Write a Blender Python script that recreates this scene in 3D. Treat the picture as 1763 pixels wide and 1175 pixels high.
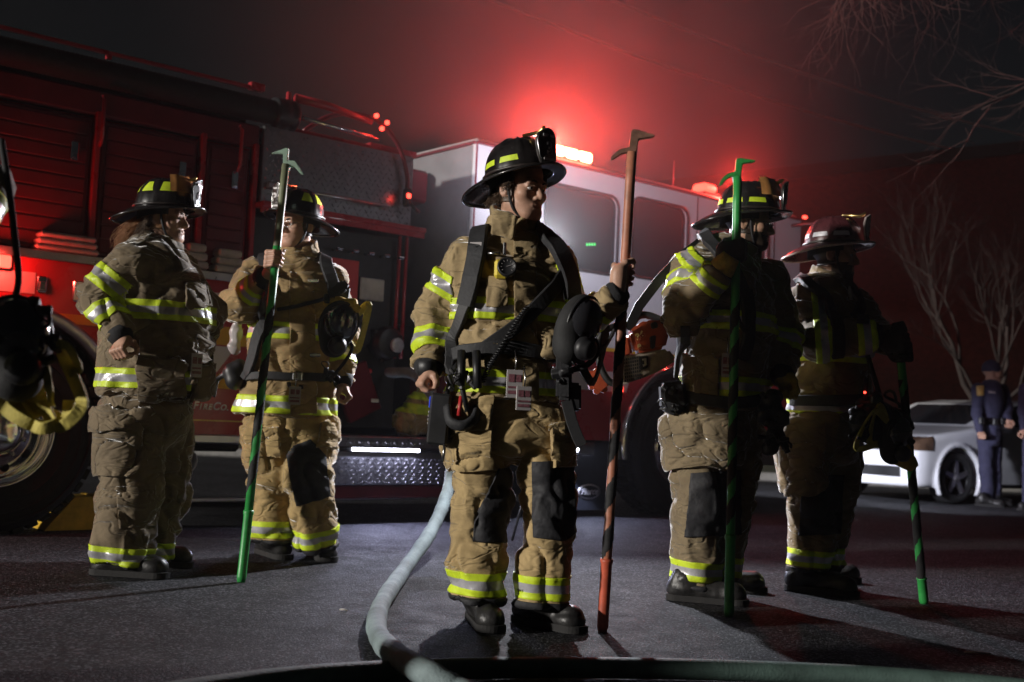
import bpy, bmesh, math, random
import numpy as np
from mathutils import Vector, Matrix
from mathutils.kdtree import KDTree

for _o in list(bpy.data.objects):
    bpy.data.objects.remove(_o)
SC = bpy.context.scene
COL = SC.collection
R = math.radians

# ------------------------------------------------------------------ camera
FPX, HOR, SLOPE = 2000.0, 722.0, 0.045          # focal length, horizon row, horizon slope (photo pixels)
CAM = np.array([0.0, 0.0, 0.76])
RHO = math.atan(SLOPE)
PITCH = math.atan((HOR - 587.5) * math.cos(RHO) / FPX)
FW = np.array([0, math.cos(PITCH), math.sin(PITCH)])
UP = np.array([0, -math.sin(PITCH), math.cos(PITCH)])
XR = np.array([1.0, 0, 0])
_r = math.cos(RHO) * XR + math.sin(RHO) * UP
_u = -math.sin(RHO) * XR + math.cos(RHO) * UP
cam = bpy.data.cameras.new('camera')
camo = bpy.data.objects.new('camera', cam)
COL.objects.link(camo)
cam.sensor_width = 36.0
cam.lens = FPX / 1763.0 * 36.0
cam.clip_start, cam.clip_end = 0.05, 600.0
cam.dof.use_dof = True
cam.dof.focus_distance = 4.55
cam.dof.aperture_fstop = 2.8
m = Matrix.Identity(4)
for i in range(3):
    m[i][0], m[i][1], m[i][2], m[i][3] = _r[i], _u[i], -FW[i], CAM[i]
camo.matrix_world = m
SC.camera = camo

# ------------------------------------------------------------------ world, sun, exposure
SUN_DIR = Vector((-0.90, -0.41, 0.16)).normalized()       # towards the light: low, from the left
world = bpy.data.worlds.new('World')
SC.world = world
world.use_nodes = True
wn = world.node_tree
sky = wn.nodes.new('ShaderNodeTexSky')
sky.sky_type = 'NISHITA'
sky.sun_disc = False
sky.sun_elevation = math.asin(SUN_DIR.z)
sky.sun_rotation = math.atan2(SUN_DIR.x, SUN_DIR.y)
wn.links.new(sky.outputs[0], wn.nodes['Background'].inputs[0])
wn.nodes['Background'].inputs[1].default_value = 0.0014
sun = bpy.data.lights.new('key_sun', 'SUN')
sun.energy = 3.3
sun.angle = R(3.0)
sun.color = (1.0, 0.95, 0.88)
suno = bpy.data.objects.new('key_sun', sun)
COL.objects.link(suno)
suno.rotation_euler = SUN_DIR.to_track_quat('Z', 'Y').to_euler()
SC.view_settings.view_transform = 'Standard'
SC.view_settings.look = 'None'
SC.view_settings.exposure = 0.0
SC.view_settings.gamma = 1.0
SC.cycles.use_denoising = True
SC.cycles.max_bounces = 6
SC.cycles.volume_bounces = 0
SC.cycles.sample_clamp_indirect = 4.0
SC.cycles.volume_max_steps = 256
SC.cycles.caustics_reflective = False
SC.cycles.caustics_refractive = False


def ray(x, y):
    dx, dy = x - 881.5, y - 587.5
    a = dx * math.cos(RHO) + dy * math.sin(RHO)
    b = -dx * math.sin(RHO) + dy * math.cos(RHO)
    return XR * a / FPX + FW - UP * b / FPX


def G(x, y, z=0.0):
    """ground point seen at photo pixel x, y"""
    r = ray(x, y)
    return CAM + r * ((z - CAM[2]) / r[2])


def P(x, y, Y):
    """point seen at photo pixel x, y standing at distance Y"""
    r = ray(x, y)
    return CAM + r * (Y / r[1])
# ------------------------------------------------------------------ materials
MATS = {}


def mat(name, col, rough=0.6, metal=0.0, var=0.25, scale=20.0, bump=0.0, bscale=None, spec=0.5, dark=None,
        emit=None, estr=0.0, coat=0.0, rvar=0.0, sheen=0.0, detail=4.0, trans=0.0, alpha=None):
    if name in MATS:
        return MATS[name]
    mt = bpy.data.materials.new(name)
    mt.use_nodes = True
    nt = mt.node_tree
    b = nt.nodes['Principled BSDF']
    b.inputs['Roughness'].default_value = rough
    b.inputs['Metallic'].default_value = metal
    b.inputs['Specular IOR Level'].default_value = spec
    b.inputs['Coat Weight'].default_value = coat
    b.inputs['Coat Roughness'].default_value = 0.08
    b.inputs['Transmission Weight'].default_value = trans
    if sheen:
        b.inputs['Sheen Weight'].default_value = sheen
        b.inputs['Sheen Roughness'].default_value = 0.32
    tc = nt.nodes.new('ShaderNodeTexCoord')
    if var > 0:
        n = nt.nodes.new('ShaderNodeTexNoise')
        n.inputs['Scale'].default_value = scale
        n.inputs['Detail'].default_value = detail
        n.inputs['Roughness'].default_value = 0.65
        nt.links.new(tc.outputs['Object'], n.inputs['Vector'])
        rp = nt.nodes.new('ShaderNodeValToRGB')
        c0 = dark if dark else tuple(c * (1 - var) for c in col)
        c1 = tuple(min(1, c * (1 + var * 0.6)) for c in col)
        rp.color_ramp.elements[0].position = 0.32
        rp.color_ramp.elements[1].position = 0.68
        rp.color_ramp.elements[0].color = (*c0, 1)
        rp.color_ramp.elements[1].color = (*c1, 1)
        nt.links.new(n.outputs['Fac'], rp.inputs[0])
        nt.links.new(rp.outputs[0], b.inputs['Base Color'])
        if rvar:
            mr = nt.nodes.new('ShaderNodeMapRange')
            mr.inputs['To Min'].default_value = max(0.02, rough - rvar)
            mr.inputs['To Max'].default_value = min(1, rough + rvar)
            nt.links.new(n.outputs['Fac'], mr.inputs['Value'])
            nt.links.new(mr.outputs[0], b.inputs['Roughness'])
    else:
        b.inputs['Base Color'].default_value = (*col, 1)
    if bump:
        n2 = nt.nodes.new('ShaderNodeTexNoise')
        n2.inputs['Scale'].default_value = bscale or scale * 3
        n2.inputs['Detail'].default_value = 5
        nt.links.new(tc.outputs['Object'], n2.inputs['Vector'])
        bp = nt.nodes.new('ShaderNodeBump')
        bp.inputs['Strength'].default_value = bump
        bp.inputs['Distance'].default_value = 0.5 / (bscale or scale * 3)
        nt.links.new(n2.outputs['Fac'], bp.inputs['Height'])
        nt.links.new(bp.outputs[0], b.inputs['Normal'])
    if emit:
        b.inputs['Emission Color'].default_value = (*emit, 1)
        b.inputs['Emission Strength'].default_value = estr
    MATS[name] = mt
    return mt


def fabric(name, col, dirt=0.5):
    """heavy woven turnout cloth: weave relief, soft creases, grime in patches"""
    if name in MATS:
        return MATS[name]
    mt = mat(name, col, rough=0.85, var=0.0, spec=0.3, sheen=1.0)
    nt = mt.node_tree
    b = nt.nodes['Principled BSDF']
    tc = nt.nodes.new('ShaderNodeTexCoord')

    def noise(s, d=5, r=0.6):
        n = nt.nodes.new('ShaderNodeTexNoise')
        n.inputs['Scale'].default_value = s
        n.inputs['Detail'].default_value = d
        n.inputs['Roughness'].default_value = r
        nt.links.new(tc.outputs['Object'], n.inputs['Vector'])
        return n

    def ramp(src, p0, p1, c0, c1):
        r = nt.nodes.new('ShaderNodeValToRGB')
        r.color_ramp.elements[0].position = p0
        r.color_ramp.elements[1].position = p1
        r.color_ramp.elements[0].color = (*c0, 1)
        r.color_ramp.elements[1].color = (*c1, 1)
        nt.links.new(src, r.inputs[0])
        return r
    base = ramp(noise(9).outputs['Fac'], 0.3, 0.7, tuple(c * 0.80 for c in col), tuple(min(1, c * 1.12) for c in col))
    g = ramp(noise(4.0, 8, 0.72).outputs['Fac'], 0.46, 0.66, (0, 0, 0), (dirt, dirt, dirt))
    mx = nt.nodes.new('ShaderNodeMixRGB')
    mx.blend_type = 'MIX'
    nt.links.new(g.outputs[0], mx.inputs[0])
    nt.links.new(base.outputs[0], mx.inputs[1])
    mx.inputs[2].default_value = (col[0] * 0.42, col[1] * 0.42, col[2] * 0.45, 1)
    nt.links.new(mx.outputs[0], b.inputs['Base Color'])
    # relief: fine creases + weave
    wv = nt.nodes.new('ShaderNodeTexVoronoi')
    wv.inputs['Scale'].default_value = 420
    nt.links.new(tc.outputs['Object'], wv.inputs['Vector'])
    mp = nt.nodes.new('ShaderNodeMapping')
    mp.inputs['Scale'].default_value = (1, 1, 2.0)
    nt.links.new(tc.outputs['Object'], mp.inputs[0])
    cr = noise(13, 4, 0.5)
    nt.links.new(mp.outputs[0], cr.inputs['Vector'])
    # sharp crease lines
    ck = noise(5.5, 2, 0.5)
    ck.inputs['Distortion'].default_value = 0.9
    nt.links.new(mp.outputs[0], ck.inputs['Vector'])
    m1 = nt.nodes.new('ShaderNodeMath')
    m1.operation = 'SUBTRACT'
    m1.inputs[1].default_value = 0.5
    nt.links.new(ck.outputs['Fac'], m1.inputs[0])
    m2 = nt.nodes.new('ShaderNodeMath')
    m2.operation = 'ABSOLUTE'
    nt.links.new(m1.outputs[0], m2.inputs[0])
    m3 = nt.nodes.new('ShaderNodeMapRange')
    m3.interpolation_type = 'SMOOTHSTEP'
    m3.inputs['From Max'].default_value = 0.07
    nt.links.new(m2.outputs[0], m3.inputs['Value'])
    b0 = nt.nodes.new('ShaderNodeBump')
    b0.inputs['Strength'].default_value = 0.55
    b0.inputs['Distance'].default_value = 0.010
    nt.links.new(m3.outputs[0], b0.inputs['Height'])
    b1 = nt.nodes.new('ShaderNodeBump')
    nt.links.new(b0.outputs[0], b1.inputs['Normal'])
    b1.inputs['Strength'].default_value = 0.5
    b1.inputs['Distance'].default_value = 0.016
    nt.links.new(cr.outputs['Fac'], b1.inputs['Height'])
    b2 = nt.nodes.new('ShaderNodeBump')
    b2.inputs['Strength'].default_value = 0.12
    b2.inputs['Distance'].default_value = 0.004
    nt.links.new(wv.outputs['Distance'], b2.inputs['Height'])
    nt.links.new(b1.outputs[0], b2.inputs['Normal'])
    nt.links.new(b2.outputs[0], b.inputs['Normal'])
    return mt


# ------------------------------------------------------------------ object helpers
def tag(o, label=None, cat=None, group=None, kind=None):
    if label:
        o['label'] = label
    if cat:
        o['category'] = cat
    if group:
        o['group'] = group
    if kind:
        o['kind'] = kind
    return o


def empty(name, loc=(0, 0, 0), rz=0.0, parent=None):
    o = bpy.data.objects.new(name, None)
    o.empty_display_size = 0.1
    COL.objects.link(o)
    o.location = Vector([float(c) for c in loc])
    o.rotation_euler = (0, 0, rz)
    if parent:
        o.parent = parent
    return o


def link(name, me, mats, parent=None, smooth=False, at=None):
    o = bpy.data.objects.new(name, me)
    COL.objects.link(o)
    if not isinstance(mats, (list, tuple)):
        mats = [mats]
    if not me.materials:
        for k in mats:
            me.materials.append(k)
    if smooth:
        me.polygons.foreach_set('use_smooth', [True] * len(me.polygons))
    if parent is not None:
        o.parent = parent
    if at is not None:
        o.location = Vector([float(c) for c in at])
    return o


def frame(z, hint=(0, 0, 1)):
    z = Vector([float(c) for c in z]).normalized()
    h = Vector(hint)
    if abs(z.dot(h)) > 0.97:
        h = Vector((0, 1, 0)) if abs(z.y) < 0.9 else Vector((1, 0, 0))
    x = h.cross(z).normalized()
    y = z.cross(x)
    return x, y, z


class MB:
    """collects shapes into one mesh"""

    def __init__(s):
        s.v, s.f, s.mi = [], [], []
        s.sm = []

    def add(s, vs, fs, mi=0, smooth=False, M=None):
        b = len(s.v)
        if M is not None:
            vs = [M @ Vector([float(c) for c in v]) for v in vs]
        s.v += [tuple(float(c) for c in v) for v in vs]
        s.f += [tuple(b + i for i in f) for f in fs]
        s.mi += [mi] * len(fs)
        s.sm += [smooth] * len(fs)
        return s

    def box(s, c, d, bv=0.0, mi=0, M=None):
        """box at centre c with full size d; bv = chamfer"""
        hx, hy, hz = d[0] / 2, d[1] / 2, d[2] / 2
        bv = min(bv, hx * 0.9, hy * 0.9, hz * 0.9)
        if bv <= 0:
            vs = [(c[0] + i * hx, c[1] + j * hy, c[2] + k * hz) for i in (-1, 1) for j in (-1, 1) for k in (-1, 1)]
            fs = [(0, 1, 3, 2), (4, 6, 7, 5), (0, 4, 5, 1), (2, 3, 7, 6), (0, 2, 6, 4), (1, 5, 7, 3)]
            return s.add(vs, fs, mi, False, M)
        vs, idx = [], {}
        for i in (-1, 1):
            for j in (-1, 1):
                for k in (-1, 1):
                    for a in range(3):
                        q = [hx - bv, hy - bv, hz - bv]
                        q[a] += bv
                        idx[(i, j, k, a)] = len(vs)
                        vs.append((c[0] + i * q[0], c[1] + j * q[1], c[2] + k * q[2]))
        fs = []
        for a in range(3):
            b_, c_ = (a + 1) % 3, (a + 2) % 3
            for sg in (-1, 1):
                q = []
                for (p, r) in ((-1, -1), (1, -1), (1, 1), (-1, 1)):
                    t = [0, 0, 0]
                    t[a], t[b_], t[c_] = sg, p, r
                    q.append(idx[(*t, a)])
                fs.append(tuple(q if sg > 0 else q[::-1]))
            for p in (-1, 1):
                for r in (-1, 1):
                    t0, t1 = [0, 0, 0], [0, 0, 0]
                    t0[a], t0[b_], t0[c_] = -1, p, r
                    t1[a], t1[b_], t1[c_] = 1, p, r
                    q = (idx[(*t0, b_)], idx[(*t1, b_)], idx[(*t1, c_)], idx[(*t0, c_)])
                    fs.append(q if p * r > 0 else q[::-1])
        for i in (-1, 1):
            for j in (-1, 1):
                for k in (-1, 1):
                    q = (idx[(i, j, k, 0)], idx[(i, j, k, 1)], idx[(i, j, k, 2)])
                    fs.append(q if i * j * k > 0 else q[::-1])
        return s.add(vs, fs, mi, False, M)

    def tube(s, pts, r, n=8, mi=0, cap=True, closed=False, flat=1.0, hint=(0, 0, 1), M=None):
        """tube along a polyline; r number or list; flat squashes along the second axis"""
        pts = [Vector([float(c) for c in p]) for p in pts]
        if len(pts) < 2:
            return s
        rs = r if isinstance(r, (list, tuple, np.ndarray)) else [r] * len(pts)
        vs, fs = [], []
        N = len(pts)
        px = None
        for i, p in enumerate(pts):
            if closed:
                t = pts[(i + 1) % N] - pts[i - 1]
            else:
                t = pts[min(i + 1, N - 1)] - pts[max(i - 1, 0)]
            if t.length < 1e-9:
                t = Vector((0, 0, 1))
            t.normalize()
            if px is None:
                x, y, _ = frame(t, hint)
            else:
                x = px - t * px.dot(t)
                x = x.normalized() if x.length > 1e-6 else frame(t, hint)[0]
                y = t.cross(x)
            px = x
            for k in range(n):
                a = 2 * math.pi * k / n
                vs.append(p + x * math.cos(a) * rs[i] + y * math.sin(a) * rs[i] * flat)
        for i in range(N if closed else N - 1):
            j = (i + 1) % N
            for k in range(n):
                k2 = (k + 1) % n
                fs.append((i * n + k, i * n + k2, j * n + k2, j * n + k))
        if cap and not closed:
            fs.append(tuple(range(n))[::-1])
            fs.append(tuple((N - 1) * n + k for k in range(n)))
        return s.add(vs, fs, mi, True, M)

    def lathe(s, prof, n=24, mi=0, M=None, smooth=True, a0=0.0, a1=2 * math.pi):
        """profile [(radius, height)] spun about local Z"""
        full = abs(a1 - a0 - 2 * math.pi) < 1e-6
        m_ = n if full else n + 1
        vs, fs = [], []
        for (r, z) in prof:
            for k in range(m_):
                a = a0 + (a1 - a0) * k / n
                vs.append((r * math.cos(a), r * math.sin(a), z))
        for i in range(len(prof) - 1):
            for k in range(n):
                k2 = (k + 1) % m_
                fs.append((i * m_ + k, i * m_ + k2, (i + 1) * m_ + k2, (i + 1) * m_ + k))
        return s.add(vs, fs, mi, smooth, M)

    def prism(s, poly, a, b, mi=0, M=None):
        """polygon in local XY extruded from z=a to z=b"""
        n = len(poly)
        vs = [(x, y, a) for x, y in poly] + [(x, y, b) for x, y in poly]
        fs = [tuple(range(n))[::-1], tuple(range(n, 2 * n))]
        fs += [(i, (i + 1) % n, n + (i + 1) % n, n + i) for i in range(n)]
        return s.add(vs, fs, mi, False, M)

    def mesh(s, name='mesh'):
        me = bpy.data.meshes.new(name)
        me.from_pydata(s.v, [], s.f)
        me.polygons.foreach_set('material_index', s.mi)
        me.polygons.foreach_set('use_smooth', s.sm)
        me.update()
        return me

    def build(s, name, mats, parent=None, fix=True):
        me = s.mesh(name)
        if fix:
            bm = bmesh.new()
            bm.from_mesh(me)
            bmesh.ops.recalc_face_normals(bm, faces=bm.faces)
            bm.to_mesh(me)
            bm.free()
        return link(name, me, mats, parent)


def text_mesh(txt, size, M=None, thick=0.004, shear=0.0, bold=0.0, align='LEFT'):
    cu = bpy.data.curves.new('txt', 'FONT')
    cu.body = txt
    cu.size = size
    cu.extrude = thick
    cu.shear = shear
    cu.offset = bold
    cu.align_x = align
    o = bpy.data.objects.new('txt', cu)
    COL.objects.link(o)
    dg = bpy.context.evaluated_depsgraph_get()
    me = bpy.data.meshes.new_from_object(o.evaluated_get(dg))
    bpy.data.objects.remove(o)
    if M is not None:
        me.transform(M)
    return me


def smoothpath(pts, n=8):
    """Catmull-Rom through points"""
    p = [np.array(q, float) for q in pts]
    p = [2 * p[0] - p[1]] + p + [2 * p[-1] - p[-2]]
    out = []
    for i in range(1, len(p) - 2):
        for k in range(n):
            t = k / n
            a, b, c, d = p[i - 1:i + 3]
            out.append(0.5 * (2 * b + (c - a) * t + (2 * a - 5 * b + 4 * c - d) * t * t + (-a + 3 * b - 3 * c + d) * t ** 3))
    out.append(p[-2])
    return out


# ------------------------------------------------------------------ noise and signed distance shapes
_rng = np.random.RandomState(5)
_tab = _rng.rand(64, 64, 64).astype(np.float32) * 2 - 1


def vnoise(p):
    """smooth value noise, period 64"""
    i = np.floor(p).astype(np.int64)
    f = (p - i).astype(np.float32)
    u = f * f * (3 - 2 * f)
    i &= 63
    j = (i + 1) & 63
    x0, y0, z0 = i[:, 0], i[:, 1], i[:, 2]
    x1, y1, z1 = j[:, 0], j[:, 1], j[:, 2]
    ux, uy, uz = u[:, 0], u[:, 1], u[:, 2]

    def L(a, b, t):
        return a + (b - a) * t
    return L(L(L(_tab[x0, y0, z0], _tab[x1, y0, z0], ux), L(_tab[x0, y1, z0], _tab[x1, y1, z0], ux), uy),
             L(L(_tab[x0, y0, z1], _tab[x1, y0, z1], ux), L(_tab[x0, y1, z1], _tab[x1, y1, z1], ux), uy), uz)


def smin(a, b, k):
    h = np.clip(0.5 + 0.5 * (b - a) / k, 0, 1)
    return b + (a - b) * h - k * h * (1 - h)


def smax(a, b, k):
    return -smin(-a, -b, k)


def cone(a, b, ra, rb):
    a, b = np.array(a, np.float32), np.array(b, np.float32)
    ab = b - a
    L2 = float(ab @ ab) + 1e-12

    def f(p):
        d = p - a
        t = np.clip(d @ ab / L2, 0, 1)
        return np.linalg.norm(d - t[:, None] * ab, axis=1) - (ra + (rb - ra) * t)
    return f


def ball(c, r, axes=None):
    """ellipsoid with radii r along the rows of axes"""
    c, r = np.array(c, np.float32), np.array(r, np.float32) * np.ones(3, np.float32)
    A = np.eye(3, dtype=np.float32) if axes is None else np.array(axes, np.float32)

    def f(p):
        q = (p - c) @ A.T
        k0 = np.linalg.norm(q / r, axis=1)
        k1 = np.linalg.norm(q / (r * r), axis=1) + 1e-9
        return k0 * (k0 - 1) / k1
    return f


def rbox(c, h, r, axes=None):
    c, h = np.array(c, np.float32), np.array(h, np.float32)
    A = np.eye(3, dtype=np.float32) if axes is None else np.array(axes, np.float32)

    def f(p):
        q = np.abs((p - c) @ A.T) - (h - r)
        return np.linalg.norm(np.maximum(q, 0), axis=1) + np.minimum(q.max(1), 0) - r
    return f


def limb(stations, cut0=None, cut1=None):
    """chain of tapered capsules [(point, radius)], flat cut at either end if asked"""
    segs = [cone(stations[i][0], stations[i + 1][0], stations[i][1], stations[i + 1][1]) for i in range(len(stations) - 1)]
    p = [np.array(s[0], np.float32) for s in stations]
    n1 = (p[-1] - p[-2]) / np.linalg.norm(p[-1] - p[-2])
    n0 = (p[0] - p[1]) / np.linalg.norm(p[0] - p[1])

    def f(q):
        d = segs[0](q)
        for s in segs[1:]:
            d = smin(d, s(q), 0.03)
        if cut1:
            d = smax(d, (q - p[-1]) @ n1, 0.012)
        if cut0:
            d = smax(d, (q - p[0]) @ n0, 0.012)
        return d
    return f


def loft(stations, side, fwd, ex=2.4, flat0=True, flat1=False):
    """stacked oval sections [(centre, half width, half depth)] from low to high"""
    st = sorted(stations, key=lambda s: s[0][2])
    z = np.array([s[0][2] for s in st])
    cx = np.array([s[0][0] for s in st])
    cy = np.array([s[0][1] for s in st])
    w = np.array([s[1] for s in st])
    d = np.array([s[2] for s in st])
    side, fwd = np.array(side, float), np.array(fwd, float)

    def f(p):
        zz = p[:, 2]
        X = p[:, 0] - np.interp(zz, z, cx)
        Y = p[:, 1] - np.interp(zz, z, cy)
        W = np.interp(zz, z, w)
        D = np.interp(zz, z, d)
        a = np.abs(X * side[0] + Y * side[1]) / W
        b = np.abs(X * fwd[0] + Y * fwd[1]) / D
        k = (a ** ex + b ** ex) ** (1 / ex)
        r = (k - 1) * np.minimum(W, D)
        r = smax(r, zz - z[-1], 0.05 if not flat1 else 0.012)
        r = smax(r, z[0] - zz, 0.012 if flat0 else 0.05)
        return r.astype(np.float32)
    return f


class Shape:
    def __init__(s):
        s.items = []

    def add(s, f, k=0.03, tag=''):
        s.items.append(('+', f, k, tag))
        return s

    def cut(s, f, k=0.01):
        s.items.append(('-', f, k, ''))
        return s

    def __call__(s, p):
        d = None
        for op, f, k, t in s.items:
            v = f(p)
            if d is None:
                d = v
            elif op == '+':
                d = smin(d, v, k)
            else:
                d = smax(d, -v, k)
        return d

    def region(s, p):
        names, ds = [], []
        for op, f, k, t in s.items:
            if op == '+' and t:
                names.append(t)
                ds.append(f(p))
        i = np.argmin(np.array(ds), axis=0)
        return np.array(names)[i]

    def grad(s, p, e=0.002):
        g = np.empty((len(p), 3), np.float32)
        for a in range(3):
            o = np.zeros(3, np.float32)
            o[a] = e
            g[:, a] = s(p + o) - s(p - o)
        n = np.linalg.norm(g, axis=1, keepdims=True) + 1e-9
        return g / n

    def project(s, p, off=0.0, it=4):
        p = np.array(p, np.float32).reshape(-1, 3)
        for _ in range(it):
            p = p - (s(p) - off)[:, None] * s.grad(p, 0.004)
        return p


def nets(f, lo, hi, h, fit=2):
    """surface of f = 0 as quads (naive surface nets)"""
    lo, hi = np.array(lo, np.float32), np.array(hi, np.float32)
    n = np.ceil((hi - lo) / h).astype(int) + 1
    ax = [lo[i] + h * np.arange(n[i], dtype=np.float32) for i in range(3)]
    V = np.empty(n, np.float32)
    gy, gz = np.meshgrid(ax[1], ax[2], indexing='ij')
    step = max(1, int(400000 / (n[1] * n[2])))
    for i in range(0, n[0], step):
        xs = ax[0][i:i + step]
        p = np.empty((len(xs), n[1], n[2], 3), np.float32)
        p[..., 0] = xs[:, None, None]
        p[..., 1] = gy
        p[..., 2] = gz
        V[i:i + step] = f(p.reshape(-1, 3)).reshape(len(xs), n[1], n[2])
    S = V < 0
    c = [S[i:n[0] - 1 + i, j:n[1] - 1 + j, k:n[2] - 1 + k] for i in (0, 1) for j in (0, 1) for k in (0, 1)]
    sm = sum(x.astype(np.int8) for x in c)
    mask = (sm > 0) & (sm < 8)
    ci = np.argwhere(mask)
    idx = -np.ones(mask.shape, np.int64)
    idx[mask] = np.arange(len(ci))
    acc = np.zeros((len(ci), 3), np.float32)
    cnt = np.zeros(len(ci), np.float32)
    cor = [(i, j, k) for i in (0, 1) for j in (0, 1) for k in (0, 1)]
    for a in range(8):
        for b in range(a + 1, 8):
            da = np.abs(np.array(cor[a]) - np.array(cor[b]))
            if da.sum() != 1:
                continue
            pa, pb = ci + cor[a], ci + cor[b]
            va, vb = V[tuple(pa.T)], V[tuple(pb.T)]
            m_ = (va < 0) != (vb < 0)
            t = np.where(m_, va / np.where(m_, va - vb, 1), 0)[:, None]
            acc += np.where(m_[:, None], pa + (pb - pa) * t, 0)
            cnt += m_
    verts = lo + h * acc / cnt[:, None]
    quads = []
    for a in range(3):
        b, c_ = (a + 1) % 3, (a + 2) % 3
        s0 = [slice(None)] * 3
        s1 = [slice(None)] * 3
        s0[a], s1[a] = slice(0, -1), slice(1, None)
        ch = S[tuple(s0)] != S[tuple(s1)]
        e = np.argwhere(ch)
        e = e[(e[:, b] > 0) & (e[:, c_] > 0) & (e[:, b] < n[b] - 1) & (e[:, c_] < n[c_] - 1)]
        ins = S[tuple(s0)][tuple(e.T)]
        q = []
        for (ob, oc) in ((-1, -1), (0, -1), (0, 0), (-1, 0)):
            g = e.copy()
            g[:, b] += ob
            g[:, c_] += oc
            q.append(idx[tuple(g.T)])
        q = np.array(q).T
        q[~ins] = q[~ins][:, ::-1]
        quads.append(q)
    quads = np.concatenate(quads)
    quads = quads[(quads >= 0).all(1)]
    if fit and isinstance(f, Shape):
        for _ in range(fit):
            d = np.clip(f(verts), -h, h)
            verts = verts - d[:, None] * f.grad(verts, h * 0.4) * 0.85
    return verts, quads


def normals(v, q):
    a = v[q[:, 2]] - v[q[:, 0]]
    b = v[q[:, 3]] - v[q[:, 1]]
    fn = np.cross(a, b)
    n = np.zeros_like(v)
    for k in range(4):
        np.add.at(n, q[:, k], fn)
    return n / (np.linalg.norm(n, axis=1, keepdims=True) + 1e-9)


def pymesh(name, v, q):
    me = bpy.data.meshes.new(name)
    me.from_pydata(v.tolist(), [], q.tolist())
    me.polygons.foreach_set('use_smooth', [True] * len(me.polygons))
    me.update()
    return me


def patch(v, q, cuts, keep, thick, bands=None, single=False):
    """cut a region out of a quad surface and stand it off the surface.
    cuts: [(point, normal)] keep the side the normal points away from; keep: mask over quads;
    bands: [(point, normal, [offsets])] inner cuts whose order gives the material index"""
    sel = q[keep]
    if len(sel) == 0:
        return None
    cen = v[sel].mean(1)
    ok = np.ones(len(sel), bool)
    for (o, n) in cuts:
        ok &= ((cen - np.array(o)) @ np.array(n)) < 0.03
    sel = sel[ok]
    if len(sel) == 0:
        return None
    used, inv = np.unique(sel, return_inverse=True)
    inv = inv.reshape(sel.shape)
    bm = bmesh.new()
    bv = [bm.verts.new(v[i].tolist()) for i in used]
    for f_ in inv:
        try:
            bm.faces.new([bv[i] for i in f_])
        except ValueError:
            pass
    for (o, n) in cuts:
        bmesh.ops.bisect_plane(bm, geom=bm.verts[:] + bm.edges[:] + bm.faces[:], dist=1e-5,
                               plane_co=Vector([float(c) for c in o]), plane_no=Vector([float(c) for c in n]), clear_outer=True)
    if bands:
        o, n, offs = bands
        o, n = np.array(o, float), np.array(n, float)
        for t in offs:
            bmesh.ops.bisect_plane(bm, geom=bm.verts[:] + bm.edges[:] + bm.faces[:], dist=1e-5,
                                   plane_co=Vector((o + n * t).tolist()), plane_no=Vector(n.tolist()))
        for f_ in bm.faces:
            h = float((np.array(f_.calc_center_median()) - o) @ n)
            f_.material_index = sum(1 for t in offs if h > t)
    if single and bm.faces:                      # keep the largest connected piece
        bm.faces.ensure_lookup_table()
        left, best = set(bm.faces), []
        while left:
            st, isl = [left.pop()], []
            while st:
                f_ = st.pop()
                isl.append(f_)
                for e in f_.edges:
                    for g_ in e.link_faces:
                        if g_ in left:
                            left.discard(g_)
                            st.append(g_)
            if len(isl) > len(best):
                best = isl
        bk = set(best)
        bmesh.ops.delete(bm, geom=[f_ for f_ in bm.faces if f_ not in bk], context='FACES')
    if not bm.faces:
        bm.free()
        return None
    bm.normal_update()
    nrm = {vv: vv.normal.copy() for vv in bm.verts}
    for vv, nn in nrm.items():
        vv.co += nn * thick
    edges = [e for e in bm.edges if e.is_boundary]
    if edges:
        vn = {}
        for e in edges:
            for vv in e.verts:
                vn[vv] = nrm[vv]
        r = bmesh.ops.extrude_edge_only(bm, edges=edges)
        newv = [g for g in r['geom'] if isinstance(g, bmesh.types.BMVert)]
        wall = [g for g in r['geom'] if isinstance(g, bmesh.types.BMFace)]
        if bands:
            for w_ in wall:
                lf = [f_ for e_ in w_.edges for f_ in e_.link_faces if f_ not in wall]
                if lf:
                    w_.material_index = lf[0].material_index
        kd = KDTree(len(vn))
        ks = list(vn.keys())
        for i, k in enumerate(ks):
            kd.insert(k.co, i)
        kd.balance()
        for nv in newv:
            _, i, _ = kd.find(nv.co)
            nv.co -= vn[ks[i]] * (thick + 0.004)
    for f_ in bm.faces:
        f_.smooth = True
    if edges:
        for f_ in wall:
            f_.smooth = False
    me = bpy.data.meshes.new('patch')
    bm.to_mesh(me)
    bm.free()
    return me
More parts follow.
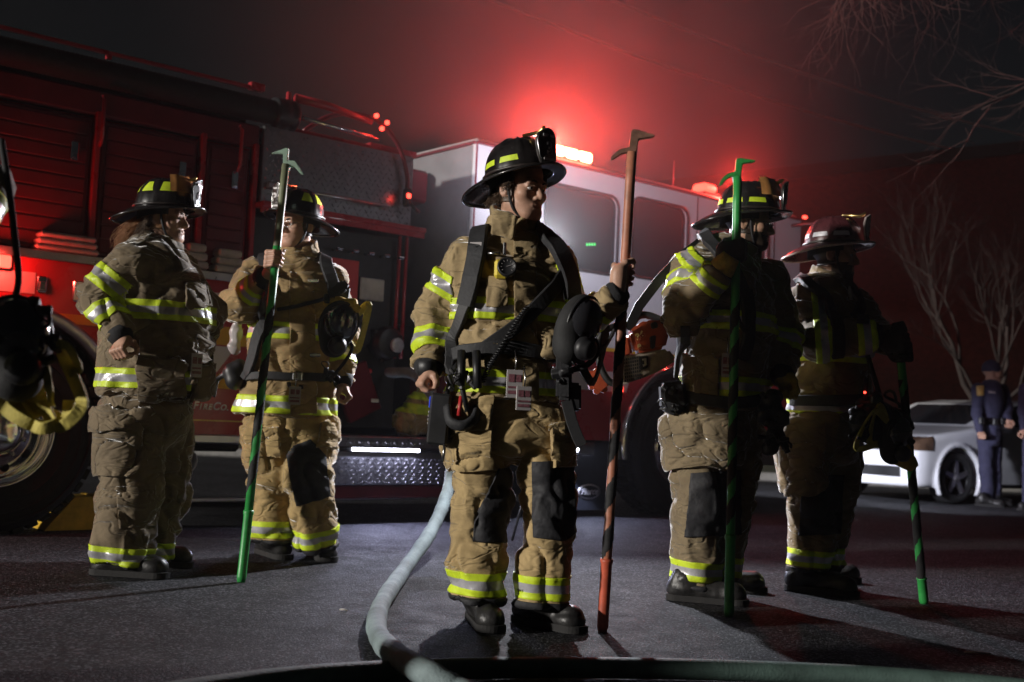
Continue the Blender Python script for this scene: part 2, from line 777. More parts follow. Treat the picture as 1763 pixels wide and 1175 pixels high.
# ------------------------------------------------------------------ ground
def asphalt():
    mt = bpy.data.materials.new('asphalt')
    mt.use_nodes = True
    nt = mt.node_tree
    b = nt.nodes['Principled BSDF']
    tc = nt.nodes.new('ShaderNodeTexCoord')

    def N(t, **kw):
        n = nt.nodes.new(t)
        for k, val in kw.items():
            n.inputs[k].default_value = val
        if 'Vector' in n.inputs and t.startswith('ShaderNodeTex'):
            nt.links.new(tc.outputs['Object'], n.inputs['Vector'])
        return n

    def ramp(src, els):
        r = nt.nodes.new('ShaderNodeValToRGB')
        while len(r.color_ramp.elements) < len(els):
            r.color_ramp.elements.new(0.5)
        for e, (p, c) in zip(r.color_ramp.elements, els):
            e.position = p
            e.color = (c, c, c, 1) if not isinstance(c, tuple) else (*c, 1)
        nt.links.new(src, r.inputs[0])
        return r
    big = N('ShaderNodeTexNoise', Scale=0.55, Detail=6.0, Roughness=0.62)
    mid = N('ShaderNodeTexNoise', Scale=7.0, Detail=6.0, Roughness=0.6)
    agg = N('ShaderNodeTexVoronoi', Scale=115.0, Randomness=1.0)
    fin = N('ShaderNodeTexNoise', Scale=420.0, Detail=3.0)
    stone = ramp(agg.outputs['Color'], [(0.15, (0.010, 0.010, 0.012)), (0.62, (0.040, 0.041, 0.047)), (0.92, (0.20, 0.20, 0.22))])
    tone = ramp(big.outputs['Fac'], [(0.30, 0.34), (0.70, 0.95)])
    mul = nt.nodes.new('ShaderNodeMixRGB')
    mul.blend_type = 'MULTIPLY'
    mul.inputs[0].default_value = 1.0
    nt.links.new(stone.outputs[0], mul.inputs[1])
    nt.links.new(tone.outputs[0], mul.inputs[2])
    # cracks
    cr = N('ShaderNodeTexVoronoi', Scale=0.55)
    cr.feature = 'DISTANCE_TO_EDGE'
    wob = N('ShaderNodeTexNoise', Scale=3.0, Detail=5.0)
    add = nt.nodes.new('ShaderNodeMixRGB')
    add.blend_type = 'ADD'
    add.inputs[0].default_value = 0.22
    nt.links.new(tc.outputs['Object'], add.inputs[1])
    nt.links.new(wob.outputs['Color'], add.inputs[2])
    nt.links.new(add.outputs[0], cr.inputs['Vector'])
    crk = ramp(cr.outputs['Distance'], [(0.0, 0.25), (0.006, 1.0)])
    mul2 = nt.nodes.new('ShaderNodeMixRGB')
    mul2.blend_type = 'MULTIPLY'
    mul2.inputs[0].default_value = 0.85
    nt.links.new(mul.outputs[0], mul2.inputs[1])
    nt.links.new(crk.outputs[0], mul2.inputs[2])
    nt.links.new(mul2.outputs[0], b.inputs['Base Color'])
    rg = ramp(mid.outputs['Fac'], [(0.3, 0.66), (0.7, 0.88)])
    nt.links.new(rg.outputs[0], b.inputs['Roughness'])
    b.inputs['Specular IOR Level'].default_value = 0.16
    h = nt.nodes.new('ShaderNodeMath')
    h.operation = 'ADD'
    rnd_ = ramp(agg.outputs['Color'], [(0.2, 0.0), (0.95, 1.0)])
    edge = ramp(agg.outputs['Distance'], [(0.25, 1.0), (0.7, 0.0)])
    inv = nt.nodes.new('ShaderNodeMixRGB')
    inv.blend_type = 'MULTIPLY'
    inv.inputs[0].default_value = 1.0
    nt.links.new(rnd_.outputs[0], inv.inputs[1])
    nt.links.new(edge.outputs[0], inv.inputs[2])
    nt.links.new(inv.outputs[0], h.inputs[0])
    fm = nt.nodes.new('ShaderNodeMath')
    fm.operation = 'MULTIPLY'
    fm.inputs[1].default_value = 0.5
    nt.links.new(fin.outputs['Fac'], fm.inputs[0])
    nt.links.new(fm.outputs[0], h.inputs[1])
    bp = nt.nodes.new('ShaderNodeBump')
    bp.inputs['Strength'].default_value = 0.9
    bp.inputs['Distance'].default_value = 0.0055
    nt.links.new(h.outputs[0], bp.inputs['Height'])
    nt.links.new(bp.outputs[0], b.inputs['Normal'])
    return mt


g = MB()
g.add([(-120, -60, 0), (120, -60, 0), (120, 180, 0), (-120, 180, 0)], [(0, 1, 2, 3)])
tag(g.build('road', asphalt()), kind='structure')

# lighter strip of older road and a raised verge far behind
pv = MB()
pv.box((0, 17.6, 0.065), (120, 0.18, 0.13), 0.02)
tag(pv.build('kerb', mat('kerb_concrete', (0.32, 0.31, 0.30), 0.8, scale=6, bump=0.3)), kind='structure')
gv = MB()
gv.add([(-80, 17.7, 0.12), (80, 17.7, 0.12), (80, 60, 1.4), (-80, 60, 1.4)], [(0, 1, 2, 3)])
tag(gv.build('verge', mat('verge_grass', (0.06, 0.065, 0.03), 0.95, scale=14, var=0.5, bump=0.8, bscale=60)), kind='structure')

# ------------------------------------------------------------------ fire engine
TA = G(-20, 922)
TB = G(1165, 888)
TD = (TB - TA) / np.linalg.norm(TB - TA)
TN = np.array([TD[1], -TD[0], 0])
eng = empty('fire_engine', TA, math.atan2(TD[1], TD[0]))
tag(eng, 'red fire engine with pale cab and diamond plate pump panel behind the crew', 'fire engine')


def TW(u, y, w):
    """engine coordinates (along, inwards, up) to the world"""
    return TA + TD * u - TN * y + np.array([0, 0, w])


M_red = mat('engine_red', (0.42, 0.028, 0.035), 0.28, var=0.12, scale=3, coat=0.5, rvar=0.06)
M_dred = mat('engine_dark_red', (0.16, 0.016, 0.024), 0.35, var=0.2, scale=4)
M_white = mat('engine_white', (0.62, 0.60, 0.61), 0.3, var=0.05, scale=3, coat=0.4)
M_yel = mat('stripe_gold', (0.72, 0.40, 0.03), 0.4, var=0.1, scale=10)
M_chr = mat('chrome', (0.78, 0.78, 0.80), 0.12, 1.0, var=0.08, scale=12, rvar=0.05)
M_alu = mat('brushed_aluminium', (0.62, 0.61, 0.62), 0.34, 1.0, var=0.12, scale=9, rvar=0.1)
M_tread = mat('tread_plate', (0.50, 0.49, 0.50), 0.30, 1.0, var=0.15, scale=14, rvar=0.08)
M_blk = mat('black_plastic', (0.018, 0.018, 0.02), 0.45, var=0.3, scale=16, rvar=0.1)
M_rub = mat('rubber', (0.017, 0.017, 0.018), 0.78, var=0.3, scale=20, bump=0.2, bscale=90)
M_gls = mat('dark_glass', (0.015, 0.016, 0.02), 0.06, var=0.0, spec=0.8)
M_under = mat('underbody', (0.012, 0.012, 0.013), 0.8, var=0.3)
M_redl = mat('red_lens_lit', (0.6, 0.02, 0.02), 0.25, var=0, emit=(1.0, 0.05, 0.03), estr=6)
M_redhot = mat('red_bar_lens', (0.8, 0.1, 0.05), 0.25, var=0, emit=(1.0, 0.17, 0.08), estr=38)
M_led = mat('white_led', (0.9, 0.9, 1.0), 0.3, var=0, emit=(0.78, 0.80, 1.0), estr=16)
M_gld = mat('gold_leaf', (0.75, 0.55, 0.18), 0.35, 0.8, var=0.1)
M_sil = mat('silver_letters', (0.75, 0.74, 0.72), 0.4, 0.3, var=0.05)
M_amb = mat('amber_lens', (0.75, 0.22, 0.02), 0.25, var=0.1, coat=0.5)
M_canvas = mat('pale_canvas', (0.52, 0.49, 0.45), 0.9, var=0.25, scale=12, bump=0.4)


def EB(name, mt, fn, parent=None):
    b = MB()
    fn(b)
    return b.build(name, mt, parent or eng)


W = 2.45      # engine width
# chassis and lower body
EB('chassis', M_under, lambda b: (b.box((2.9, W / 2, 0.62), (8.4, 0.9, 0.25)), b.box((1.0, W / 2, 0.62), (1.1, W - 0.3, 0.3), 0.02)))


def lower(b):
    # side skin of the rear body with a round wheel arch cut at u = 0
    R_, wc = 0.70, 0.57
    ar = [(R_ * math.cos(a), wc + R_ * math.sin(a)) for a in [math.pi - k * (math.pi) / 20 for k in range(21)]]
    poly = [(-1.40, 0.57)] + [p for p in ar] + [(1.5, 0.57), (1.5, 1.56), (-1.40, 1.56)]
    M_ = Matrix(((1, 0, 0, 0), (0, 0, 1, 0), (0, 1, 0, 0), (0, 0, 0, 1)))
    b.prism(poly, 0.0, 0.05, 0, M_)
    b.box((-1.03, W / 2 + 0.02, 1.06), (0.72, W - 0.1, 0.98))
    b.box((1.12, W / 2 + 0.02, 1.06), (0.74, W - 0.1, 0.98))
    b.box((0.05, W / 2 + 0.2, 1.4), (2.8, W - 0.5, 0.3))


EB('lower_body', M_red, lower)
EB('wheel_well', M_under, lambda b: b.box((0, 0.52, 0.85), (1.34, 0.62, 0.86)))
EB('upper_body', M_red, lambda b: (b.box((0.05, W / 2 + 0.06, 2.08), (2.88, W - 0.12, 1.0), 0.02)))
EB('hose_bed', M_under, lambda b: b.box((0.05, W / 2, 2.62), (2.85, W - 0.4, 0.1)))


def header(b):
    b.box((0.05, 0.075, 2.50), (2.90, 0.09, 0.15), 0.012)


EB('header_rail', M_dred, header)
# ledge with tread plate edge
EB('body_ledge', M_tread, lambda b: (b.box((0.05, 0.04, 1.575), (2.90, 0.20, 0.022), 0.005), b.box((0.05, -0.055, 1.56), (2.90, 0.02, 0.05), 0.004)))
# compartment doors of the upper body, their frames, slats
for k, (u0, u1) in enumerate([(-1.36, -0.62), (-0.56, 0.42), (0.48, 1.08), (1.14, 1.43)]):
    d = EB('compartment_door', M_dred, lambda b: b.box(((u0 + u1) / 2, 0.05, 2.0), (u1 - u0, 0.03, 0.80), 0.008))
    nsl = 9
    for i in range(nsl):
        z = 1.62 + (i + 0.5) * 0.76 / nsl
        EB('door_slat', M_dred, lambda b: b.box(((u0 + u1) / 2, 0.03, z), (u1 - u0 - 0.05, 0.014, 0.76 / nsl - 0.008), 0.005), d)
    EB('door_handle', M_chr, lambda b: (b.box((u1 - 0.10, 0.008, 2.19), (0.045, 0.018, 0.11), 0.006), b.box((u1 - 0.10, -0.004, 2.16), (0.03, 0.012, 0.03), 0.004)), d)
for u in (-0.59, 0.45, 1.11, 1.47):
    EB('door_jamb', M_red, lambda b: b.box((u, 0.035, 2.03), (0.035, 0.06, 0.84), 0.006))
for u in (0.45, 1.33):
    EB('grab_rail', M_red, lambda b: (b.tube([(u, -0.02, 2.24), (u, -0.05, 2.27), (u, -0.05, 2.50), (u, -0.02, 2.53)], 0.012, 8)))
# hard suction hose on the rack
sh = MB()
pts = []
for i in range(220):
    pts.append((-1.38 + i * 3.01 / 219, 0.02, 2.675))
sh.tube(pts, [0.078 + 0.004 * (i % 2) for i in range(220)], 14)
sh.build('suction_hose', M_rub, eng)
EB('hose_rack_rail', M_red, lambda b: (b.box((0.05, -0.03, 2.79), (2.8, 0.03, 0.022), 0.004), b.box((0.46, -0.04, 2.765), (0.03, 0.03, 0.03)), b.box((1.42, -0.03, 2.80), (0.1, 0.05, 0.05), 0.006)))
My = Matrix.Translation((1.66, 0.02, 2.675)) @ Matrix.Rotation(R(90), 4, 'Y')
cl = EB('hose_coupling', M_blk, lambda b: b.lathe([(0.0, -0.09), (0.10, -0.09), (0.105, -0.07), (0.098, -0.06), (0.105, -0.04), (0.105, 0.0), (0.098, 0.01), (0.105, 0.03), (0.105, 0.06), (0.085, 0.075), (0, 0.075)], 22, 0, My))
EB('coupling_lug', M_red, lambda b: b.box((1.67, 0.0, 2.80), (0.03, 0.03, 0.06), 0.006), cl)


# text and stripes on the lower body
def decal(name, mt, poly, y=-0.004):
    b = MB()
    M_ = Matrix(((1, 0, 0, 0), (0, 0, 1, 0), (0, 1, 0, 0), (0, 0, 0, 1)))
    b.prism(poly, y, 0.002, 0, M_)
    return b.build(name, mt, eng)


decal('white_stripe', M_white, [(-1.39, 1.34), (0.15, 1.34), (0.15, 1.46), (-1.39, 1.46)])
decal('gold_stripe', M_yel, [(-1.39, 1.19), (0.95, 1.19), (0.95, 1.245), (-1.39, 1.245)])
decal('white_stripe', M_white, [(0.99, 1.262), (1.30, 1.262), (1.40, 1.40), (1.42, 1.462), (0.99, 1.462)])
decal('gold_stripe', M_yel, [(0.99, 1.14), (1.49, 1.14), (1.49, 1.21), (1.42, 1.21), (1.45, 1.255), (1.32, 1.255), (1.22, 1.19), (0.99, 1.19)])
decal('white_stripe', M_white, [(0.99, 0.968), (1.28, 0.968), (1.40, 1.132), (0.99, 1.132)])
decal('gold_stripe', M_yel, [(0.99, 0.868), (1.49, 0.868), (1.49, 0.915), (1.38, 0.915), (1.44, 0.962), (1.30, 0.962), (1.25, 0.935), (0.99, 0.935)])
decal('pinstripe', M_gld, [(0.72, 0.664), (1.49, 0.664), (1.49, 0.671), (0.72, 0.671)])
EB('rub_rail', M_alu, lambda b: b.box((1.11, -0.01, 0.555), (0.76, 0.06, 0.055), 0.008))
# small caps lettering, reads left to right along the side
u0 = 1.052
Mt0 = Matrix(((1, 0, 0, 0), (0, 0, -1, 0), (0, 1, 0, 0), (0, 0, 0, 1)))
for ch, sz in (('O', 0.05), ('N', 0.05), ('F', 0.068), ('I', 0.05), ('R', 0.05), ('E', 0.05), ('C', 0.068), ('O', 0.05), ('.', 0.05)):
    me = text_mesh(ch, sz, None, 0.003, 0.25, 0.0012)
    xs = [v.co.x for v in me.vertices]
    wd = max(xs) - min(xs)
    me.transform(Matrix.Translation((u0 - min(xs), -0.004, 0.735)) @ Mt0)
    link('letter', me, M_sil, eng)
    u0 += wd * 0.80 + 0.010
# fender ring of the rear wheel, latches, light on the side
for (uw, rr_, rb, ym) in ((0.0, 0.66, 0.73, M_alu), (5.6, 0.66, 0.72, M_chr)):
    b = MB()
    n = 28
    prof = []
    for k in range(n + 1):
        a = R(-8) + (math.pi + R(16)) * k / n
        for (r_, y_) in ((rr_, -0.035), (rb - 0.02, -0.05), (rb, -0.03), (rb, 0.06), (rr_, 0.06)):
            prof.append((uw + r_ * math.cos(a), y_, 0.57 + r_ * math.sin(a)))
    fs = []
    for k in range(n):
        for j in range(5):
            j2 = (j + 1) % 5
            fs.append((k * 5 + j, (k + 1) * 5 + j, (k + 1) * 5 + j2, k * 5 + j2))
    b.add(prof, fs, 0, True)
    b.build('fender', ym, eng)
EB('paddle_latch', M_chr, lambda b: (b.box((0.185, -0.006, 1.40), (0.055, 0.016, 0.09), 0.006), b.box((0.185, -0.018, 1.39), (0.035, 0.012, 0.05), 0.004)))
EB('fuel_door', M_chr, lambda b: b.box((0.42, -0.006, 1.38), (0.12, 0.014, 0.12), 0.008))
wl = EB('warning_light', M_blk, lambda b: b.box((-0.075, -0.012, 1.50), (0.19, 0.025, 0.095), 0.01))
EB('lens', M_redl, lambda b: b.box((-0.075, -0.03, 1.50), (0.16, 0.02, 0.07), 0.009), wl)
# rolled hose and folded covers lying on the ledge
for (u, du, h, k) in ((-0.22, 0.30, 0.12, 0), (0.30, 0.36, 0.11, 1), (0.72, 0.22, 0.09, 0), (1.08, 0.16, 0.16, 1), (1.30, 0.20, 0.15, 0)):
    for i in range(3):
        EB('folded_hose', M_canvas, lambda b: b.box((u, -0.012, 1.588 + (i + 0.5) * h / 3), (du - 0.02 * i, 0.10, h / 3 - 0.004), 0.012))


# wheels
def wheel(u, y0):
    rt = empty('wheel', (u, y0, 0.57), 0, eng)
    Mw = Matrix.Rotation(R(90), 4, 'X')           # local Z -> -Y (towards the outside)
    b = MB()
    prof = [(0.30, 0.0), (0.33, 0.015), (0.40, 0.03), (0.47, 0.028), (0.53, 0.01), (0.56, -0.02), (0.57, -0.06), (0.57, -0.24), (0.55, -0.28), (0.45, -0.30), (0.30, -0.28)]
    b.lathe(prof, 56, 0, Mw)
    for r_ in (0.385, 0.45, 0.505):
        b.lathe([(r_, 0.02), (r_ + 0.004, 0.034), (r_ + 0.01, 0.034), (r_ + 0.014, 0.02)], 56, 0, Mw)
    for k in range(44):
        for zz in (-0.055, -0.15, -0.245):
            a = 2 * math.pi * (k + (0.5 if zz == -0.15 else 0)) / 44
            b.box((0, 0, 0), (0.028, 0.062, 0.075), 0.004, 0, Mw @ Matrix.Rotation(a, 4, 'Z') @ Matrix.Translation((0.572, 0, zz)))
    b.build('tyre', M_rub, rt)
    rim = MB()
    rim.lathe([(0.305, 0.0), (0.318, 0.012), (0.31, 0.022), (0.298, 0.018), (0.288, -0.02), (0.27, -0.06), (0.255, -0.07), (0.245, -0.05), (0.17, 0.0), (0.13, 0.006), (0.125, 0.03), (0.115, 0.065), (0.09, 0.075), (0.0, 0.078)], 48, 0, Mw)
    rim.build('rim', M_chr, rt)
    for k in range(10):
        a = 2 * math.pi * k / 10
        h = MB()
        h.lathe([(0.0, 0.004), (0.024, 0.004), (0.026, -0.002)], 12, 0, Mw @ Matrix.Translation((0.212 * math.cos(a), 0.212 * math.sin(a), -0.022)))
        h.build('hand_hole', M_under, rt)
    for k in range(10):
        a = 2 * math.pi * (k + 0.5) / 10
        q = MB()
        q.lathe([(0.0, 0.045), (0.009, 0.045), (0.016, 0.03), (0.017, 0.0)], 6, 0, Mw @ Matrix.Translation((0.15 * math.cos(a), 0.15 * math.sin(a), 0.0)), False)
        q.build('lug_nut', M_chr, rt)
    return rt


wheel(0.0, 0.0)
wheel(5.6, 0.0)
for (u, y) in ((0.0, W - 0.32), (5.6, W - 0.32)):
    EB('far_tyre', M_rub, lambda b: b.lathe([(0.0, 0.02), (0.4, 0.02), (0.55, -0.02), (0.57, -0.06), (0.57, -0.26), (0.4, -0.30), (0, -0.3)], 36, 0, Matrix.Translation((u, y, 0.57)) @ Matrix.Rotation(R(90), 4, 'X')))
# exhaust and step under the body
EB('exhaust_pipe', M_alu, lambda b: b.lathe([(0.075, -0.3), (0.08, -0.3), (0.08, 0.0), (0.074, 0.004), (0.070, 0.0), (0.068, -0.3)], 24, 0, Matrix.Translation((1.17, 0.12, 0.41)) @ Matrix.Rotation(R(90), 4, 'X')))

# pump house
EB('pump_house', M_under, lambda b: (b.box((2.1, W / 2 + 0.2, 1.55), (1.14, W - 0.4, 2.0)), b.box((2.95, W / 2 + 0.35, 1.0), (0.6, W - 0.7, 0.9))))


def treads(b, u0, u1, w0, w1, y, sp=0.044):
    nu, nw = int((u1 - u0) / sp), int((w1 - w0) / (sp * 0.72))
    for i in range(nu):
        for j in range(nw):
            cu = u0 + (i + 0.5 + (0.25 if j % 2 else -0.25)) * sp
            cw = w0 + (j + 0.5) * sp * 0.72
            sg = 1 if (i + j) % 2 else -1
            a = R(45) * sg
            L_, t_ = sp * 0.34, sp * 0.13
            ca, sa = math.cos(a), math.sin(a)
            pts_ = [(-L_, 0), (0, -t_), (L_, 0), (0, t_)]
            vs = [(cu + p * ca - q * sa, y, cw + p * sa + q * ca) for p, q in pts_]
            top = [(cu + p * ca * .55 - q * sa * .55, y - 0.006, cw + p * sa * .55 + q * ca * .55) for p, q in pts_]
            b.add(vs + top, [(4, 5, 6, 7), (0, 1, 5, 4), (1, 2, 6, 5), (2, 3, 7, 6), (3, 0, 4, 7)])


pl = EB('tread_plate_panel', M_tread, lambda b: b.box((2.10, 0.02, 2.33), (1.18, 0.04, 0.50), 0.006))
t_ = EB('plate_tread', M_tread, lambda b: treads(b, 1.53, 2.68, 2.09, 2.57, 0.0), pl)
t_['kind'] = 'stuff'
EB('panel_handle', M_alu, lambda b: (b.tube([(1.62, -0.03, 2.19), (2.48, -0.03, 2.19)], 0.012, 8), b.box((1.66, -0.01, 2.19), (0.05, 0.05, 0.045), 0.008), b.box((2.44, -0.01, 2.19), (0.05, 0.05, 0.045), 0.008), b.box((1.62, -0.02, 2.19), (0.16, 0.03, 0.05), 0.01)), pl)
EB('panel_lip', M_red, lambda b: (b.box((2.12, -0.03, 2.055), (1.28, 0.14, 0.035), 0.006), b.box((2.12, -0.07, 2.03), (1.28, 0.02, 0.06), 0.004)))
EB('pump_top_rail', M_chr, lambda b: b.tube([(1.76, -0.04, 2.67), (2.36, -0.04, 2.64)], 0.017, 10))
EB('pump_top', M_red, lambda b: (b.box((2.15, 0.45, 2.60), (1.10, 0.80, 0.03), 0.006), b.tube([(1.72, 0.0, 2.80), (1.95, 0.0, 2.80), (2.32, 0.0, 2.76)], [0.03, 0.03, 0.02], 8), b.box((2.55, 0.30, 2.62), (0.40, 0.5, 0.03), 0.005)))
# loose hand line arching over the pump house
hl = MB()
hl.tube(smoothpath([(1.85, 0.1, 2.62), (2.0, 0.06, 2.74), (2.2, 0.02, 2.80), (2.38, -0.02, 2.76), (2.52, -0.05, 2.62), (2.60, -0.05, 2.44), (2.61, -0.05, 2.30)], 7), 0.016, 8)
hl.build('hand_line', M_dred, eng)
EB('nozzle', M_blk, lambda b: (b.box((2.60, -0.07, 2.27), (0.05, 0.06, 0.13), 0.012), b.tube([(2.60, -0.09, 2.24), (2.68, -0.10, 2.17)], 0.012, 8)))
for (u, w_) in ((2.33, 2.80), (2.42, 2.77), (2.38, 2.72)):
    EB('marker_lens', M_redl, lambda b: b.box((u, -0.04, w_), (0.03, 0.03, 0.03), 0.008))
EB('marker_lens', M_redl, lambda b: b.box((2.585, -0.11, 2.275), (0.035, 0.02, 0.035), 0.008))
# operator panel: placards, gauges, valves, caps
M_pan = mat('pump_panel_black', (0.03, 0.03, 0.033), 0.5, var=0.3, scale=8)
EB('operator_panel', M_pan, lambda b: b.box((2.12, 0.16, 1.33), (1.20, 0.04, 1.36), 0.01))
EB('red_placard', mat('placard_red', (0.70, 0.05, 0.05), 0.5, var=0.12, scale=6), lambda b: b.box((2.20, 0.12, 1.665), (0.31, 0.012, 0.28), 0.004))
EB('white_placard', mat('placard_white', (0.62, 0.58, 0.56), 0.6, var=0.25, scale=8), lambda b: b.box((2.47, 0.115, 1.62), (0.20, 0.015, 0.155), 0.02))
for (u, w_, r_, l_) in ((2.36, 1.29, 0.085, 0.10), (2.56, 1.25, 0.115, 0.16)):
    Mc = Matrix.Translation((u, 0.14, w_)) @ Matrix.Rotation(R(90), 4, 'X')
    c_ = EB('intake_cap', M_blk, lambda b: b.lathe([(r_ * 0.8, 0), (r_ * 0.8, l_ * 0.4), (r_, l_ * 0.45), (r_, l_ * 0.75), (r_ * 0.93, l_ * 0.8), (r_ * 0.93, l_), (r_ * 0.8, l_ * 1.05), (r_ * 0.3, l_ * 1.06), (0, l_ * 1.06)], 26, 0, Mc))
    for k in range(3):
        a = 2 * math.pi * k / 3 + 0.4
        EB('cap_lug', M_blk, lambda b: b.box((0, 0, 0), (0.03, 0.022, 0.05), 0.005, 0, Mc @ Matrix.Rotation(a, 4, 'Z') @ Matrix.Translation((r_ * 1.08, 0, l_ * 0.6))), c_)
EB('gauge', mat('gauge_face', (0.55, 0.55, 0.6), 0.3, var=0.3, scale=60), lambda b: b.lathe([(0.05, 0.0), (0.052, 0.02), (0.046, 0.026), (0.0, 0.022)], 22, 0, Matrix.Translation((2.595, -0.035, 1.235)) @ Matrix.Rotation(R(90), 4, 'X')))
for (u, w_, du, dw) in ((2.30, 1.42, 0.09, 0.035), (2.34, 1.19, 0.10, 0.04), (2.22, 1.13, 0.06, 0.03), (2.49, 1.05, 0.03, 0.03), (2.40, 0.90, 0.05, 0.022), (1.98, 1.35, 0.06, 0.04)):
    EB('valve_tag', mat('tag_red', (0.75, 0.06, 0.08), 0.4, var=0.1), lambda b: b.box((u, 0.12, w_), (du, 0.03, dw), 0.008))
for u in (2.15, 2.28, 2.41, 2.54, 2.66):
    EB('valve_pull', M_chr, lambda b: (b.tube([(u, 0.14, 1.86), (u, 0.06, 1.86)], 0.008, 6), b.box((u, 0.05, 1.86), (0.05, 0.02, 0.02), 0.006)))
EB('fold_step', M_dred, lambda b: b.box((2.38, 0.1, 0.90), (0.28, 0.05, 0.36), 0.01, 0, Matrix.Translation((2.38, 0.1, 0.9)) @ Matrix.Rotation(R(-25), 4, 'Y') @ Matrix.Translation((-2.38, -0.1, -0.9))))
EB('drain_placard', mat('placard_cream', (0.7, 0.66, 0.5), 0.6, var=0.1), lambda b: b.box((2.50, 0.05, 0.845), (0.06, 0.01, 0.025), 0.003))
for u in (2.66, 2.72):
    EB('stand_pipe', M_red, lambda b: b.tube([(u, 0.08, 1.15), (u, 0.08, 2.02)], 0.014, 8))
# running board with its light strip
rb = EB('running_board', M_tread, lambda b: (b.box((2.62, 0.22, 0.435), (1.05, 0.48, 0.33), 0.008)))
t_ = EB('plate_tread', M_tread, lambda b: treads(b, 2.12, 3.12, 0.275, 0.475, -0.022, 0.036), rb)
t_['kind'] = 'stuff'
t_ = EB('plate_tread', M_tread, lambda b: treads(b, 2.12, 3.12, 0.545, 0.595, -0.022, 0.036), rb)
t_['kind'] = 'stuff'
st = EB('light_strip', M_blk, lambda b: b.box((2.60, -0.030, 0.51), (0.98, 0.016, 0.034), 0.004), rb)
for k in range(24):
    EB('led', M_led, lambda b: b.box((2.275 + (k + 0.5) * 0.56 / 24, -0.042, 0.51), (0.0225, 0.012, 0.022), 0.004), st)
EB('sill_rail', M_dred, lambda b: b.box((2.6, 0.16, 0.22), (1.1, 0.3, 0.09), 0.01))
EB('low_rail', M_alu, lambda b: b.box((1.7, 0.30, 0.155), (2.9, 0.05, 0.03), 0.006))
al = bpy.data.lights.new('strip_lamp', 'AREA')
al.shape = 'RECTANGLE'
al.size, al.size_y = 0.56, 0.03
al.energy = 22.0
al.color = (0.66, 0.68, 1.0)
alo = bpy.data.objects.new('strip_lamp', al)
COL.objects.link(alo)
alo.parent = st
alo.location = (2.56, -0.062, 0.50)
alo.rotation_euler = (R(-40), 0, 0)       # faces outwards and down at the plate and the road

# ------------------------------------------------------------------ cab
cab = MB()


def cabskin(b):
    """crew cab side skin with openings, roof and ends"""
    u0_, u1_ = 3.24, 7.25
    wins = [(3.95, 4.76, 1.97, 2.62), (4.92, 5.62, 1.99, 2.66), (5.85, 6.75, 1.80, 2.64)]
    M_ = Matrix(((1, 0, 0, 0), (0, 0, 1, 0), (0, 1, 0, 0), (0, 0, 0, 1)))
    us = [u0_] + [c for w_ in wins for c in w_[:2]] + [u1_]
    top, bot = 2.80, 1.36
    # posts between windows
    for i in range(0, len(us), 2):
        b.prism([(us[i], bot), (us[i + 1], bot), (us[i + 1], top), (us[i], top)], 0.0, 0.05, 0, M_)
    for (a, c, lo_, hi_) in wins:
        b.prism([(a, bot), (c, bot), (c, lo_), (a, lo_)], 0.0, 0.05, 0, M_)
        b.prism([(a, hi_), (c, hi_), (c, top), (a, top)], 0.0, 0.05, 0, M_)
        # rounded corners
        r_ = 0.10
        for (cu, cw, su, sw) in ((a, lo_, 1, 1), (c, lo_, -1, 1), (c, hi_, -1, -1), (a, hi_, 1, -1)):
            pts_ = [(cu, cw)] + [(cu + su * r_ * (1 - math.sin(t)), cw + sw * r_ * (1 - math.cos(t))) for t in [k * math.pi / 2 / 6 for k in range(7)]]
            if su * sw < 0:
                pts_ = pts_[::-1]
            b.prism(pts_, 0.0, 0.05, 0, M_)
    b.box(((u0_ + u1_) / 2, W / 2, 2.815), (u1_ - u0_ - 0.04, W - 0.04, 0.05), 0.02)
    b.box(((u0_ + u1_) / 2, W - 0.03, 2.05), (u1_ - u0_, 0.05, 1.46))
    b.box((u1_ - 0.03, W / 2, 1.6), (0.06, W - 0.06, 0.55))


EB('cab_shell', M_white, cabskin)
EB('cab_rear_wall', mat('cab_rear_shade', (0.20, 0.19, 0.20), 0.5, var=0.2, scale=4), lambda b: b.box((3.27, W / 2, 2.05), (0.06, W - 0.06, 1.46)))  # rear face of the pale cab, its shade and haze put into the grey
EB('drip_rail', M_dred, lambda b: (b.box((5.24, -0.012, 2.795), (4.0, 0.03, 0.02), 0.004), b.box((3.235, W / 2, 2.795), (0.03, W, 0.02), 0.004), b.box((3.25, -0.004, 2.2), (0.014, 0.012, 1.2), 0.003)))


def lowcab(b):
    M_ = Matrix(((1, 0, 0, 0), (0, 0, 1, 0), (0, 1, 0, 0), (0, 0, 0, 1)))
    ar = [(5.6 + 0.70 * math.cos(a), 0.57 + 0.70 * math.sin(a)) for a in [math.pi - k * math.pi / 18 for k in range(19)]]
    b.prism([(3.24, 0.62)] + [(4.9, 0.62)] + ar[1:-1] + [(6.30, 0.62), (7.25, 0.62), (7.25, 1.355), (3.24, 1.355)], 0.0, 0.05, 0, M_)
    b.box((4.05, W / 2, 1.0), (1.5, W - 0.2, 0.7))
    b.box((6.8, W / 2, 1.0), (0.84, W - 0.2, 0.7))


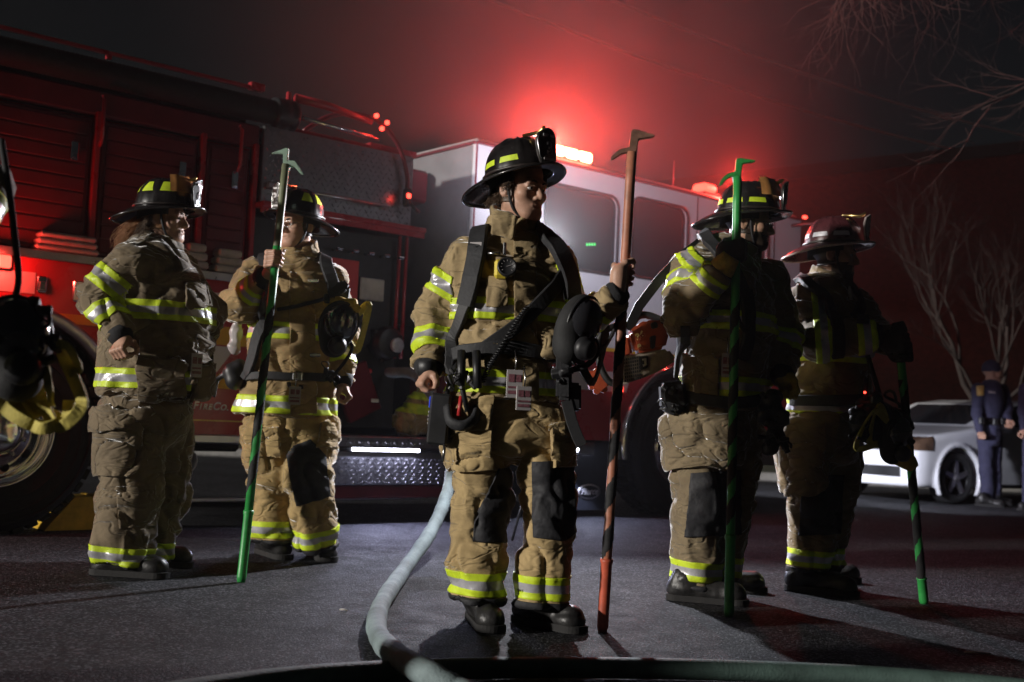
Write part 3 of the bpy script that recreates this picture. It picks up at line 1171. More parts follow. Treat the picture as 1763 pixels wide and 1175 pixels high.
EB('cab_lower', M_red, lowcab)
EB('wheel_well', M_under, lambda b: b.box((5.6, 0.55, 0.88), (1.36, 0.6, 0.88)))
decal('gold_stripe', M_yel, [(3.25, 1.345), (7.24, 1.345), (7.24, 1.375), (3.25, 1.375)])
decal('white_stripe', M_white, [(3.25, 1.02), (4.93, 1.02), (4.98, 1.18), (3.25, 1.18)])
for (a, c, lo_, hi_) in [(3.95, 4.76, 1.97, 2.62), (4.92, 5.62, 1.99, 2.66), (5.85, 6.75, 1.80, 2.64)]:
    wo = EB('window', M_gls, lambda b: b.box(((a + c) / 2, 0.032, (lo_ + hi_) / 2), (c - a + 0.02, 0.012, hi_ - lo_ + 0.02)))
    # rubber seal: rounded loop
    r_ = 0.10
    lp = []
    for (cu, cw, a0) in ((c - r_, hi_ - r_, 0), (a + r_, hi_ - r_, 90), (a + r_, lo_ + r_, 180), (c - r_, lo_ + r_, 270)):
        for k in range(7):
            t = R(a0 + 15 * k)
            lp.append((cu + r_ * math.cos(t), 0.0, cw + r_ * math.sin(t)))
    EB('window_seal', M_blk, lambda b: b.tube(lp, 0.013, 6, 0, False, True), wo)
for u in (3.86, 4.84, 5.74, 6.84):
    EB('door_seam', M_under, lambda b: b.box((u, -0.001, 2.08), (0.008, 0.006, 1.40)))
EB('door_handle', M_chr, lambda b: (b.box((4.70, -0.02, 1.72), (0.14, 0.03, 0.05), 0.01), b.box((5.84, -0.02, 1.66), (0.14, 0.03, 0.05), 0.01)))
for u in (3.72, 5.70):
    EB('cab_grab_rail', M_chr, lambda b: b.tube([(u, 0.0, 1.1), (u, -0.06, 1.14), (u, -0.06, 1.80), (u, 0.0, 1.84)], 0.015, 8))
EB('windscreen', M_gls, lambda b: b.box((7.26, W / 2, 2.22), (0.02, W - 0.3, 0.78), 0.008))
EB('front_bumper', M_chr, lambda b: (b.box((7.62, W / 2, 0.56), (0.5, W, 0.28), 0.03)))
EB('cab_step', M_tread, lambda b: b.box((4.1, 0.16, 0.55), (1.0, 0.32, 0.10), 0.008))
EB('lower_step', M_tread, lambda b: b.box((6.75, 0.14, 0.50), (0.7, 0.3, 0.12), 0.008))
EB('mirror_arm', M_blk, lambda b: (b.tube([(7.1, 0.02, 2.72), (7.3, -0.22, 2.76), (7.42, -0.30, 2.6)], 0.016, 8), b.box((7.42, -0.32, 2.36), (0.06, 0.24, 0.42), 0.03)))
EB('roof_vent', M_white, lambda b: (b.box((3.9, 1.6, 2.88), (0.6, 0.6, 0.12), 0.03)))
EB('antenna', M_dred, lambda b: b.tube([(5.58, 0.15, 2.83), (5.58, 0.15, 3.10)], [0.008, 0.004], 6))
EB('roof_box', M_dred, lambda b: b.box((3.1, 0.9, 2.52), (0.25, 0.7, 0.25), 0.02))
# mud flap with its oval maker's mark
mf = EB('mud_flap', mat('mud_flap', (0.02, 0.022, 0.03), 0.55, var=0.3, scale=7), lambda b: b.box((4.62, 0.07, 0.33), (0.42, 0.012, 0.55), 0.004))
ov = MB()
Mo = Matrix.Translation((4.61, 0.062, 0.205)) @ Matrix.Rotation(R(90), 4, 'X')
ov.lathe([(0.0, 0.002), (0.128, 0.002), (0.128, 0.0)], 40, 0, Mo @ Matrix.Scale(0.48, 4, (0, 1, 0)))
ov.build('oval_mark', M_white, mf)
ov = MB()
ov.lathe([(0.0, 0.0045), (0.112, 0.0045), (0.112, 0.0)], 40, 0, Mo @ Matrix.Scale(0.44, 4, (0, 1, 0)))
ov.build('oval_field', M_blk, mf)
me = text_mesh('Pierce', 0.075, None, 0.001, 0.35, 0.001, 'CENTER')
me.transform(Matrix.Translation((4.61, 0.055, 0.183)) @ Mt0)
link('lettering', me, M_white, mf)
ml = EB('fender_lamp', M_chr, lambda b: b.lathe([(0.03, 0), (0.032, 0.02), (0.0, 0.03)], 16, 0, Matrix.Translation((4.36, -0.01, 0.545)) @ Matrix.Rotation(R(90), 4, 'X')))
EB('lamp_lens', M_led, lambda b: b.lathe([(0.022, 0.026), (0.016, 0.034), (0.0, 0.037)], 14, 0, Matrix.Translation((4.36, -0.012, 0.545)) @ Matrix.Rotation(R(90), 4, 'X')), ml)
EB('marker_lens', M_redl, lambda b: b.box((4.83, -0.045, 1.04), (0.03, 0.02, 0.04), 0.006))


def lamp(name, kind, loc, energy, col, radius=0.05, parent=None, rot=None, size=None):
    l = bpy.data.lights.new(name, kind)
    l.energy = energy
    l.color = col
    if kind in ('POINT', 'SPOT'):
        l.shadow_soft_size = radius
    if size:
        l.shape = 'RECTANGLE'
        l.size, l.size_y = size
    o = bpy.data.objects.new(name, l)
    COL.objects.link(o)
    o.location = Vector([float(c) for c in loc])
    if rot:
        o.rotation_euler = rot
    if parent:
        o.parent = parent
    return o


lamp('fender_lamp_light', 'SPOT', (4.40, -0.06, 0.53), 45, (0.66, 0.72, 1.0), 0.02, ml, (R(-38), 0, R(-8))).data.spot_size = R(130)
# roof light bar
lb = EB('light_bar', M_blk, lambda b: (b.box((4.22, 0.20, 2.845), (0.66, 0.26, 0.03), 0.01), b.box((4.22, 0.2, 2.875), (0.62, 0.22, 0.03), 0.008)))
for k in range(4):
    EB('bar_lens', M_redhot, lambda b: b.box((3.99 + k * 0.153, 0.17, 2.915), (0.145, 0.20, 0.085), 0.02), lb)
RED = (1.0, 0.045, 0.03)
lamp('bar_lamp', 'POINT', (4.22, 0.20, 3.02), 260, RED, 0.06, lb)
l2 = EB('beacon', M_blk, lambda b: b.box((6.0, 0.15, 2.85), (0.22, 0.2, 0.04), 0.01))
EB('beacon_lens', M_redl, lambda b: b.box((6.0, 0.15, 2.91), (0.19, 0.17, 0.09), 0.03), l2)
lamp('beacon_lamp', 'POINT', (6.2, -0.02, 3.0), 75, RED, 0.06, l2)
for u in (6.7, 6.95, 7.2, 7.45):
    EB('marker_lens', M_redl, lambda b: b.box((u, 0.1, 2.865), (0.05, 0.04, 0.03), 0.01))
lamp('side_warning_lamp', 'POINT', (-0.075, -0.13, 1.50), 9, RED, 0.05, wl)

# wheel chock on the road under the body
ch = MB()
Mc = Matrix(((1, 0, 0, 0), (0, 0, 1, 0), (0, 1, 0, 0), (0, 0, 0, 1)))
ch.prism([(0, 0), (0.62, 0), (0.62, 0.15), (0.52, 0.20), (0.16, 0.19), (0.03, 0.04)], 0.0, 0.22, 0, Mc)
for k in range(4):
    ch.box((0.28 + k * 0.08, 0.11, 0.197), (0.02, 0.2, 0.012), 0.003)
co = ch.build('wheel_chock', mat('chock_yellow', (0.70, 0.42, 0.04), 0.5, var=0.3, scale=8, bump=0.15))
co.location = Vector(TW(0.34, 0.12, 0.002).tolist())
co.rotation_euler = (0, 0, math.atan2(TD[1], TD[0]))
tag(co, 'yellow ridged chock on the road behind the rear wheel', 'wheel chock')

# headlights on the front of the engine
for k, y in enumerate((0.30, W - 0.30)):
    hl = EB('headlight', M_chr, lambda b: b.lathe([(0.10, 0.0), (0.105, 0.03), (0.09, 0.035), (0.0, 0.02)], 20, 0, Matrix.Translation((7.25, y, 0.98)) @ Matrix.Rotation(R(90), 4, 'Y')))
    EB('lamp_lens', M_led, lambda b: b.lathe([(0.08, 0.034), (0.05, 0.045), (0.0, 0.048)], 18, 0, Matrix.Translation((7.25, y, 0.98)) @ Matrix.Rotation(R(90), 4, 'Y')), hl)
    h_ = lamp('headlight_beam', 'SPOT', (7.33, y, 0.98), 620, (0.86, 0.88, 1.0), 0.05, hl, (R(69), 0, R(-90)))
    h_.data.spot_size = R(56)
    h_.data.spot_blend = 0.6

for k in range(4):
    EB('dash_readout', mat('green_led', (0.05, 0.5, 0.1), 0.4, var=0, emit=(0.1, 0.9, 0.2), estr=0.9), lambda b: b.box((4.44 + k * 0.028, 0.022, 2.19 + k * 0.004), (0.020, 0.004, 0.022), 0.002))
# ------------------------------------------------------------------ people: shared materials
SKIN = mat('skin', (0.52, 0.30, 0.21), 0.5, var=0.14, scale=35, bump=0.12, bscale=220, spec=0.4)
SKIN2 = mat('skin_tan', (0.42, 0.24, 0.16), 0.5, var=0.14, scale=35, bump=0.12, bscale=220, spec=0.4)
LIME = mat('trim_lime', (0.62, 0.78, 0.03), 0.5, var=0.16, scale=28, bump=0.15, bscale=60)
SILV = mat('trim_silver', (0.50, 0.49, 0.52), 0.35, 0.35, var=0.15, scale=40, bump=0.15, bscale=80)
KNEE = mat('knee_patch', (0.022, 0.022, 0.026), 0.7, var=0.35, scale=14, bump=0.35, bscale=40)
BOOT = mat('boot_leather', (0.022, 0.021, 0.021), 0.42, var=0.4, scale=18, bump=0.3, bscale=50, rvar=0.12)
SOLE = mat('boot_sole', (0.016, 0.015, 0.015), 0.85, var=0.3, scale=30, bump=0.3)
CUFF = mat('knit_cuff', (0.018, 0.018, 0.02), 0.9, var=0.3, scale=40, bump=0.5, bscale=150)
WEB = mat('black_webbing', (0.018, 0.018, 0.02), 0.62, var=0.3, scale=60, bump=0.3, bscale=260)
PAD = mat('black_padding', (0.022, 0.022, 0.025), 0.7, var=0.3, scale=25, bump=0.3, bscale=90)
HELM = mat('helmet_black', (0.016, 0.014, 0.014), 0.24, var=0.5, scale=14, rvar=0.12, coat=0.3)
LEATH = mat('shield_leather', (0.03, 0.022, 0.02), 0.4, var=0.4, scale=20, bump=0.2)
HWHITE = mat('helmet_pale', (0.50, 0.40, 0.38), 0.35, var=0.35, scale=30, coat=0.3)
HMAROON = mat('helmet_maroon', (0.075, 0.020, 0.024), 0.28, var=0.6, scale=11, rvar=0.1, coat=0.3)
BRASS = mat('brass', (0.75, 0.52, 0.2), 0.28, 1.0, var=0.2, scale=30)
HAIRD = mat('hair_dark', (0.035, 0.022, 0.014), 0.55, var=0.4, scale=90)
HAIRB = mat('hair_brown', (0.10, 0.06, 0.035), 0.5, var=0.4, scale=90)
HAIRR = mat('hair_blond', (0.42, 0.22, 0.11), 0.45, var=0.3, scale=90)
EYEW = mat('eye_white', (0.42, 0.38, 0.36), 0.2, var=0.0)
EYED = mat('eye_dark', (0.03, 0.02, 0.015), 0.1, var=0.0)
GLOVE = mat('glove_black', (0.03, 0.028, 0.028), 0.7, var=0.3, scale=40, bump=0.3)
GLOVEY = mat('glove_yellow', (0.55, 0.38, 0.06), 0.75, var=0.3, scale=40, bump=0.3)
VISOR = mat('visor', (0.03, 0.03, 0.035), 0.08, var=0.15, scale=8, spec=0.8, coat=0.6)
AMBERV = mat('amber_shield', (0.55, 0.25, 0.08), 0.2, var=0.3, scale=12, coat=0.5)
WEBY = mat('yellow_webbing', (0.55, 0.46, 0.10), 0.75, var=0.25, scale=30, bump=0.4, bscale=120)
CARD = mat('id_card', (0.40, 0.37, 0.37), 0.35, var=0.1, scale=60)
CARDI = mat('id_print', (0.25, 0.10, 0.12), 0.4, var=0.5, scale=120)
REDP = mat('red_plastic', (0.5, 0.03, 0.03), 0.4, var=0.2)
STEEL = mat('steel', (0.5, 0.5, 0.5), 0.25, 1.0, var=0.2, scale=30)


def wrinkle(v, n, seed, amp, foci=(), zf=1.0):
    """cloth folds: displace along normals, stronger near joints (foci = [(point, radius, gain)])"""
    o = np.array([seed * 3.7, seed * 1.3, seed * 7.1], np.float32)
    warp = np.stack([vnoise(v * 6 + o + k * 9.1) for k in range(3)], 1) * 0.05
    w = v + warp
    lo = vnoise(w * np.array([5, 5, 7], np.float32) + o)
    wd = w + (w[:, [2, 0, 1]] * 0.35)                  # folds run slightly diagonally
    f1 = 1 - np.abs(vnoise(wd * np.array([5.5, 5.5, 15 * zf], np.float32) + o + 5)) * 2
    f2 = 1 - np.abs(vnoise(w * np.array([9, 9, 27 * zf], np.float32) + o + 11)) * 2
    f1 = np.where(f1 > 0, f1 ** 1.4, f1 * 0.5)
    f2 = np.where(f2 > 0, f2 ** 1.4, f2 * 0.5)
    g = np.full(len(v), 0.55, np.float32)
    for (c, r, gn) in foci:
        g += gn * np.exp(-np.sum((v - np.array(c, np.float32)) ** 2, 1) / (r * r))
    f3 = np.maximum(0, 1 - np.abs(vnoise(wd * np.array([7, 7, 11], np.float32) + o + 17)) * 3.2) ** 1.5
    f4 = np.maximum(0, 1 - np.abs(vnoise(w[:, [1, 0, 2]] * np.array([9, 9, 6], np.float32) + o + 29)) * 4.5) ** 1.3
    d = amp * (0.6 * lo + g * (0.95 * f1 + 0.45 * f2 - 0.5) - 1.5 * f3 + 0.8 * f4)
    return v + n * d[:, None]


def hit(shape, x, y, Y0, off=0.0):
    """first surface point of shape seen at photo pixel x, y"""
    r = ray(x, y)
    r = r / np.linalg.norm(r)
    t = max(0.3, (Y0 - 0.9) / r[1])
    for _ in range(90):
        d = float(shape(np.array([CAM + r * t], np.float32))[0])
        if abs(d) < 0.0015 or t > 30:
            break
        t += d * 0.8
    p = CAM + r * t
    if abs(d) > 0.02:
        p = P(x, y, Y0)
        p = shape.project([p])[0]
    return np.array(p, float)


def ribbon(pts, nrm, w, t, mb=None, mi=0):
    """flat strap through pts lying on a surface with normals nrm"""
    mb = mb or MB()
    pts = [Vector([float(c) for c in p]) for p in pts]
    nrm = [Vector([float(c) for c in n]).normalized() for n in nrm]
    vs, fs = [], []
    N = len(pts)
    for i in range(N):
        tg = (pts[min(i + 1, N - 1)] - pts[max(i - 1, 0)])
        tg = tg.normalized() if tg.length > 1e-7 else Vector((0, 0, 1))
        s = tg.cross(nrm[i])
        s = s.normalized() if s.length > 1e-6 else Vector((1, 0, 0))
        a, b = pts[i] - s * w / 2, pts[i] + s * w / 2
        up = nrm[i] * t
        vs += [a - nrm[i] * 0.006, b - nrm[i] * 0.006, b + up * 0.8, b - s * w * 0.06 + up, a + s * w * 0.06 + up, a + up * 0.8]
    for i in range(N - 1):
        for k in range(6):
            k2 = (k + 1) % 6
            fs.append((i * 6 + k, i * 6 + k2, i * 6 + 6 + k2, i * 6 + 6 + k))
    fs += [tuple(range(6))[::-1], tuple((N - 1) * 6 + k for k in range(6))]
    mb.add(vs, fs, mi, False)
    return mb


def strap_on(shape, pix, Y0, w, t, extra=None, n=8, off=0.004):
    """strap laid on a garment through photo pixels (extra: further world points, e.g. over the shoulder)"""
    pts = [hit(shape, x, y, Y0) for x, y in pix]
    if extra is not None:
        pts = [np.array(p) for p in extra[0]] + pts + [np.array(p) for p in extra[1]]
    pts = np.array(smoothpath(pts, n), np.float32)
    pts = shape.project(pts, off, 3)
    return ribbon(pts, shape.grad(pts, 0.01), w, t)


def hand_sdf(c, a, b, r, wrist, flip=1, fat=1.0, curl=1.0):
    """hand closed round an axis: c grip centre, a axis towards the thumb, b from the axis to the palm"""
    c, a = np.array(c, float), np.array(a, float)
    a = a / np.linalg.norm(a)
    if b is None:                      # palm side follows from where the wrist is
        w_ = np.array(wrist, float) - c
        w_ = w_ - a * (w_ @ a)
        w_ /= np.linalg.norm(w_)
        b = w_ * math.cos(R(42)) + np.cross(a, w_) * flip * math.sin(R(42))
    b = np.array(b, float)
    b = b - a * (b @ a)
    b = b / np.linalg.norm(b)
    e = np.cross(a, b) * flip

    def pt(deg, rad, al):
        t = math.radians(deg)
        return c + (b * math.cos(t) + e * math.sin(t)) * rad + a * al
    S = Shape()
    offs = (0.033, 0.011, -0.0105, -0.031)
    rads = (0.0096, 0.0100, 0.0095, 0.0082)
    lens = (0.95, 1.0, 0.97, 0.86)
    wrist = np.array(wrist, float)
    base = pt(-42, r + 0.036, -0.004)
    for i in range(4):
        S.add(cone(base + a * offs[i] * 0.62, pt(48, r + 0.022, offs[i] * 1.04), 0.0150 * fat, 0.0125 * fat), 0.012)
    S.add(cone(base, wrist, 0.028 * fat, 0.029 * fat), 0.03)
    for i in range(4):
        f = rads[i] * fat
        k1, k2, k3, k4 = pt(48, r + 0.022, offs[i] * 1.04), pt(48 + 68 * lens[i] * curl, r + 0.016, offs[i]), pt(48 + 122 * lens[i] * curl, r + 0.0115, offs[i]), pt(48 + 165 * lens[i] * curl, r + 0.011, offs[i])
        S.add(cone(k1, k2, f * 1.16, f * 1.05), 0.006)
        S.add(cone(k2, k3, f * 1.05, f), 0.003)
        S.add(cone(k3, k4, f, f * 0.86), 0.003)
    tb, t1, t2, t3 = pt(-48, r + 0.034, 0.012), pt(-66, r + 0.026, 0.040), pt(-112, r + 0.014, 0.052), pt(-158, r + 0.0125, 0.050)
    S.add(cone(tb, t1, 0.017 * fat, 0.0135 * fat), 0.012)
    S.add(cone(t1, t2, 0.0125 * fat, 0.0112 * fat), 0.006)
    S.add(cone(t2, t3, 0.0112 * fat, 0.0095 * fat), 0.004)
    allp = np.array([base, wrist, t1, t3, pt(48, r + .03, .04), pt(48, r + .03, -.04), pt(150, r + .02, 0), pt(220, r + .02, 0.04)])
    lo, hi = allp.min(0) - 0.045, allp.max(0) + 0.045
    v, q = nets(S, lo, hi, 0.0045)
    return v, q


def head_axes(yaw, pitch=0.0, roll=0.0):
    y, p, r = R(yaw), R(pitch), R(roll)
    f = np.array([math.sin(y) * math.cos(p), -math.cos(y) * math.cos(p), math.sin(p)])
    right = np.cross(f, [0, 0, 1])
    right /= np.linalg.norm(right)
    up = np.cross(right, f)
    r2 = right * math.cos(r) + up * math.sin(r)
    u2 = -right * math.sin(r) + up * math.cos(r)
    return np.array([r2, f, u2])


def head_sdf(neck_back=0.03, female=False):
    S = Shape()
    S.add(ball((0, -0.016, 0.045), (0.078, 0.098, 0.092)), 0.02, 'skull')
    S.add(ball((0, 0.020, -0.040), (0.060, 0.070, 0.078)), 0.035, 'face')
    S.add(ball((0, 0.066, -0.092), (0.026, 0.024, 0.022)), 0.028, 'chin')
    for s in (-1, 1):
        S.add(cone((s * 0.056, -0.005, -0.055), (s * 0.026, 0.058, -0.092), 0.020, 0.018), 0.03, 'jaw')
        S.add(ball((s * 0.043, 0.056, -0.022), (0.024, 0.024, 0.020)), 0.025, 'cheek')
    S.add(cone((-0.036, 0.078, 0.020), (0.036, 0.078, 0.020), 0.013, 0.013), 0.018, 'brow')
    for s in (-1, 1):
        S.cut(ball((s * 0.032, 0.099, -0.001), (0.021, 0.020, 0.014)), 0.016)
    S.add(cone((0, 0.083, 0.012), (0, 0.106, -0.032), 0.008, 0.0125), 0.012, 'nose')
    for s in (-1, 1):
        S.add(ball((s * 0.0135, 0.093, -0.037), (0.009, 0.012, 0.008)), 0.006, 'nose')
        S.add(cone((s * 0.020, 0.0885, 0.0065), (s * 0.045, 0.077, 0.0045), 0.0048, 0.0045), 0.004, 'lid')
        S.add(cone((s * 0.021, 0.0855, -0.0110), (s * 0.044, 0.077, -0.0100), 0.0040, 0.0036), 0.004, 'lid')
    S.add(cone((-0.017, 0.081, -0.0635), (0.017, 0.081, -0.0635), 0.0065, 0.0065), 0.008, 'lips')
    S.add(ball((0, 0.088, -0.0625), (0.013, 0.007, 0.006)), 0.006, 'lips')
    S.add(ball((0, 0.085, -0.0755), (0.017, 0.009, 0.0075)), 0.006, 'lips')
    S.cut(cone((-0.022, 0.092, -0.069), (0.022, 0.092, -0.069), 0.0022, 0.0022), 0.004)
    for s in (-1, 1):
        S.add(ball((s * 0.078, -0.012, -0.006), (0.009, 0.019, 0.032), ((0.94, 0.34 * s, 0), (-0.34 * s, 0.94, 0), (0, 0, 1))), 0.006, 'ear')
        S.cut(ball((s * 0.088, -0.008, -0.004), (0.007, 0.010, 0.020)), 0.006)
    S.add(cone((0, -0.020, -0.06), (0, -0.020 - neck_back, -0.20), 0.054, 0.060), 0.03, 'neck')
    return S


HEAD = head_sdf()
HV, HQ = nets(HEAD, (-0.10, -0.13, -0.21), (0.10, 0.135, 0.15), 0.0046)
HC = HV[HQ].mean(1)


def xf(v, A, o, s=1.0):
    return (np.asarray(v) * s) @ A + np.asarray(o)


def hair_strands(name, roots, dirs, n_, mt, parent, length, rad, seed, wave=0.02, droop=1.0):
    rnd = random.Random(seed)
    mb = MB()
    for k in range(n_):
        i = rnd.randrange(len(roots))
        p = Vector([float(c) + rnd.uniform(-0.012, 0.012) for c in roots[i]])
        d = Vector([float(c) for c in dirs[i]]) + Vector((rnd.uniform(-.4, .4), rnd.uniform(-.4, .4), rnd.uniform(-.3, .3)))
        d.normalize()
        L_ = length * rnd.uniform(0.5, 1.15)
        pts, N = [], 8
        ph, ph2 = rnd.uniform(0, 6.3), rnd.uniform(0, 6.3)
        wv = wave * rnd.uniform(0.5, 1.4)
        for j in range(N):
            pts.append(p + Vector((math.sin(ph + j * 1.2) * wv, math.sin(ph2 + j * 1.1) * wv, 0)) * (j / N))
            d = (d + Vector((0, 0, -0.32 * droop))).normalized()
            p = p + d * L_ / N
        mb.tube(pts, [rad * (1 - 0.75 * j / (N - 1)) for j in range(N)], 3, 0, False)
    return mb.build(name, mt, parent, False)


def helmet(parent, A, o, style, shield_txt=None, trim='tet', eye_shield=False, sub=''):
    """leather style helmet; A rows = right, forward, up; o head centre"""
    root = empty('helmet', (0, 0, 0), 0, parent)
    M_ = Matrix([[A[0][i], A[1][i], A[2][i], o[i]] for i in range(3)] + [[0, 0, 0, 1]])
    shell = HMAROON if style == 'white' else HELM
    a_, b_, z0, hgt = 0.112, 0.140, 0.042, 0.150
    NT, NP = 64, 16

    def dome(th, t, off=0.0):
        # th 0 = front; t 0 base .. 1 crown
        prof = math.cos(t * math.pi / 2) ** 0.72
        rid = 0.0045 * max(0, math.cos(8 * th)) ** 14 * math.sin(min(1, t * 1.5 + .25) * math.pi / 2)
        r = prof + (rid + off) / 0.125
        return Vector((a_ * r * math.sin(th), b_ * r * math.cos(th) - 0.006, z0 + hgt * math.sin(t * math.pi / 2) * 0.98 + (rid + off) * math.sin(t * math.pi / 2)))
    mb = MB()
    vs = [dome(2 * math.pi * i / NT, j / NP) for j in range(NP) for i in range(NT)] + [dome(0, 1)]
    fs = [(j * NT + i, j * NT + (i + 1) % NT, (j + 1) * NT + (i + 1) % NT, (j + 1) * NT + i) for j in range(NP - 1) for i in range(NT)]
    fs += [((NP - 1) * NT + i, (NP - 1) * NT + (i + 1) % NT, NP * NT) for i in range(NT)]
    mb.add(vs, fs, 0, True, M_)
    mb.build('dome', shell, root)

    # brim
    def brim(th, k):
        c = math.cos(th)
        back = max(0, -c) ** 1.6
        w = 0.036 + 0.016 * max(0, c) ** 2 + 0.074 * back
        x, y = a_ * math.sin(th), b_ * c - 0.006
        n_ = Vector((math.sin(th) / a_, c / b_, 0)).normalized()
        z = z0 + 0.004 - k ** 1.4 * (0.004 + 0.016 * abs(math.sin(th)) + 0.052 * back - 0.010 * max(0, c))
        return Vector((x, y, z)) + n_ * w * k
    NK = 7
    mb = MB()
    vs = []
    for i in range(NT):
        th = 2 * math.pi * i / NT
        top = [brim(th, k / (NK - 1)) for k in range(NK)]
        vs += [p + Vector((0, 0, 0.003)) for p in top] + [p - Vector((0, 0, 0.004)) for p in reversed(top)]
    m2 = 2 * NK
    fs = [(i * m2 + k, i * m2 + (k + 1) % m2, ((i + 1) % NT) * m2 + (k + 1) % m2, ((i + 1) % NT) * m2 + k) for i in range(NT) for k in range(m2)]
    mb.add(vs, fs, 0, True, M_)
    bo = mb.build('brim', shell, root)
    mb = MB()
    mb.tube([brim(2 * math.pi * i / NT, 1.0) for i in range(NT)], 0.0052, 7, 0, False, True, 1.0, (0, 0, 1), M_)
    mb.build('brim_edge', HELM if style != 'white' else HWHITE, bo)
    # band round the base of the dome
    mb = MB()
    mb.tube([dome(2 * math.pi * i / NT, 0.06, 0.004) for i in range(NT)], 0.006, 6, 0, False, True, 1.0, (0, 0, 1), M_)
    mb.build('hat_band', LEATH, root)
    # reflective trapezoids
    if trim == 'tet':
        cfg = [(k * 45 + 22.5, 0.34, 0.62, 15) for k in range(8) if k not in (0, 7)]
    else:
        cfg = [(k * 45 + 22.5, 0.17, 0.27, 17) for k in range(8) if k not in (0, 7)]
    for (c0, t0, t1, hw) in cfg:
        mb = MB()
        rows = 4
        vs = []
        for j in range(rows + 1):
            t = t0 + (t1 - t0) * j / rows
            h = hw * (1 - 0.42 * j / rows) if trim == 'tet' else hw * (1 - 0.08 * j / rows)
            for i in range(6):
                vs.append(dome(R(c0 - h + 2 * h * i / 5), t, 0.0022))
        fs = [(j * 6 + i, j * 6 + i + 1, j * 6 + 7 + i, j * 6 + 6 + i) for j in range(rows) for i in range(5)]
        mb.add(vs, fs, 0, True, M_)
        mb.build('reflective_patch', LIME if style != 'white' else SILV, root)
    # front shield
    mb = MB()
    pr = [(-0.036, 0.0), (0.036, 0.0), (0.046, 0.03), (0.052, 0.085), (0.044, 0.115), (0.024, 0.128), (0, 0.138), (-0.024, 0.128), (-0.044, 0.115), (-0.052, 0.085), (-0.046, 0.03)]
    Ms = M_ @ Matrix.Translation((0, b_ + 0.010, z0 + 0.012)) @ Matrix.Rotation(R(-4), 4, 'X')

    def sp(x, z, off):
        return Vector((x, -x * x * 7 - 0.02 * max(0, z - 0.05) + off + 0.006, z))
    n_ = len(pr)
    vs = [sp(x, z, 0.004) for x, z in pr] + [sp(x, z, -0.003) for x, z in pr] + [sp(0, 0.07, 0.005), sp(0, 0.07, -0.003)]
    fs = [(i, (i + 1) % n_, 2 * n_) for i in range(n_)] + [(n_ + (i + 1) % n_, n_ + i, 2 * n_ + 1) for i in range(n_)] + [(i, n_ + i, n_ + (i + 1) % n_, (i + 1) % n_) for i in range(n_)]
    mb.add(vs, fs, 0, False, Ms)
    so = mb.build('front_shield', HWHITE if style == 'white' else LEATH, root)
    mb = MB()
    mb.tube([sp(x * 0.93, 0.004 + z * 0.95, 0.0055) for x, z in pr], 0.0022, 5, 0, False, True, 1.0, (0, 0, 1), Ms)
    mb.build('shield_border', STEEL if style != 'white' else LEATH, so)
    if shield_txt:
        me = text_mesh(shield_txt, 0.062, None, 0.0012, 0, 0.0022, 'CENTER')
        # facing forward: text x runs to the wearer's left when read from the front
        T_ = Matrix(((-1, 0, 0, 0), (0, 0, 1, 0.0085), (0, 1, 0, 0.040), (0, 0, 0, 1)))
        me.transform(Ms @ T_)
        link('shield_number', me, (LEATH if style == 'white' else CARD), so)
    for s in (-1, 1):
        mb = MB()
        mb.box((s * 0.0, 0.007, 0.020 if s < 0 else 0.108), (0.060, 0.003, 0.010), 0.001, 0, Ms)
        mb.build('shield_panel', CARD if style != 'white' else LEATH, so)
    # shield holder on the crown
    mb = MB()
    mb.tube([dome(0, 0.92, 0.004), dome(0, 0.62, 0.022), Vector((0, b_ - 0.004, z0 + 0.150)), Vector((0, b_ + 0.006, z0 + 0.160))], [0.006, 0.009, 0.009, 0.005], 7, 0, True, False, 1.0, (1, 0, 0), M_)
    mb.build('shield_holder', BRASS, root)
    # liner / ear cover below the brim
    mb = MB()
    vs = []
    N2, a0, a1 = 30, R(62), R(298)
    for i in range(N2 + 1):
        th = a0 + (a1 - a0) * i / N2
        bk = max(0, -math.cos(th))
        for (rr_, zz) in ((0.93, z0 + 0.012), (0.90, z0 - 0.022), (0.885 + 0.03 * bk, z0 - 0.034 - 0.022 * bk)):
            vs.append((a_ * rr_ * math.sin(th), b_ * rr_ * math.cos(th) - 0.006, zz))
    fs = [(i * 3 + k, i * 3 + k + 1, i * 3 + 4 + k, i * 3 + 3 + k) for i in range(N2) for k in range(2)]
    mb.add(vs, fs, 0, True, M_)
    mb.build('liner', CUFF, root)
    if eye_shield:
        mb = MB()
        vs = []
        for i in range(15):
            th = R(-62 + 124 * i / 14)
            for j in range(4):
                t = 0.30 + 0.14 * j
                vs.append(dome(th, t, 0.016 + 0.004 * j))
        fs = [(i * 4 + j, i * 4 + j + 1, i * 4 + 5 + j, i * 4 + 4 + j) for i in range(14) for j in range(3)]
        mb.add(vs, fs, 0, True, M_)
        mb.build('eye_shield', AMBERV, root)
    return root, M_


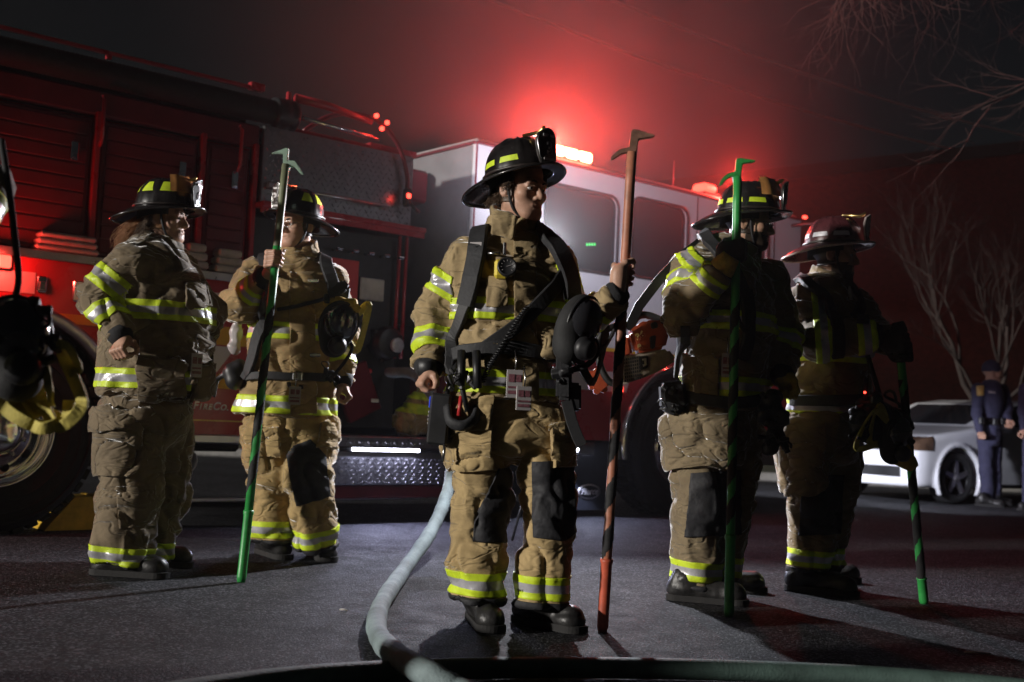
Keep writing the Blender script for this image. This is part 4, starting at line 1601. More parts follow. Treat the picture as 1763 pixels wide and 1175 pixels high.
def face_mask(parent, c, f, up, s=1.0, straps=((0.3, 0.2),), seed=1, sc=WEBY, name='face_mask'):
    """breathing mask hanging on its straps: rubber skirt, visor bowl, regulator, webbing"""
    f = np.array(f, float)
    f /= np.linalg.norm(f)
    up = np.array(up, float)
    x = np.cross(f, up)
    x /= np.linalg.norm(x)
    up = np.cross(x, f)
    A = np.array([x, f, up])
    root = empty(name, (0, 0, 0), 0, parent)
    S = Shape()
    S.add(ball((0, 0, 0), (0.085, 0.06, 0.112)), 0.01)
    S.add(ball((0, 0.02, -0.09), (0.055, 0.05, 0.05)), 0.03)
    S.cut(ball((0, -0.05, 0), (0.075, 0.07, 0.10)), 0.01)
    v, q = nets(S, (-0.11, -0.08, -0.16), (0.11, 0.09, 0.13), 0.007)
    link('skirt', pymesh('skirt', xf(v, A, c, s), q), M_rub, root)
    S = Shape()
    S.add(ball((0, 0.012, 0.018), (0.078, 0.066, 0.088)), 0.01)
    S.cut(ball((0, 0.0, 0.018), (0.078, 0.064, 0.088)), 0.004)
    S.cut(rbox((0, -0.1, 0), (0.2, 0.1, 0.2), 0.01), 0.004)
    v, q = nets(S, (-0.1, -0.03, -0.09), (0.1, 0.1, 0.13), 0.005)
    link('visor', pymesh('visor', xf(v, A, c, s), q), VISOR, root)
    M_ = Matrix([[A[0][i] * s, A[1][i] * s, A[2][i] * s, c[i]] for i in range(3)] + [[0, 0, 0, 1]])
    mb = MB()
    mb.lathe([(0, 0.0), (0.036, 0.0), (0.040, 0.01), (0.040, 0.028), (0.034, 0.032), (0.034, 0.045), (0.020, 0.052), (0, 0.053)], 20, 0, M_ @ Matrix.Translation((0, 0.06, -0.07)) @ Matrix.Rotation(R(-90), 4, 'X'))
    mb.build('regulator', M_blk, root)
    mb = MB()
    lp = [(0.079 * math.cos(t), 0.022, 0.018 + 0.089 * math.sin(t)) for t in [2 * math.pi * k / 30 for k in range(30)]]
    mb.tube(lp, 0.006, 6, 0, False, True, 1.0, (0, 1, 0), M_)
    mb.build('visor_frame', M_blk, root)
    rnd = random.Random(seed)
    for (dx, dz) in straps:
        # webbing loop leaving the skirt, sagging and returning
        p0 = Vector((0.07 * (1 if dx > 0 else -1), -0.01, 0.06 * (1 if dz > 0 else -0.6)))
        p3 = Vector((0.06 * (1 if dx > 0 else -1), -0.02, -0.06))
        p1 = p0 + Vector((dx, rnd.uniform(-.04, .02), dz))
        p2 = p0 + Vector((dx * 1.15, rnd.uniform(-.05, .02), dz - 0.16 - rnd.uniform(0, .05)))
        pp = smoothpath([p0, p1, p2, p3], 7)
        nn = []
        for i, p in enumerate(pp):
            tg = Vector((pp[min(i + 1, len(pp) - 1)] - pp[max(0, i - 1)]).tolist())
            nn.append(Vector((0.5 * math.sin(i * .45 + dx * 9), 1.0, 0.4 * math.sin(i * .6 + dz * 9))).normalized())
        P_ = [M_ @ Vector(p.tolist()) for p in pp]
        N_ = [(M_.to_3x3() @ n).normalized() for n in nn]
        ribbon(P_, N_, 0.030 * s, 0.0025).build('head_strap', sc, root)
    return root


def id_tag(parent, p, n, h=0.10, w=0.062):
    x, y, z = frame(Vector((0, 0, 1)), tuple(float(c) for c in n))
    n = Vector([float(c) for c in n])
    n.z = 0
    n.normalize()
    sd = Vector((0, 0, 1)).cross(n)
    M_ = Matrix([[sd[i], n[i], (0, 0, 1)[i], float(p[i]) + n[i] * 0.012] for i in range(3)] + [[0, 0, 0, 1]])
    mb = MB()
    mb.box((0, 0, -h / 2), (w, 0.003, h), 0.001, 0, M_)
    o = mb.build('id_card', CARD, parent)
    mb = MB()
    mb.box((-w * 0.2, 0.003, -h * 0.30), (w * 0.36, 0.001, h * 0.28), 0, 0, M_)
    mb.box((w * 0.24, 0.003, -h * 0.30), (w * 0.3, 0.001, h * 0.26), 0, 0, M_)
    mb.box((0, 0.003, -h * 0.62), (w * 0.8, 0.001, h * 0.07), 0, 0, M_)
    mb.box((0, 0.003, -h * 0.80), (w * 0.8, 0.001, h * 0.12), 0, 0, M_)
    q = mb.build('card_print', CARDI, o)
    q['kind'] = 'stuff'
    mb = MB()
    mb.tube([M_ @ Vector((0, 0, 0)), M_ @ Vector((0.003, 0.0, 0.03)), M_ @ Vector((-0.002, -0.008, 0.07))], 0.003, 5)
    mb.build('card_clip', STEEL, parent)
    return o
# ------------------------------------------------------------------ firefighters
class Crew:
    def __init__(s, Y0, yaw, label, seed, coat_col, pant_col=None, group=None, dirt=0.5, skin=None, base=None, res=0.011):
        s.Y0, s.yaw, s.seed = Y0, yaw, seed
        s.base = np.array(base if base is not None else (0, 0, 0), float)
        s.root = empty('person', s.base)
        tag(s.root, label, 'person')
        if group:
            s.root['group'] = group
        # parts are built in world space and hang off an identity child transform
        s.inv = Matrix.Translation(Vector((-s.base).tolist()))
        s.MC = fabric('turnout_%d' % seed, coat_col, dirt)
        s.MP = fabric('trousers_%d' % seed, pant_col or coat_col, dirt)
        s.skin = skin or SKIN
        s.res = res
        a = R(yaw)
        s.fwd = np.array([math.sin(a), -math.cos(a), 0])
        s.side = np.array([math.cos(a), math.sin(a), 0])
        s.bodyV, s.bodyQ = [], []

    def J(s, x, y, dy=0.0):
        return P(x, y, s.Y0 + dy)

    def addbody(s, v, q):
        n = sum(len(k) for k in s.bodyV)
        s.bodyV.append(np.asarray(v, np.float32))
        s.bodyQ.append(np.asarray(q) + n)

    def garments(s, torso, arms, hips, legs, amp=0.0125, ex=2.4, names=('turnout_coat', 'turnout_trousers')):
        J = s.J
        st = [(J(x, y, dy), hw, hd) for (x, y, dy, hw, hd) in torso]
        C = Shape()
        C.add(loft(st, s.side, s.fwd, ex), 0.03, 'torso')
        s.armJ = []
        for k, arm in enumerate(arms):
            aj = [(J(x, y, dy), r) for (x, y, dy, r) in arm]
            s.armJ.append(aj)
            C.add(limb(aj, None, True), 0.045, 'arm%d' % k)
        s.coatF = C
        allp = np.array([p for p, _, _ in st] + [p for a in s.armJ for p, _ in a])
        v, q = nets(C, allp.min(0) - 0.30, allp.max(0) + 0.30, s.res)
        n = normals(v, q)
        foci = [(a[1][0], 0.13, 0.9) for a in s.armJ] + [(a[-1][0], 0.1, 0.6) for a in s.armJ] + [(st[1][0], 0.22, 0.3)]
        v = wrinkle(v, n, s.seed, amp, foci)
        s.cv, s.cq = v, q
        s.creg = C.region(v[q].mean(1).astype(np.float32))
        s.coat = link(names[0], pymesh('coat', v - s.base, q), s.MC, s.root)
        T = Shape()
        hs = [(J(x, y, dy), hw, hd) for (x, y, dy, hw, hd) in hips]
        T.add(loft(hs, s.side, s.fwd, 2.3, False), 0.03, 'hips')
        s.legJ = []
        for k, leg in enumerate(legs):
            lj = [(J(x, y, dy), r) for (x, y, dy, r) in leg]
            s.legJ.append(lj)
            T.add(limb(lj, None, True), 0.035, 'leg%d' % k)
        s.pantF = T
        allp = np.array([p for p, _, _ in hs] + [p for a in s.legJ for p, _ in a])
        v, q = nets(T, allp.min(0) - 0.28, allp.max(0) + 0.28, s.res)
        n = normals(v, q)
        foci = [(a[-1][0], 0.13, 0.9) for a in s.legJ] + [(a[1][0], 0.14, 0.25) for a in s.legJ]
        v = wrinkle(v, n, s.seed + 40, amp, foci, 0.75)
        s.pv, s.pq = v, q
        s.preg = T.region(v[q].mean(1).astype(np.float32))
        s.pants = link(names[1], pymesh('trousers', v - s.base, q), s.MP, s.root)

    def patchobj(s, name, me, mats, parent):
        if me is None:
            return None
        me.transform(s.inv)
        return link(name, me, mats, parent)

    def band(s, which, reg, o, nrm, w, parent=None, mats=None, thick=0.004):
        """reflective band of width w round one part of a garment"""
        nrm = np.array(nrm, float) / np.linalg.norm(nrm)
        o = np.array(o, float)
        v, q, rg = (s.cv, s.cq, s.creg) if which == 'c' else (s.pv, s.pq, s.preg)
        regs = (reg,) if isinstance(reg, str) else reg
        me = patch(v, q, [(o + nrm * w / 2, nrm), (o - nrm * w / 2, -nrm)], np.isin(rg, regs), thick, (o, nrm, [-w * 0.19, w * 0.19]))
        return s.patchobj('reflective_trim', me, mats or [LIME, SILV, LIME], parent or (s.coat if which == 'c' else s.pants))

    def armband(s, k, seg, t, w=0.075):
        a = s.armJ[k]
        p0, p1 = a[seg][0], a[seg + 1][0]
        return s.band('c', 'arm%d' % k, p0 + (p1 - p0) * t, p1 - p0, w)

    def legband(s, k, t=0.72, w=0.075):
        a = s.legJ[k]
        p0, p1 = a[-2][0], a[-1][0]
        nr = (p1 - p0) / np.linalg.norm(p1 - p0)
        s.band('p', 'leg%d' % k, p1 - nr * 0.006, nr, 0.03, None, [KNEE, KNEE, KNEE], 0.003)
        return s.band('p', 'leg%d' % k, p0 + (p1 - p0) * t, p1 - p0, w)

    def torsoband(s, y, w=0.075, x=None, tilt=0.0):
        p = s.J(x or 0, y) if x else None
        z = s.J(s.cx, y)[2] if p is None else p[2]
        nrm = np.array([tilt, 0, 1.0])
        return s.band('c', 'torso', np.array([s.J(s.cx, y)[0], s.Y0, z]), nrm, w)

    def plate(s, name, which, reg, pix, thick, mt, parent=None, depth=0.5):
        """a patch of garment bounded by a convex photo-pixel polygon, stood off the surface (pockets, pads)"""
        v, q, rg = (s.cv, s.cq, s.creg) if which == 'c' else (s.pv, s.pq, s.preg)
        sh = s.coatF if which == 'c' else s.pantF
        pts = [P(x, y, s.Y0) for x, y in pix]
        cen = np.mean(pts, axis=0)
        cuts = []
        for i in range(len(pts)):
            a, b = pts[i], pts[(i + 1) % len(pts)]
            nn = np.cross(b - a, ray(*pix[i]))
            nn = nn / np.linalg.norm(nn)
            if (cen - a) @ nn > 0:
                nn = -nn
            cuts.append((a, nn))
        nrm = normals(v, q)[q].mean(1)
        view = v[q].mean(1) - CAM
        keep = (nrm * view).sum(1) < 0
        if reg:
            keep &= np.isin(rg, (reg,) if isinstance(reg, str) else reg)
        me = patch(v, q, cuts, keep, thick, None, True)
        return s.patchobj(name, me, [mt], parent or (s.coat if which == 'c' else s.pants))

    def boots(s, feet, wide=1.0):
        """feet: [(x, y px on the ground, yaw, length)]"""
        for k, (x, y, yaw, L_) in enumerate(feet):
            g = G(x, y)
            a = R(yaw)
            d = np.array([math.sin(a), -math.cos(a), 0])
            sd = np.array([math.cos(a), math.sin(a), 0])
            heel, toe = g - d * L_ * 0.36, g + d * L_ * 0.42
            top = s.legJ[k][-1][0]
            S = Shape()
            ank = heel + d * 0.035 + np.array([0, 0, 0.10])
            S.add(cone(top + np.array([0, 0, 0.03]), ank, 0.066, 0.060), 0.02)
            S.add(cone(heel + np.array([0, 0, 0.055]), heel + d * 0.03 + np.array([0, 0, 0.075]), 0.050, 0.056), 0.03)
            S.add(cone(heel + d * 0.05 + np.array([0, 0, 0.06]), toe + np.array([0, 0, 0.048]), 0.050, 0.042), 0.03)
            S.add(ball(toe + np.array([0, 0, 0.046]), (0.050 * wide, 0.056, 0.046), (sd, d, (0, 0, 1))), 0.03)
            S.cut(rbox(g - np.array([0, 0, 0.1]), (0.6, 0.6, 0.118), 0.001), 0.008)
            P_ = np.array([top, heel, toe])
            v, q = nets(S, P_.min(0) - 0.11, P_.max(0) + 0.11, 0.0085)
            v = wrinkle(v, normals(v, q), s.seed + k, 0.0035, [(ank, 0.07, 0.8)])
            b = link('boot', pymesh('boot', v - s.base, q), BOOT, s.root)
            # lugged sole
            mb = MB()
            n_ = 26
            out = []
            for i in range(n_):
                t = 2 * math.pi * i / n_
                c_ = math.cos(t)
                along = (toe + d * 0.012) if c_ > 0 else heel
                wv = 0.056 if c_ > 0 else 0.050
                out.append(along + d * c_ * (0.056 if c_ > 0 else 0.052) + sd * math.sin(t) * wv)
            vs = [(p[0], p[1], 0.004) for p in out] + [(p[0], p[1], 0.030) for p in out]
            mb.add(vs, [tuple(range(n_))[::-1], tuple(range(n_, 2 * n_))] + [(i, (i + 1) % n_, n_ + (i + 1) % n_, n_ + i) for i in range(n_)], 0, False, s.inv)
            mb.build('sole', SOLE, b)

    def head(s, x, y, dy, yaw, pitch=0, roll=0, size=1.0, helm='black', hp=6, hr=0, num=None, trim='tet', shield=False, hair='dark', collar=True, glasses=False, beard=False, strap=True, hoff=(0, 0, 0)):
        o = s.J(x, y, dy)
        A = head_axes(yaw, pitch, roll)
        s.addbody(xf(HV, A, o, size), HQ)
        s.headA, s.headO = A, o
        M_ = Matrix([[A[0][i] * size, A[1][i] * size, A[2][i] * size, o[i] - s.base[i]] for i in range(3)] + [[0, 0, 0, 1]])
        for e in (-1, 1):
            mb = MB()
            mb.lathe([(0.0001, -0.0125), (0.009, -0.009), (0.0125, 0), (0.009, 0.009), (0.0001, 0.0125)], 14, 0, M_ @ Matrix.Translation((e * 0.032, 0.0755, -0.002)))
            q = mb.build('eye', EYEW, s.root)
            mb = MB()
            mb.lathe([(0.0058, 0.0108), (0.004, 0.0122), (0.0, 0.0128)], 12, 0, M_ @ Matrix.Translation((e * 0.032 + 0.001, 0.0757, -0.002)) @ Matrix.Rotation(R(-90), 4, 'X'))
            mb.build('iris', EYED, q)
            pts = [M_ @ Vector((e * 0.014, 0.096, 0.0185)), M_ @ Vector((e * 0.030, 0.0935, 0.0245)), M_ @ Vector((e * 0.048, 0.078, 0.019))]
            mb = MB()
            mb.tube(smoothpath([tuple(p) for p in pts], 4), [0.0035, 0.0038, 0.004, 0.004, 0.0042, 0.004, 0.0035, 0.003, 0.002], 5)
            mb.build('eyebrow', HAIRD if hair != 'blond' else HAIRB, s.root)
        hm = {'dark': HAIRD, 'brown': HAIRB, 'blond': HAIRR}[hair]
        # close hair below the helmet: sides and back of the skull
        keep = (HC[:, 2] > -0.055) & (HC[:, 1] < 0.030 - 0.25 * np.maximum(0, -HC[:, 2])) & ~((np.abs(HC[:, 0]) > 0.070) & (np.abs(HC[:, 2] + 0.006) < 0.030) & (HC[:, 1] > -0.030))
        me = patch(HV, HQ, [], keep, 0.006)
        if me:
            me.transform(M_)
            link('hair', me, hm, s.root)
        if beard:
            kb = (HC[:, 2] < -0.040) & (HC[:, 2] > -0.125) & (HC[:, 1] > -0.005) & ~((np.abs(HC[:, 0]) < 0.024) & (np.abs(HC[:, 2] + 0.068) < 0.013)) & ~((HC[:, 2] > -0.052) & (np.abs(HC[:, 0]) < 0.05))
            me = patch(HV, HQ, [], kb, 0.0016)
            if me:
                me.transform(M_)
                link('beard', me, HAIRD, s.root)
        hA = head_axes(yaw, pitch + hp, roll + hr)
        ho = o - s.base + A.T @ (np.array(hoff) * size)
        s.helmet, s.helmM = helmet(s.root, hA * size, ho, helm, num, trim, shield)
        if glasses:
            mb = MB()
            for e in (-1, 1):
                mb.tube([M_ @ Vector((e * 0.033 + 0.023 * math.cos(t), 0.104 - abs(e * 0.033 + 0.023 * math.cos(t)) * 0.12, -0.003 + 0.016 * math.sin(t))) for t in [k * math.pi / 8 for k in range(16)]], 0.0014, 5, 0, False, True)
                mb.tube([M_ @ Vector((e * 0.056, 0.098, 0.002)), M_ @ Vector((e * 0.078, 0.05, 0.004)), M_ @ Vector((e * 0.082, -0.005, 0.006))], 0.0014, 5)
            mb.tube([M_ @ Vector((-0.010, 0.103, 0)), M_ @ Vector((0, 0.108, 0.002)), M_ @ Vector((0.010, 0.103, 0))], 0.0014, 5)
            mb.build('glasses', STEEL, s.root)
        if strap:
            mb = MB()
            for e in (-1, 1):
                mb.tube(smoothpath([tuple(M_ @ Vector(p)) for p in ((e * 0.090, 0.015, 0.035), (e * 0.083, 0.022, -0.03), (e * 0.064, 0.036, -0.085), (e * 0.022, 0.058, -0.121))], 5), 0.0058, 6, 0, True, False, 0.5)
            mb.build('chin_strap', WEB, s.helmet)
        if collar:
            s.collar()

    def collar(s, rad=0.086, top=0.104, open_=True):
        A, o = s.headA, s.headO
        nb = o + A.T @ np.array([0, -0.040, -0.205])
        nt = o + A.T @ np.array([0, -0.020, -0.085])
        ax = (nt - nb) / np.linalg.norm(nt - nb)
        S = Shape()
        S.add(cone(nb - ax * 0.05, nt + ax * 0.02, rad + 0.030, rad + 0.006), 0.02)
        S.cut(cone(nb - ax * 0.2, nt + ax * 0.2, rad + 0.004, rad - 0.012), 0.008)

        def topcut(p):
            # higher at the back, dipping at the throat
            h = (p - nt) @ ax
            fr = (p - nt) @ s.fwd
            return -(h + fr * 0.22 - 0.008)
        S.cut(topcut, 0.012)
        thr = nt + s.fwd * 0.10
        if open_:
            S.cut(cone(thr + s.side * 0.0 + ax * 0.03, thr - ax * 0.07, 0.028, 0.006), 0.012)
        v, q = nets(S, np.minimum(nb, nt) - 0.16, np.maximum(nb, nt) + 0.16, 0.008)
        v = wrinkle(v, normals(v, q), s.seed + 9, 0.006)
        link('collar', pymesh('collar', v - s.base, q), s.MC, s.coat)

    def grip(s, c, axis, palm, r, k, flip=1, glove=None, fat=1.0, curl=1.0, cuff=True):
        """hand on arm k closed round an axis at c"""
        w = s.armJ[k][-1][0]
        d = s.armJ[k][-1][0] - s.armJ[k][-2][0]
        d /= np.linalg.norm(d)
        v, q = hand_sdf(c, axis, palm, r, w + d * 0.01, flip, fat, curl)
        if glove:
            link('glove', pymesh('glove', v - s.base, q), glove, s.root)
        else:
            s.addbody(v, q)
        if cuff:
            mb = MB()
            p0, p1 = w - d * 0.02, w + d * 0.030
            mb.tube([p0, p0 + (p1 - p0) * .5, p1, p1 + d * 0.004], [s.armJ[k][-1][1] * .92, s.armJ[k][-1][1] * 0.86, 0.044, 0.036], 16, 0, True, False, 1.0, (0, 0, 1), s.inv)
            mb.build('wrist_cuff', CUFF, s.coat)

    def finish(s):
        # hidden core so that head, hands and limbs read as one figure
        S = Shape()
        t = s.coatF
        for a in s.armJ:
            S.add(limb([(p, max(0.03, r * 0.5)) for p, r in a]), 0.03)
        for a in s.legJ:
            S.add(limb([(p, max(0.04, r * 0.55)) for p, r in a[:-1]] + [(a[-1][0] * 0.7 + a[-2][0] * 0.3, 0.04)]), 0.04)
        top = (s.armJ[0][0][0] + s.armJ[1][0][0]) / 2
        bot = (s.legJ[0][0][0] + s.legJ[1][0][0]) / 2
        S.add(cone(bot, top, 0.10, 0.09), 0.05)
        S.add(cone(top, s.headO + s.headA.T @ np.array([0, -0.03, -0.12]), 0.06, 0.05), 0.05)
        allp = np.array([p for a in s.armJ + s.legJ for p, _ in a] + [s.headO])
        v, q = nets(S, allp.min(0) - 0.12, allp.max(0) + 0.12, 0.03, 1)
        s.addbody(v, q)
        link('body', pymesh('body', np.concatenate(s.bodyV) - s.base, np.concatenate(s.bodyQ)), s.skin, s.root)

    def strap(s, pix, w, t=0.008, before=(), after=(), mt=None, name='strap', parent=None, which='c', off=0.004):
        sh = s.coatF if which == 'c' else s.pantF
        mb = strap_on(sh, pix, s.Y0, w, t, (list(before), list(after)), 7, off + 0.010)
        mb.v = [(a - s.base[0], b - s.base[1], c - s.base[2]) for a, b, c in mb.v]
        return mb.build(name, mt or WEB, parent or s.root)

    def cluster(s, pieces, seed, mts=None):
        """hard bits of kit hanging together: [(x, y, dy, size)]"""
        rnd = random.Random(seed)
        for (x, y, dy, sz) in pieces:
            p = s.J(x, y, dy) - s.base
            M_ = Matrix.Translation(Vector(p.tolist())) @ Matrix.Rotation(rnd.uniform(0, 3), 4, 'X') @ Matrix.Rotation(rnd.uniform(0, 3), 4, 'Y')
            mb = MB()
            k = rnd.randrange(3)
            if k == 0:
                mb.box((0, 0, 0), (sz * 1.5, sz * 0.9, sz), sz * 0.16, 0, M_)
                mb.box((sz * .5, sz * .4, 0), (sz * .5, sz * 0.4, sz * .5), sz * 0.1, 0, M_)
            elif k == 1:
                mb.lathe([(0, -sz), (sz * .42, -sz), (sz * .5, -sz * .8), (sz * .5, sz * .2), (sz * .36, sz * .3), (sz * .36, sz * .8), (0, sz * .85)], 14, 0, M_)
            else:
                mb.tube([M_ @ Vector((sz * math.cos(t), sz * math.sin(t) * .8, sz * .3 * math.sin(2 * t))) for t in [j * .5 for j in range(11)]], sz * 0.16, 7)
            mb.build(('clip', 'valve', 'looped_strap')[(0, 1, 2).index(k)], rnd.choice(mts or [M_blk, M_blk, WEB, PAD]), s.root)

    def H(s, x, y, off=0.0, which='c'):
        sh = s.coatF if which == 'c' else s.pantF
        p = hit(sh, x, y, s.Y0)
        g = sh.grad(np.array([p], np.float32), 0.01)[0]
        return p + g * off - s.base, g


# ------------------------------------------------------------------ long hooks
M_green = mat('hook_green', (0.035, 0.32, 0.07), 0.4, var=0.2, scale=20)
M_paleg = mat('hook_pale_green', (0.34, 0.48, 0.38), 0.42, var=0.2, scale=20)
M_olive = mat('pole_olive', (0.20, 0.22, 0.13), 0.45, var=0.3, scale=18)
M_wood = mat('pole_wood', (0.44, 0.17, 0.10), 0.5, var=0.35, scale=18)
M_orng = mat('pole_orange', (0.55, 0.10, 0.05), 0.5, var=0.3, scale=16)
M_hst = mat('hook_rust', (0.38, 0.20, 0.14), 0.45, 0.4, var=0.4, scale=25)
M_tape = mat('grip_tape', (0.016, 0.016, 0.017), 0.8, var=0.4, scale=40, bump=0.5, bscale=120)


def pixprism(poly, Y, depth, bev=0.0, mb=None, mi=0, base=(0, 0, 0)):
    """solid whose outline is given in photo pixels at distance Y, with real depth"""
    mb = mb or MB()
    n = len(poly)
    fr = [P(x, y, Y) for x, y in poly]
    bm = bmesh.new()
    a = [bm.verts.new((p - np.array(base)).tolist()) for p in fr]
    b = [bm.verts.new((p + np.array([0, depth, 0]) - np.array(base)).tolist()) for p in fr]
    bm.faces.new(a)
    bm.faces.new(b[::-1])
    for i in range(n):
        bm.faces.new((a[i], b[i], b[(i + 1) % n], a[(i + 1) % n]))
    bmesh.ops.recalc_face_normals(bm, faces=bm.faces)
    if bev:
        bmesh.ops.bevel(bm, geom=bm.edges[:], offset=bev, segments=2, affect='EDGES', clamp_overlap=True)
    bm.verts.index_update()
    mb.add([v.co.copy() for v in bm.verts], [[v.index for v in f.verts] for f in bm.faces], mi)
    bm.free()
    return mb


def hook_pole(label, bot, top, headpix, headY, r, m_shaft, m_head, m_low, tape, low=0.16, turns=8.0, frac=0.62):
    """shaft, iron, lower sleeve and a spiral wrap of tape between tape[0] and tape[1] (fractions from the bottom)"""
    bot, top = np.array(bot), np.array(top)
    L_ = np.linalg.norm(top - bot)
    root = empty('roof_hook', bot)
    d = (top - bot) / L_
    MB().tube([bot + d * L_ * t - bot for t in np.linspace(low * 0.9, 1, 14)], r, 14).build('shaft', m_shaft, root)
    MB().tube([bot + d * L_ * t - bot for t in (0.0, 0.012, 0.03, low * 0.93, low * 0.96, low)], [r * 0.9, r * 1.15, r * 1.12, r * 1.12, r * 1.3, r * 1.3], 14).build('lower_sleeve', m_low, root)
    x, y, z = frame(d)
    mb = MB()
    N, K = 260, 9
    vs = []
    for i in range(N + 1):
        t = tape[0] + (tape[1] - tape[0]) * i / N
        a0 = turns * 2 * math.pi * i / N
        c = Vector((d * L_ * t).tolist())
        for k in range(K):
            a = a0 + frac * 2 * math.pi * k / (K - 1)
            rr_ = r * (1.10 + 0.05 * math.sin(i * 0.7) * math.sin(k * 2.0))
            vs.append(c + (x * math.cos(a) + y * math.sin(a)) * (rr_ if 0 < k < K - 1 else r * 0.98))
    fs = [(i * K + k, i * K + k + 1, (i + 1) * K + k + 1, (i + 1) * K + k) for i in range(N) for k in range(K - 1)]
    mb.add(vs, fs, 0, True)
    mb.build('grip_tape', m_tape_for(tape), root)
    pixprism(headpix, headY - 0.008, 0.018, 0.003, None, 0, bot).build('hook_head', m_head, root)
    tag(root, label, 'roof hook', 'long roof hooks held by the crew')
    return root, d


def m_tape_for(t):
    return M_tape


# line of each shaft: foot on the road, head at the hook
PB3, PT3 = G(1037, 1088), P(1088, 262, 4.26)
PB2, PT2 = G(415, 1003), P(492, 284, 5.45)
PB4, PT4 = G(1255, 1062), P(1270, 305, 4.86)
PB5, PT5 = G(1591, 1040), P(1548, 590, 5.27)


def on(b, t, y):
    """point of a shaft at photo row y"""
    lo, hi = 0.0, 1.0
    for _ in range(40):
        m_ = (lo + hi) / 2
        q = b + (t - b) * m_
        dlt = q - CAM
        z = dlt @ FW
        yy = 587.5 + (dlt[0] / z * FPX) * math.sin(RHO) - ((dlt @ UP) / z * FPX) * math.cos(RHO)
        if yy > y:
            lo = m_
        else:
            hi = m_
    return b + (t - b) * lo


hook_pole('dark taped roof hook with rusty iron head and orange foot, held by the central firefighter', PB3, PT3,
          [(1051, 271), (1068, 256), (1083, 254), (1087, 224), (1093, 222), (1128, 232), (1127, 236), (1100, 240), (1096, 262), (1092, 290), (1079, 290), (1083, 263), (1070, 265), (1053, 277)],
          PT3[1], 0.0185, M_wood, M_hst, M_orng, (0.15, 0.68), 0.15, 5.5, 0.62)
hook_pole('green and black spiral wrapped hook with pale green zigzag head, held up at left', PB2, PT2,
          [(466, 264), (494, 254), (497, 257), (495, 276), (507, 277), (511, 281), (523, 301), (518, 300), (506, 287), (498, 288), (498, 294), (487, 294), (487, 265)],
          PT2[1], 0.0185, M_olive, M_paleg, M_green, (0.20, 0.66), 0.16, 4.0, 0.66)
hook_pole('bright green roof hook with curved green claw, held before the bespectacled firefighter', PB4, PT4,
          [(1238, 318), (1246, 304), (1256, 298), (1266, 296), (1268, 274), (1273, 272), (1302, 276), (1300, 279), (1279, 282), (1276, 300), (1275, 314), (1263, 314), (1262, 304), (1255, 306), (1248, 312), (1242, 320)],
          PT4[1], 0.0185, M_green, M_green, M_green, (0.20, 0.72), 0.18, 6.0, 0.60)
hook_pole('short dark green tool shaft leaning down from the gloved hands at far right', PB5, PT5,
          [(1530, 578), (1538, 556), (1556, 552), (1563, 566), (1561, 606), (1553, 610), (1542, 606), (1533, 604)],
          PT5[1], 0.019, M_green, M_blk, M_green, (0.10, 0.86), 0.10, 5.0, 0.80)
# green paint under the tape of the second hook
MB().tube([on(PB2, PT2, y) - PB2 for y in (900, 700, 500, 425)], 0.0192, 14).build('green_sleeve', M_green, bpy.data.objects['roof_hook.001'])
# ---- the crew member in the middle, holding the dark wrapped hook
B3 = G(888, 1085)
c3 = Crew(4.32, 6, 'firefighter in tan turnout gear at the centre, head turned right, gripping a dark wrapped hook', 3, (0.40, 0.295, 0.155), (0.45, 0.325, 0.155), base=B3, res=0.0095)
c3.cx = 868
c3.garments(
    torso=[(868, 694, 0, 0.212, 0.175), (866, 655, 0, 0.205, 0.165), (868, 612, 0, 0.190, 0.150), (874, 550, 0, 0.205, 0.155), (880, 490, 0, 0.210, 0.150), (882, 440, 0, 0.185, 0.128), (886, 412, 0, 0.130, 0.105), (890, 392, 0, 0.08, 0.08)],
    arms=[[(806, 442, 0, 0.085), (748, 545, 0.03, 0.079), (738, 632, -0.08, 0.064)],
          [(955, 457, 0, 0.085), (988, 575, 0.03, 0.076), (1060, 508, -0.09, 0.060)]],
    hips=[(868, 640, 0, 0.165, 0.135), (872, 700, 0, 0.195, 0.155), (876, 750, 0, 0.205, 0.155), (880, 790, 0, 0.18, 0.13)],
    legs=[[(822, 740, 0, 0.118), (831, 868, -0.02, 0.108), (824, 960, 0, 0.104), (820, 1034, 0, 0.100)],
          [(935, 740, 0, 0.118), (945, 868, -0.02, 0.098), (936, 965, 0, 0.096), (931, 1042, 0, 0.097)]])
for (k, seg, t, w) in ((0, 0, 0.52, 0.084), (0, 1, 0.55, 0.084), (1, 1, 0.52, 0.08)):
    c3.armband(k, seg, t, w)
c3.torsoband(538, 0.078)
c3.torsoband(660, 0.085)
c3.legband(0, 0.56, 0.084)
c3.legband(1, 0.56, 0.084)
c3.plate('knee_pad', 'p', 'leg0', [(822, 808), (886, 806), (888, 922), (868, 935), (802, 931), (816, 900)], 0.007, KNEE)
c3.plate('knee_pad', 'p', 'leg1', [(917, 795), (986, 795), (992, 915), (972, 931), (919, 925)], 0.007, KNEE)
pk = c3.plate('cargo_pocket', 'p', None, [(765, 738), (848, 732), (846, 808), (800, 812), (766, 800)], 0.026, c3.MP)
c3.plate('pocket_flap', 'p', None, [(774, 690), (852, 684), (843, 742), (772, 744)], 0.034, c3.MP)
c3.plate('cargo_pocket', 'p', None, [(946, 728), (990, 728), (990, 806), (950, 806)], 0.022, c3.MP)
c3.plate('storm_flap', 'c', 'torso', [(884, 410), (922, 410), (926, 690), (886, 694)], 0.010, c3.MC)
c3.plate('chest_pocket', 'c', 'torso', [(838, 478), (872, 478), (874, 528), (838, 530)], 0.012, c3.MC)
c3.plate('coat_pocket', 'c', 'torso', [(792, 570), (862, 565), (862, 632), (794, 634)], 0.016, c3.MC)
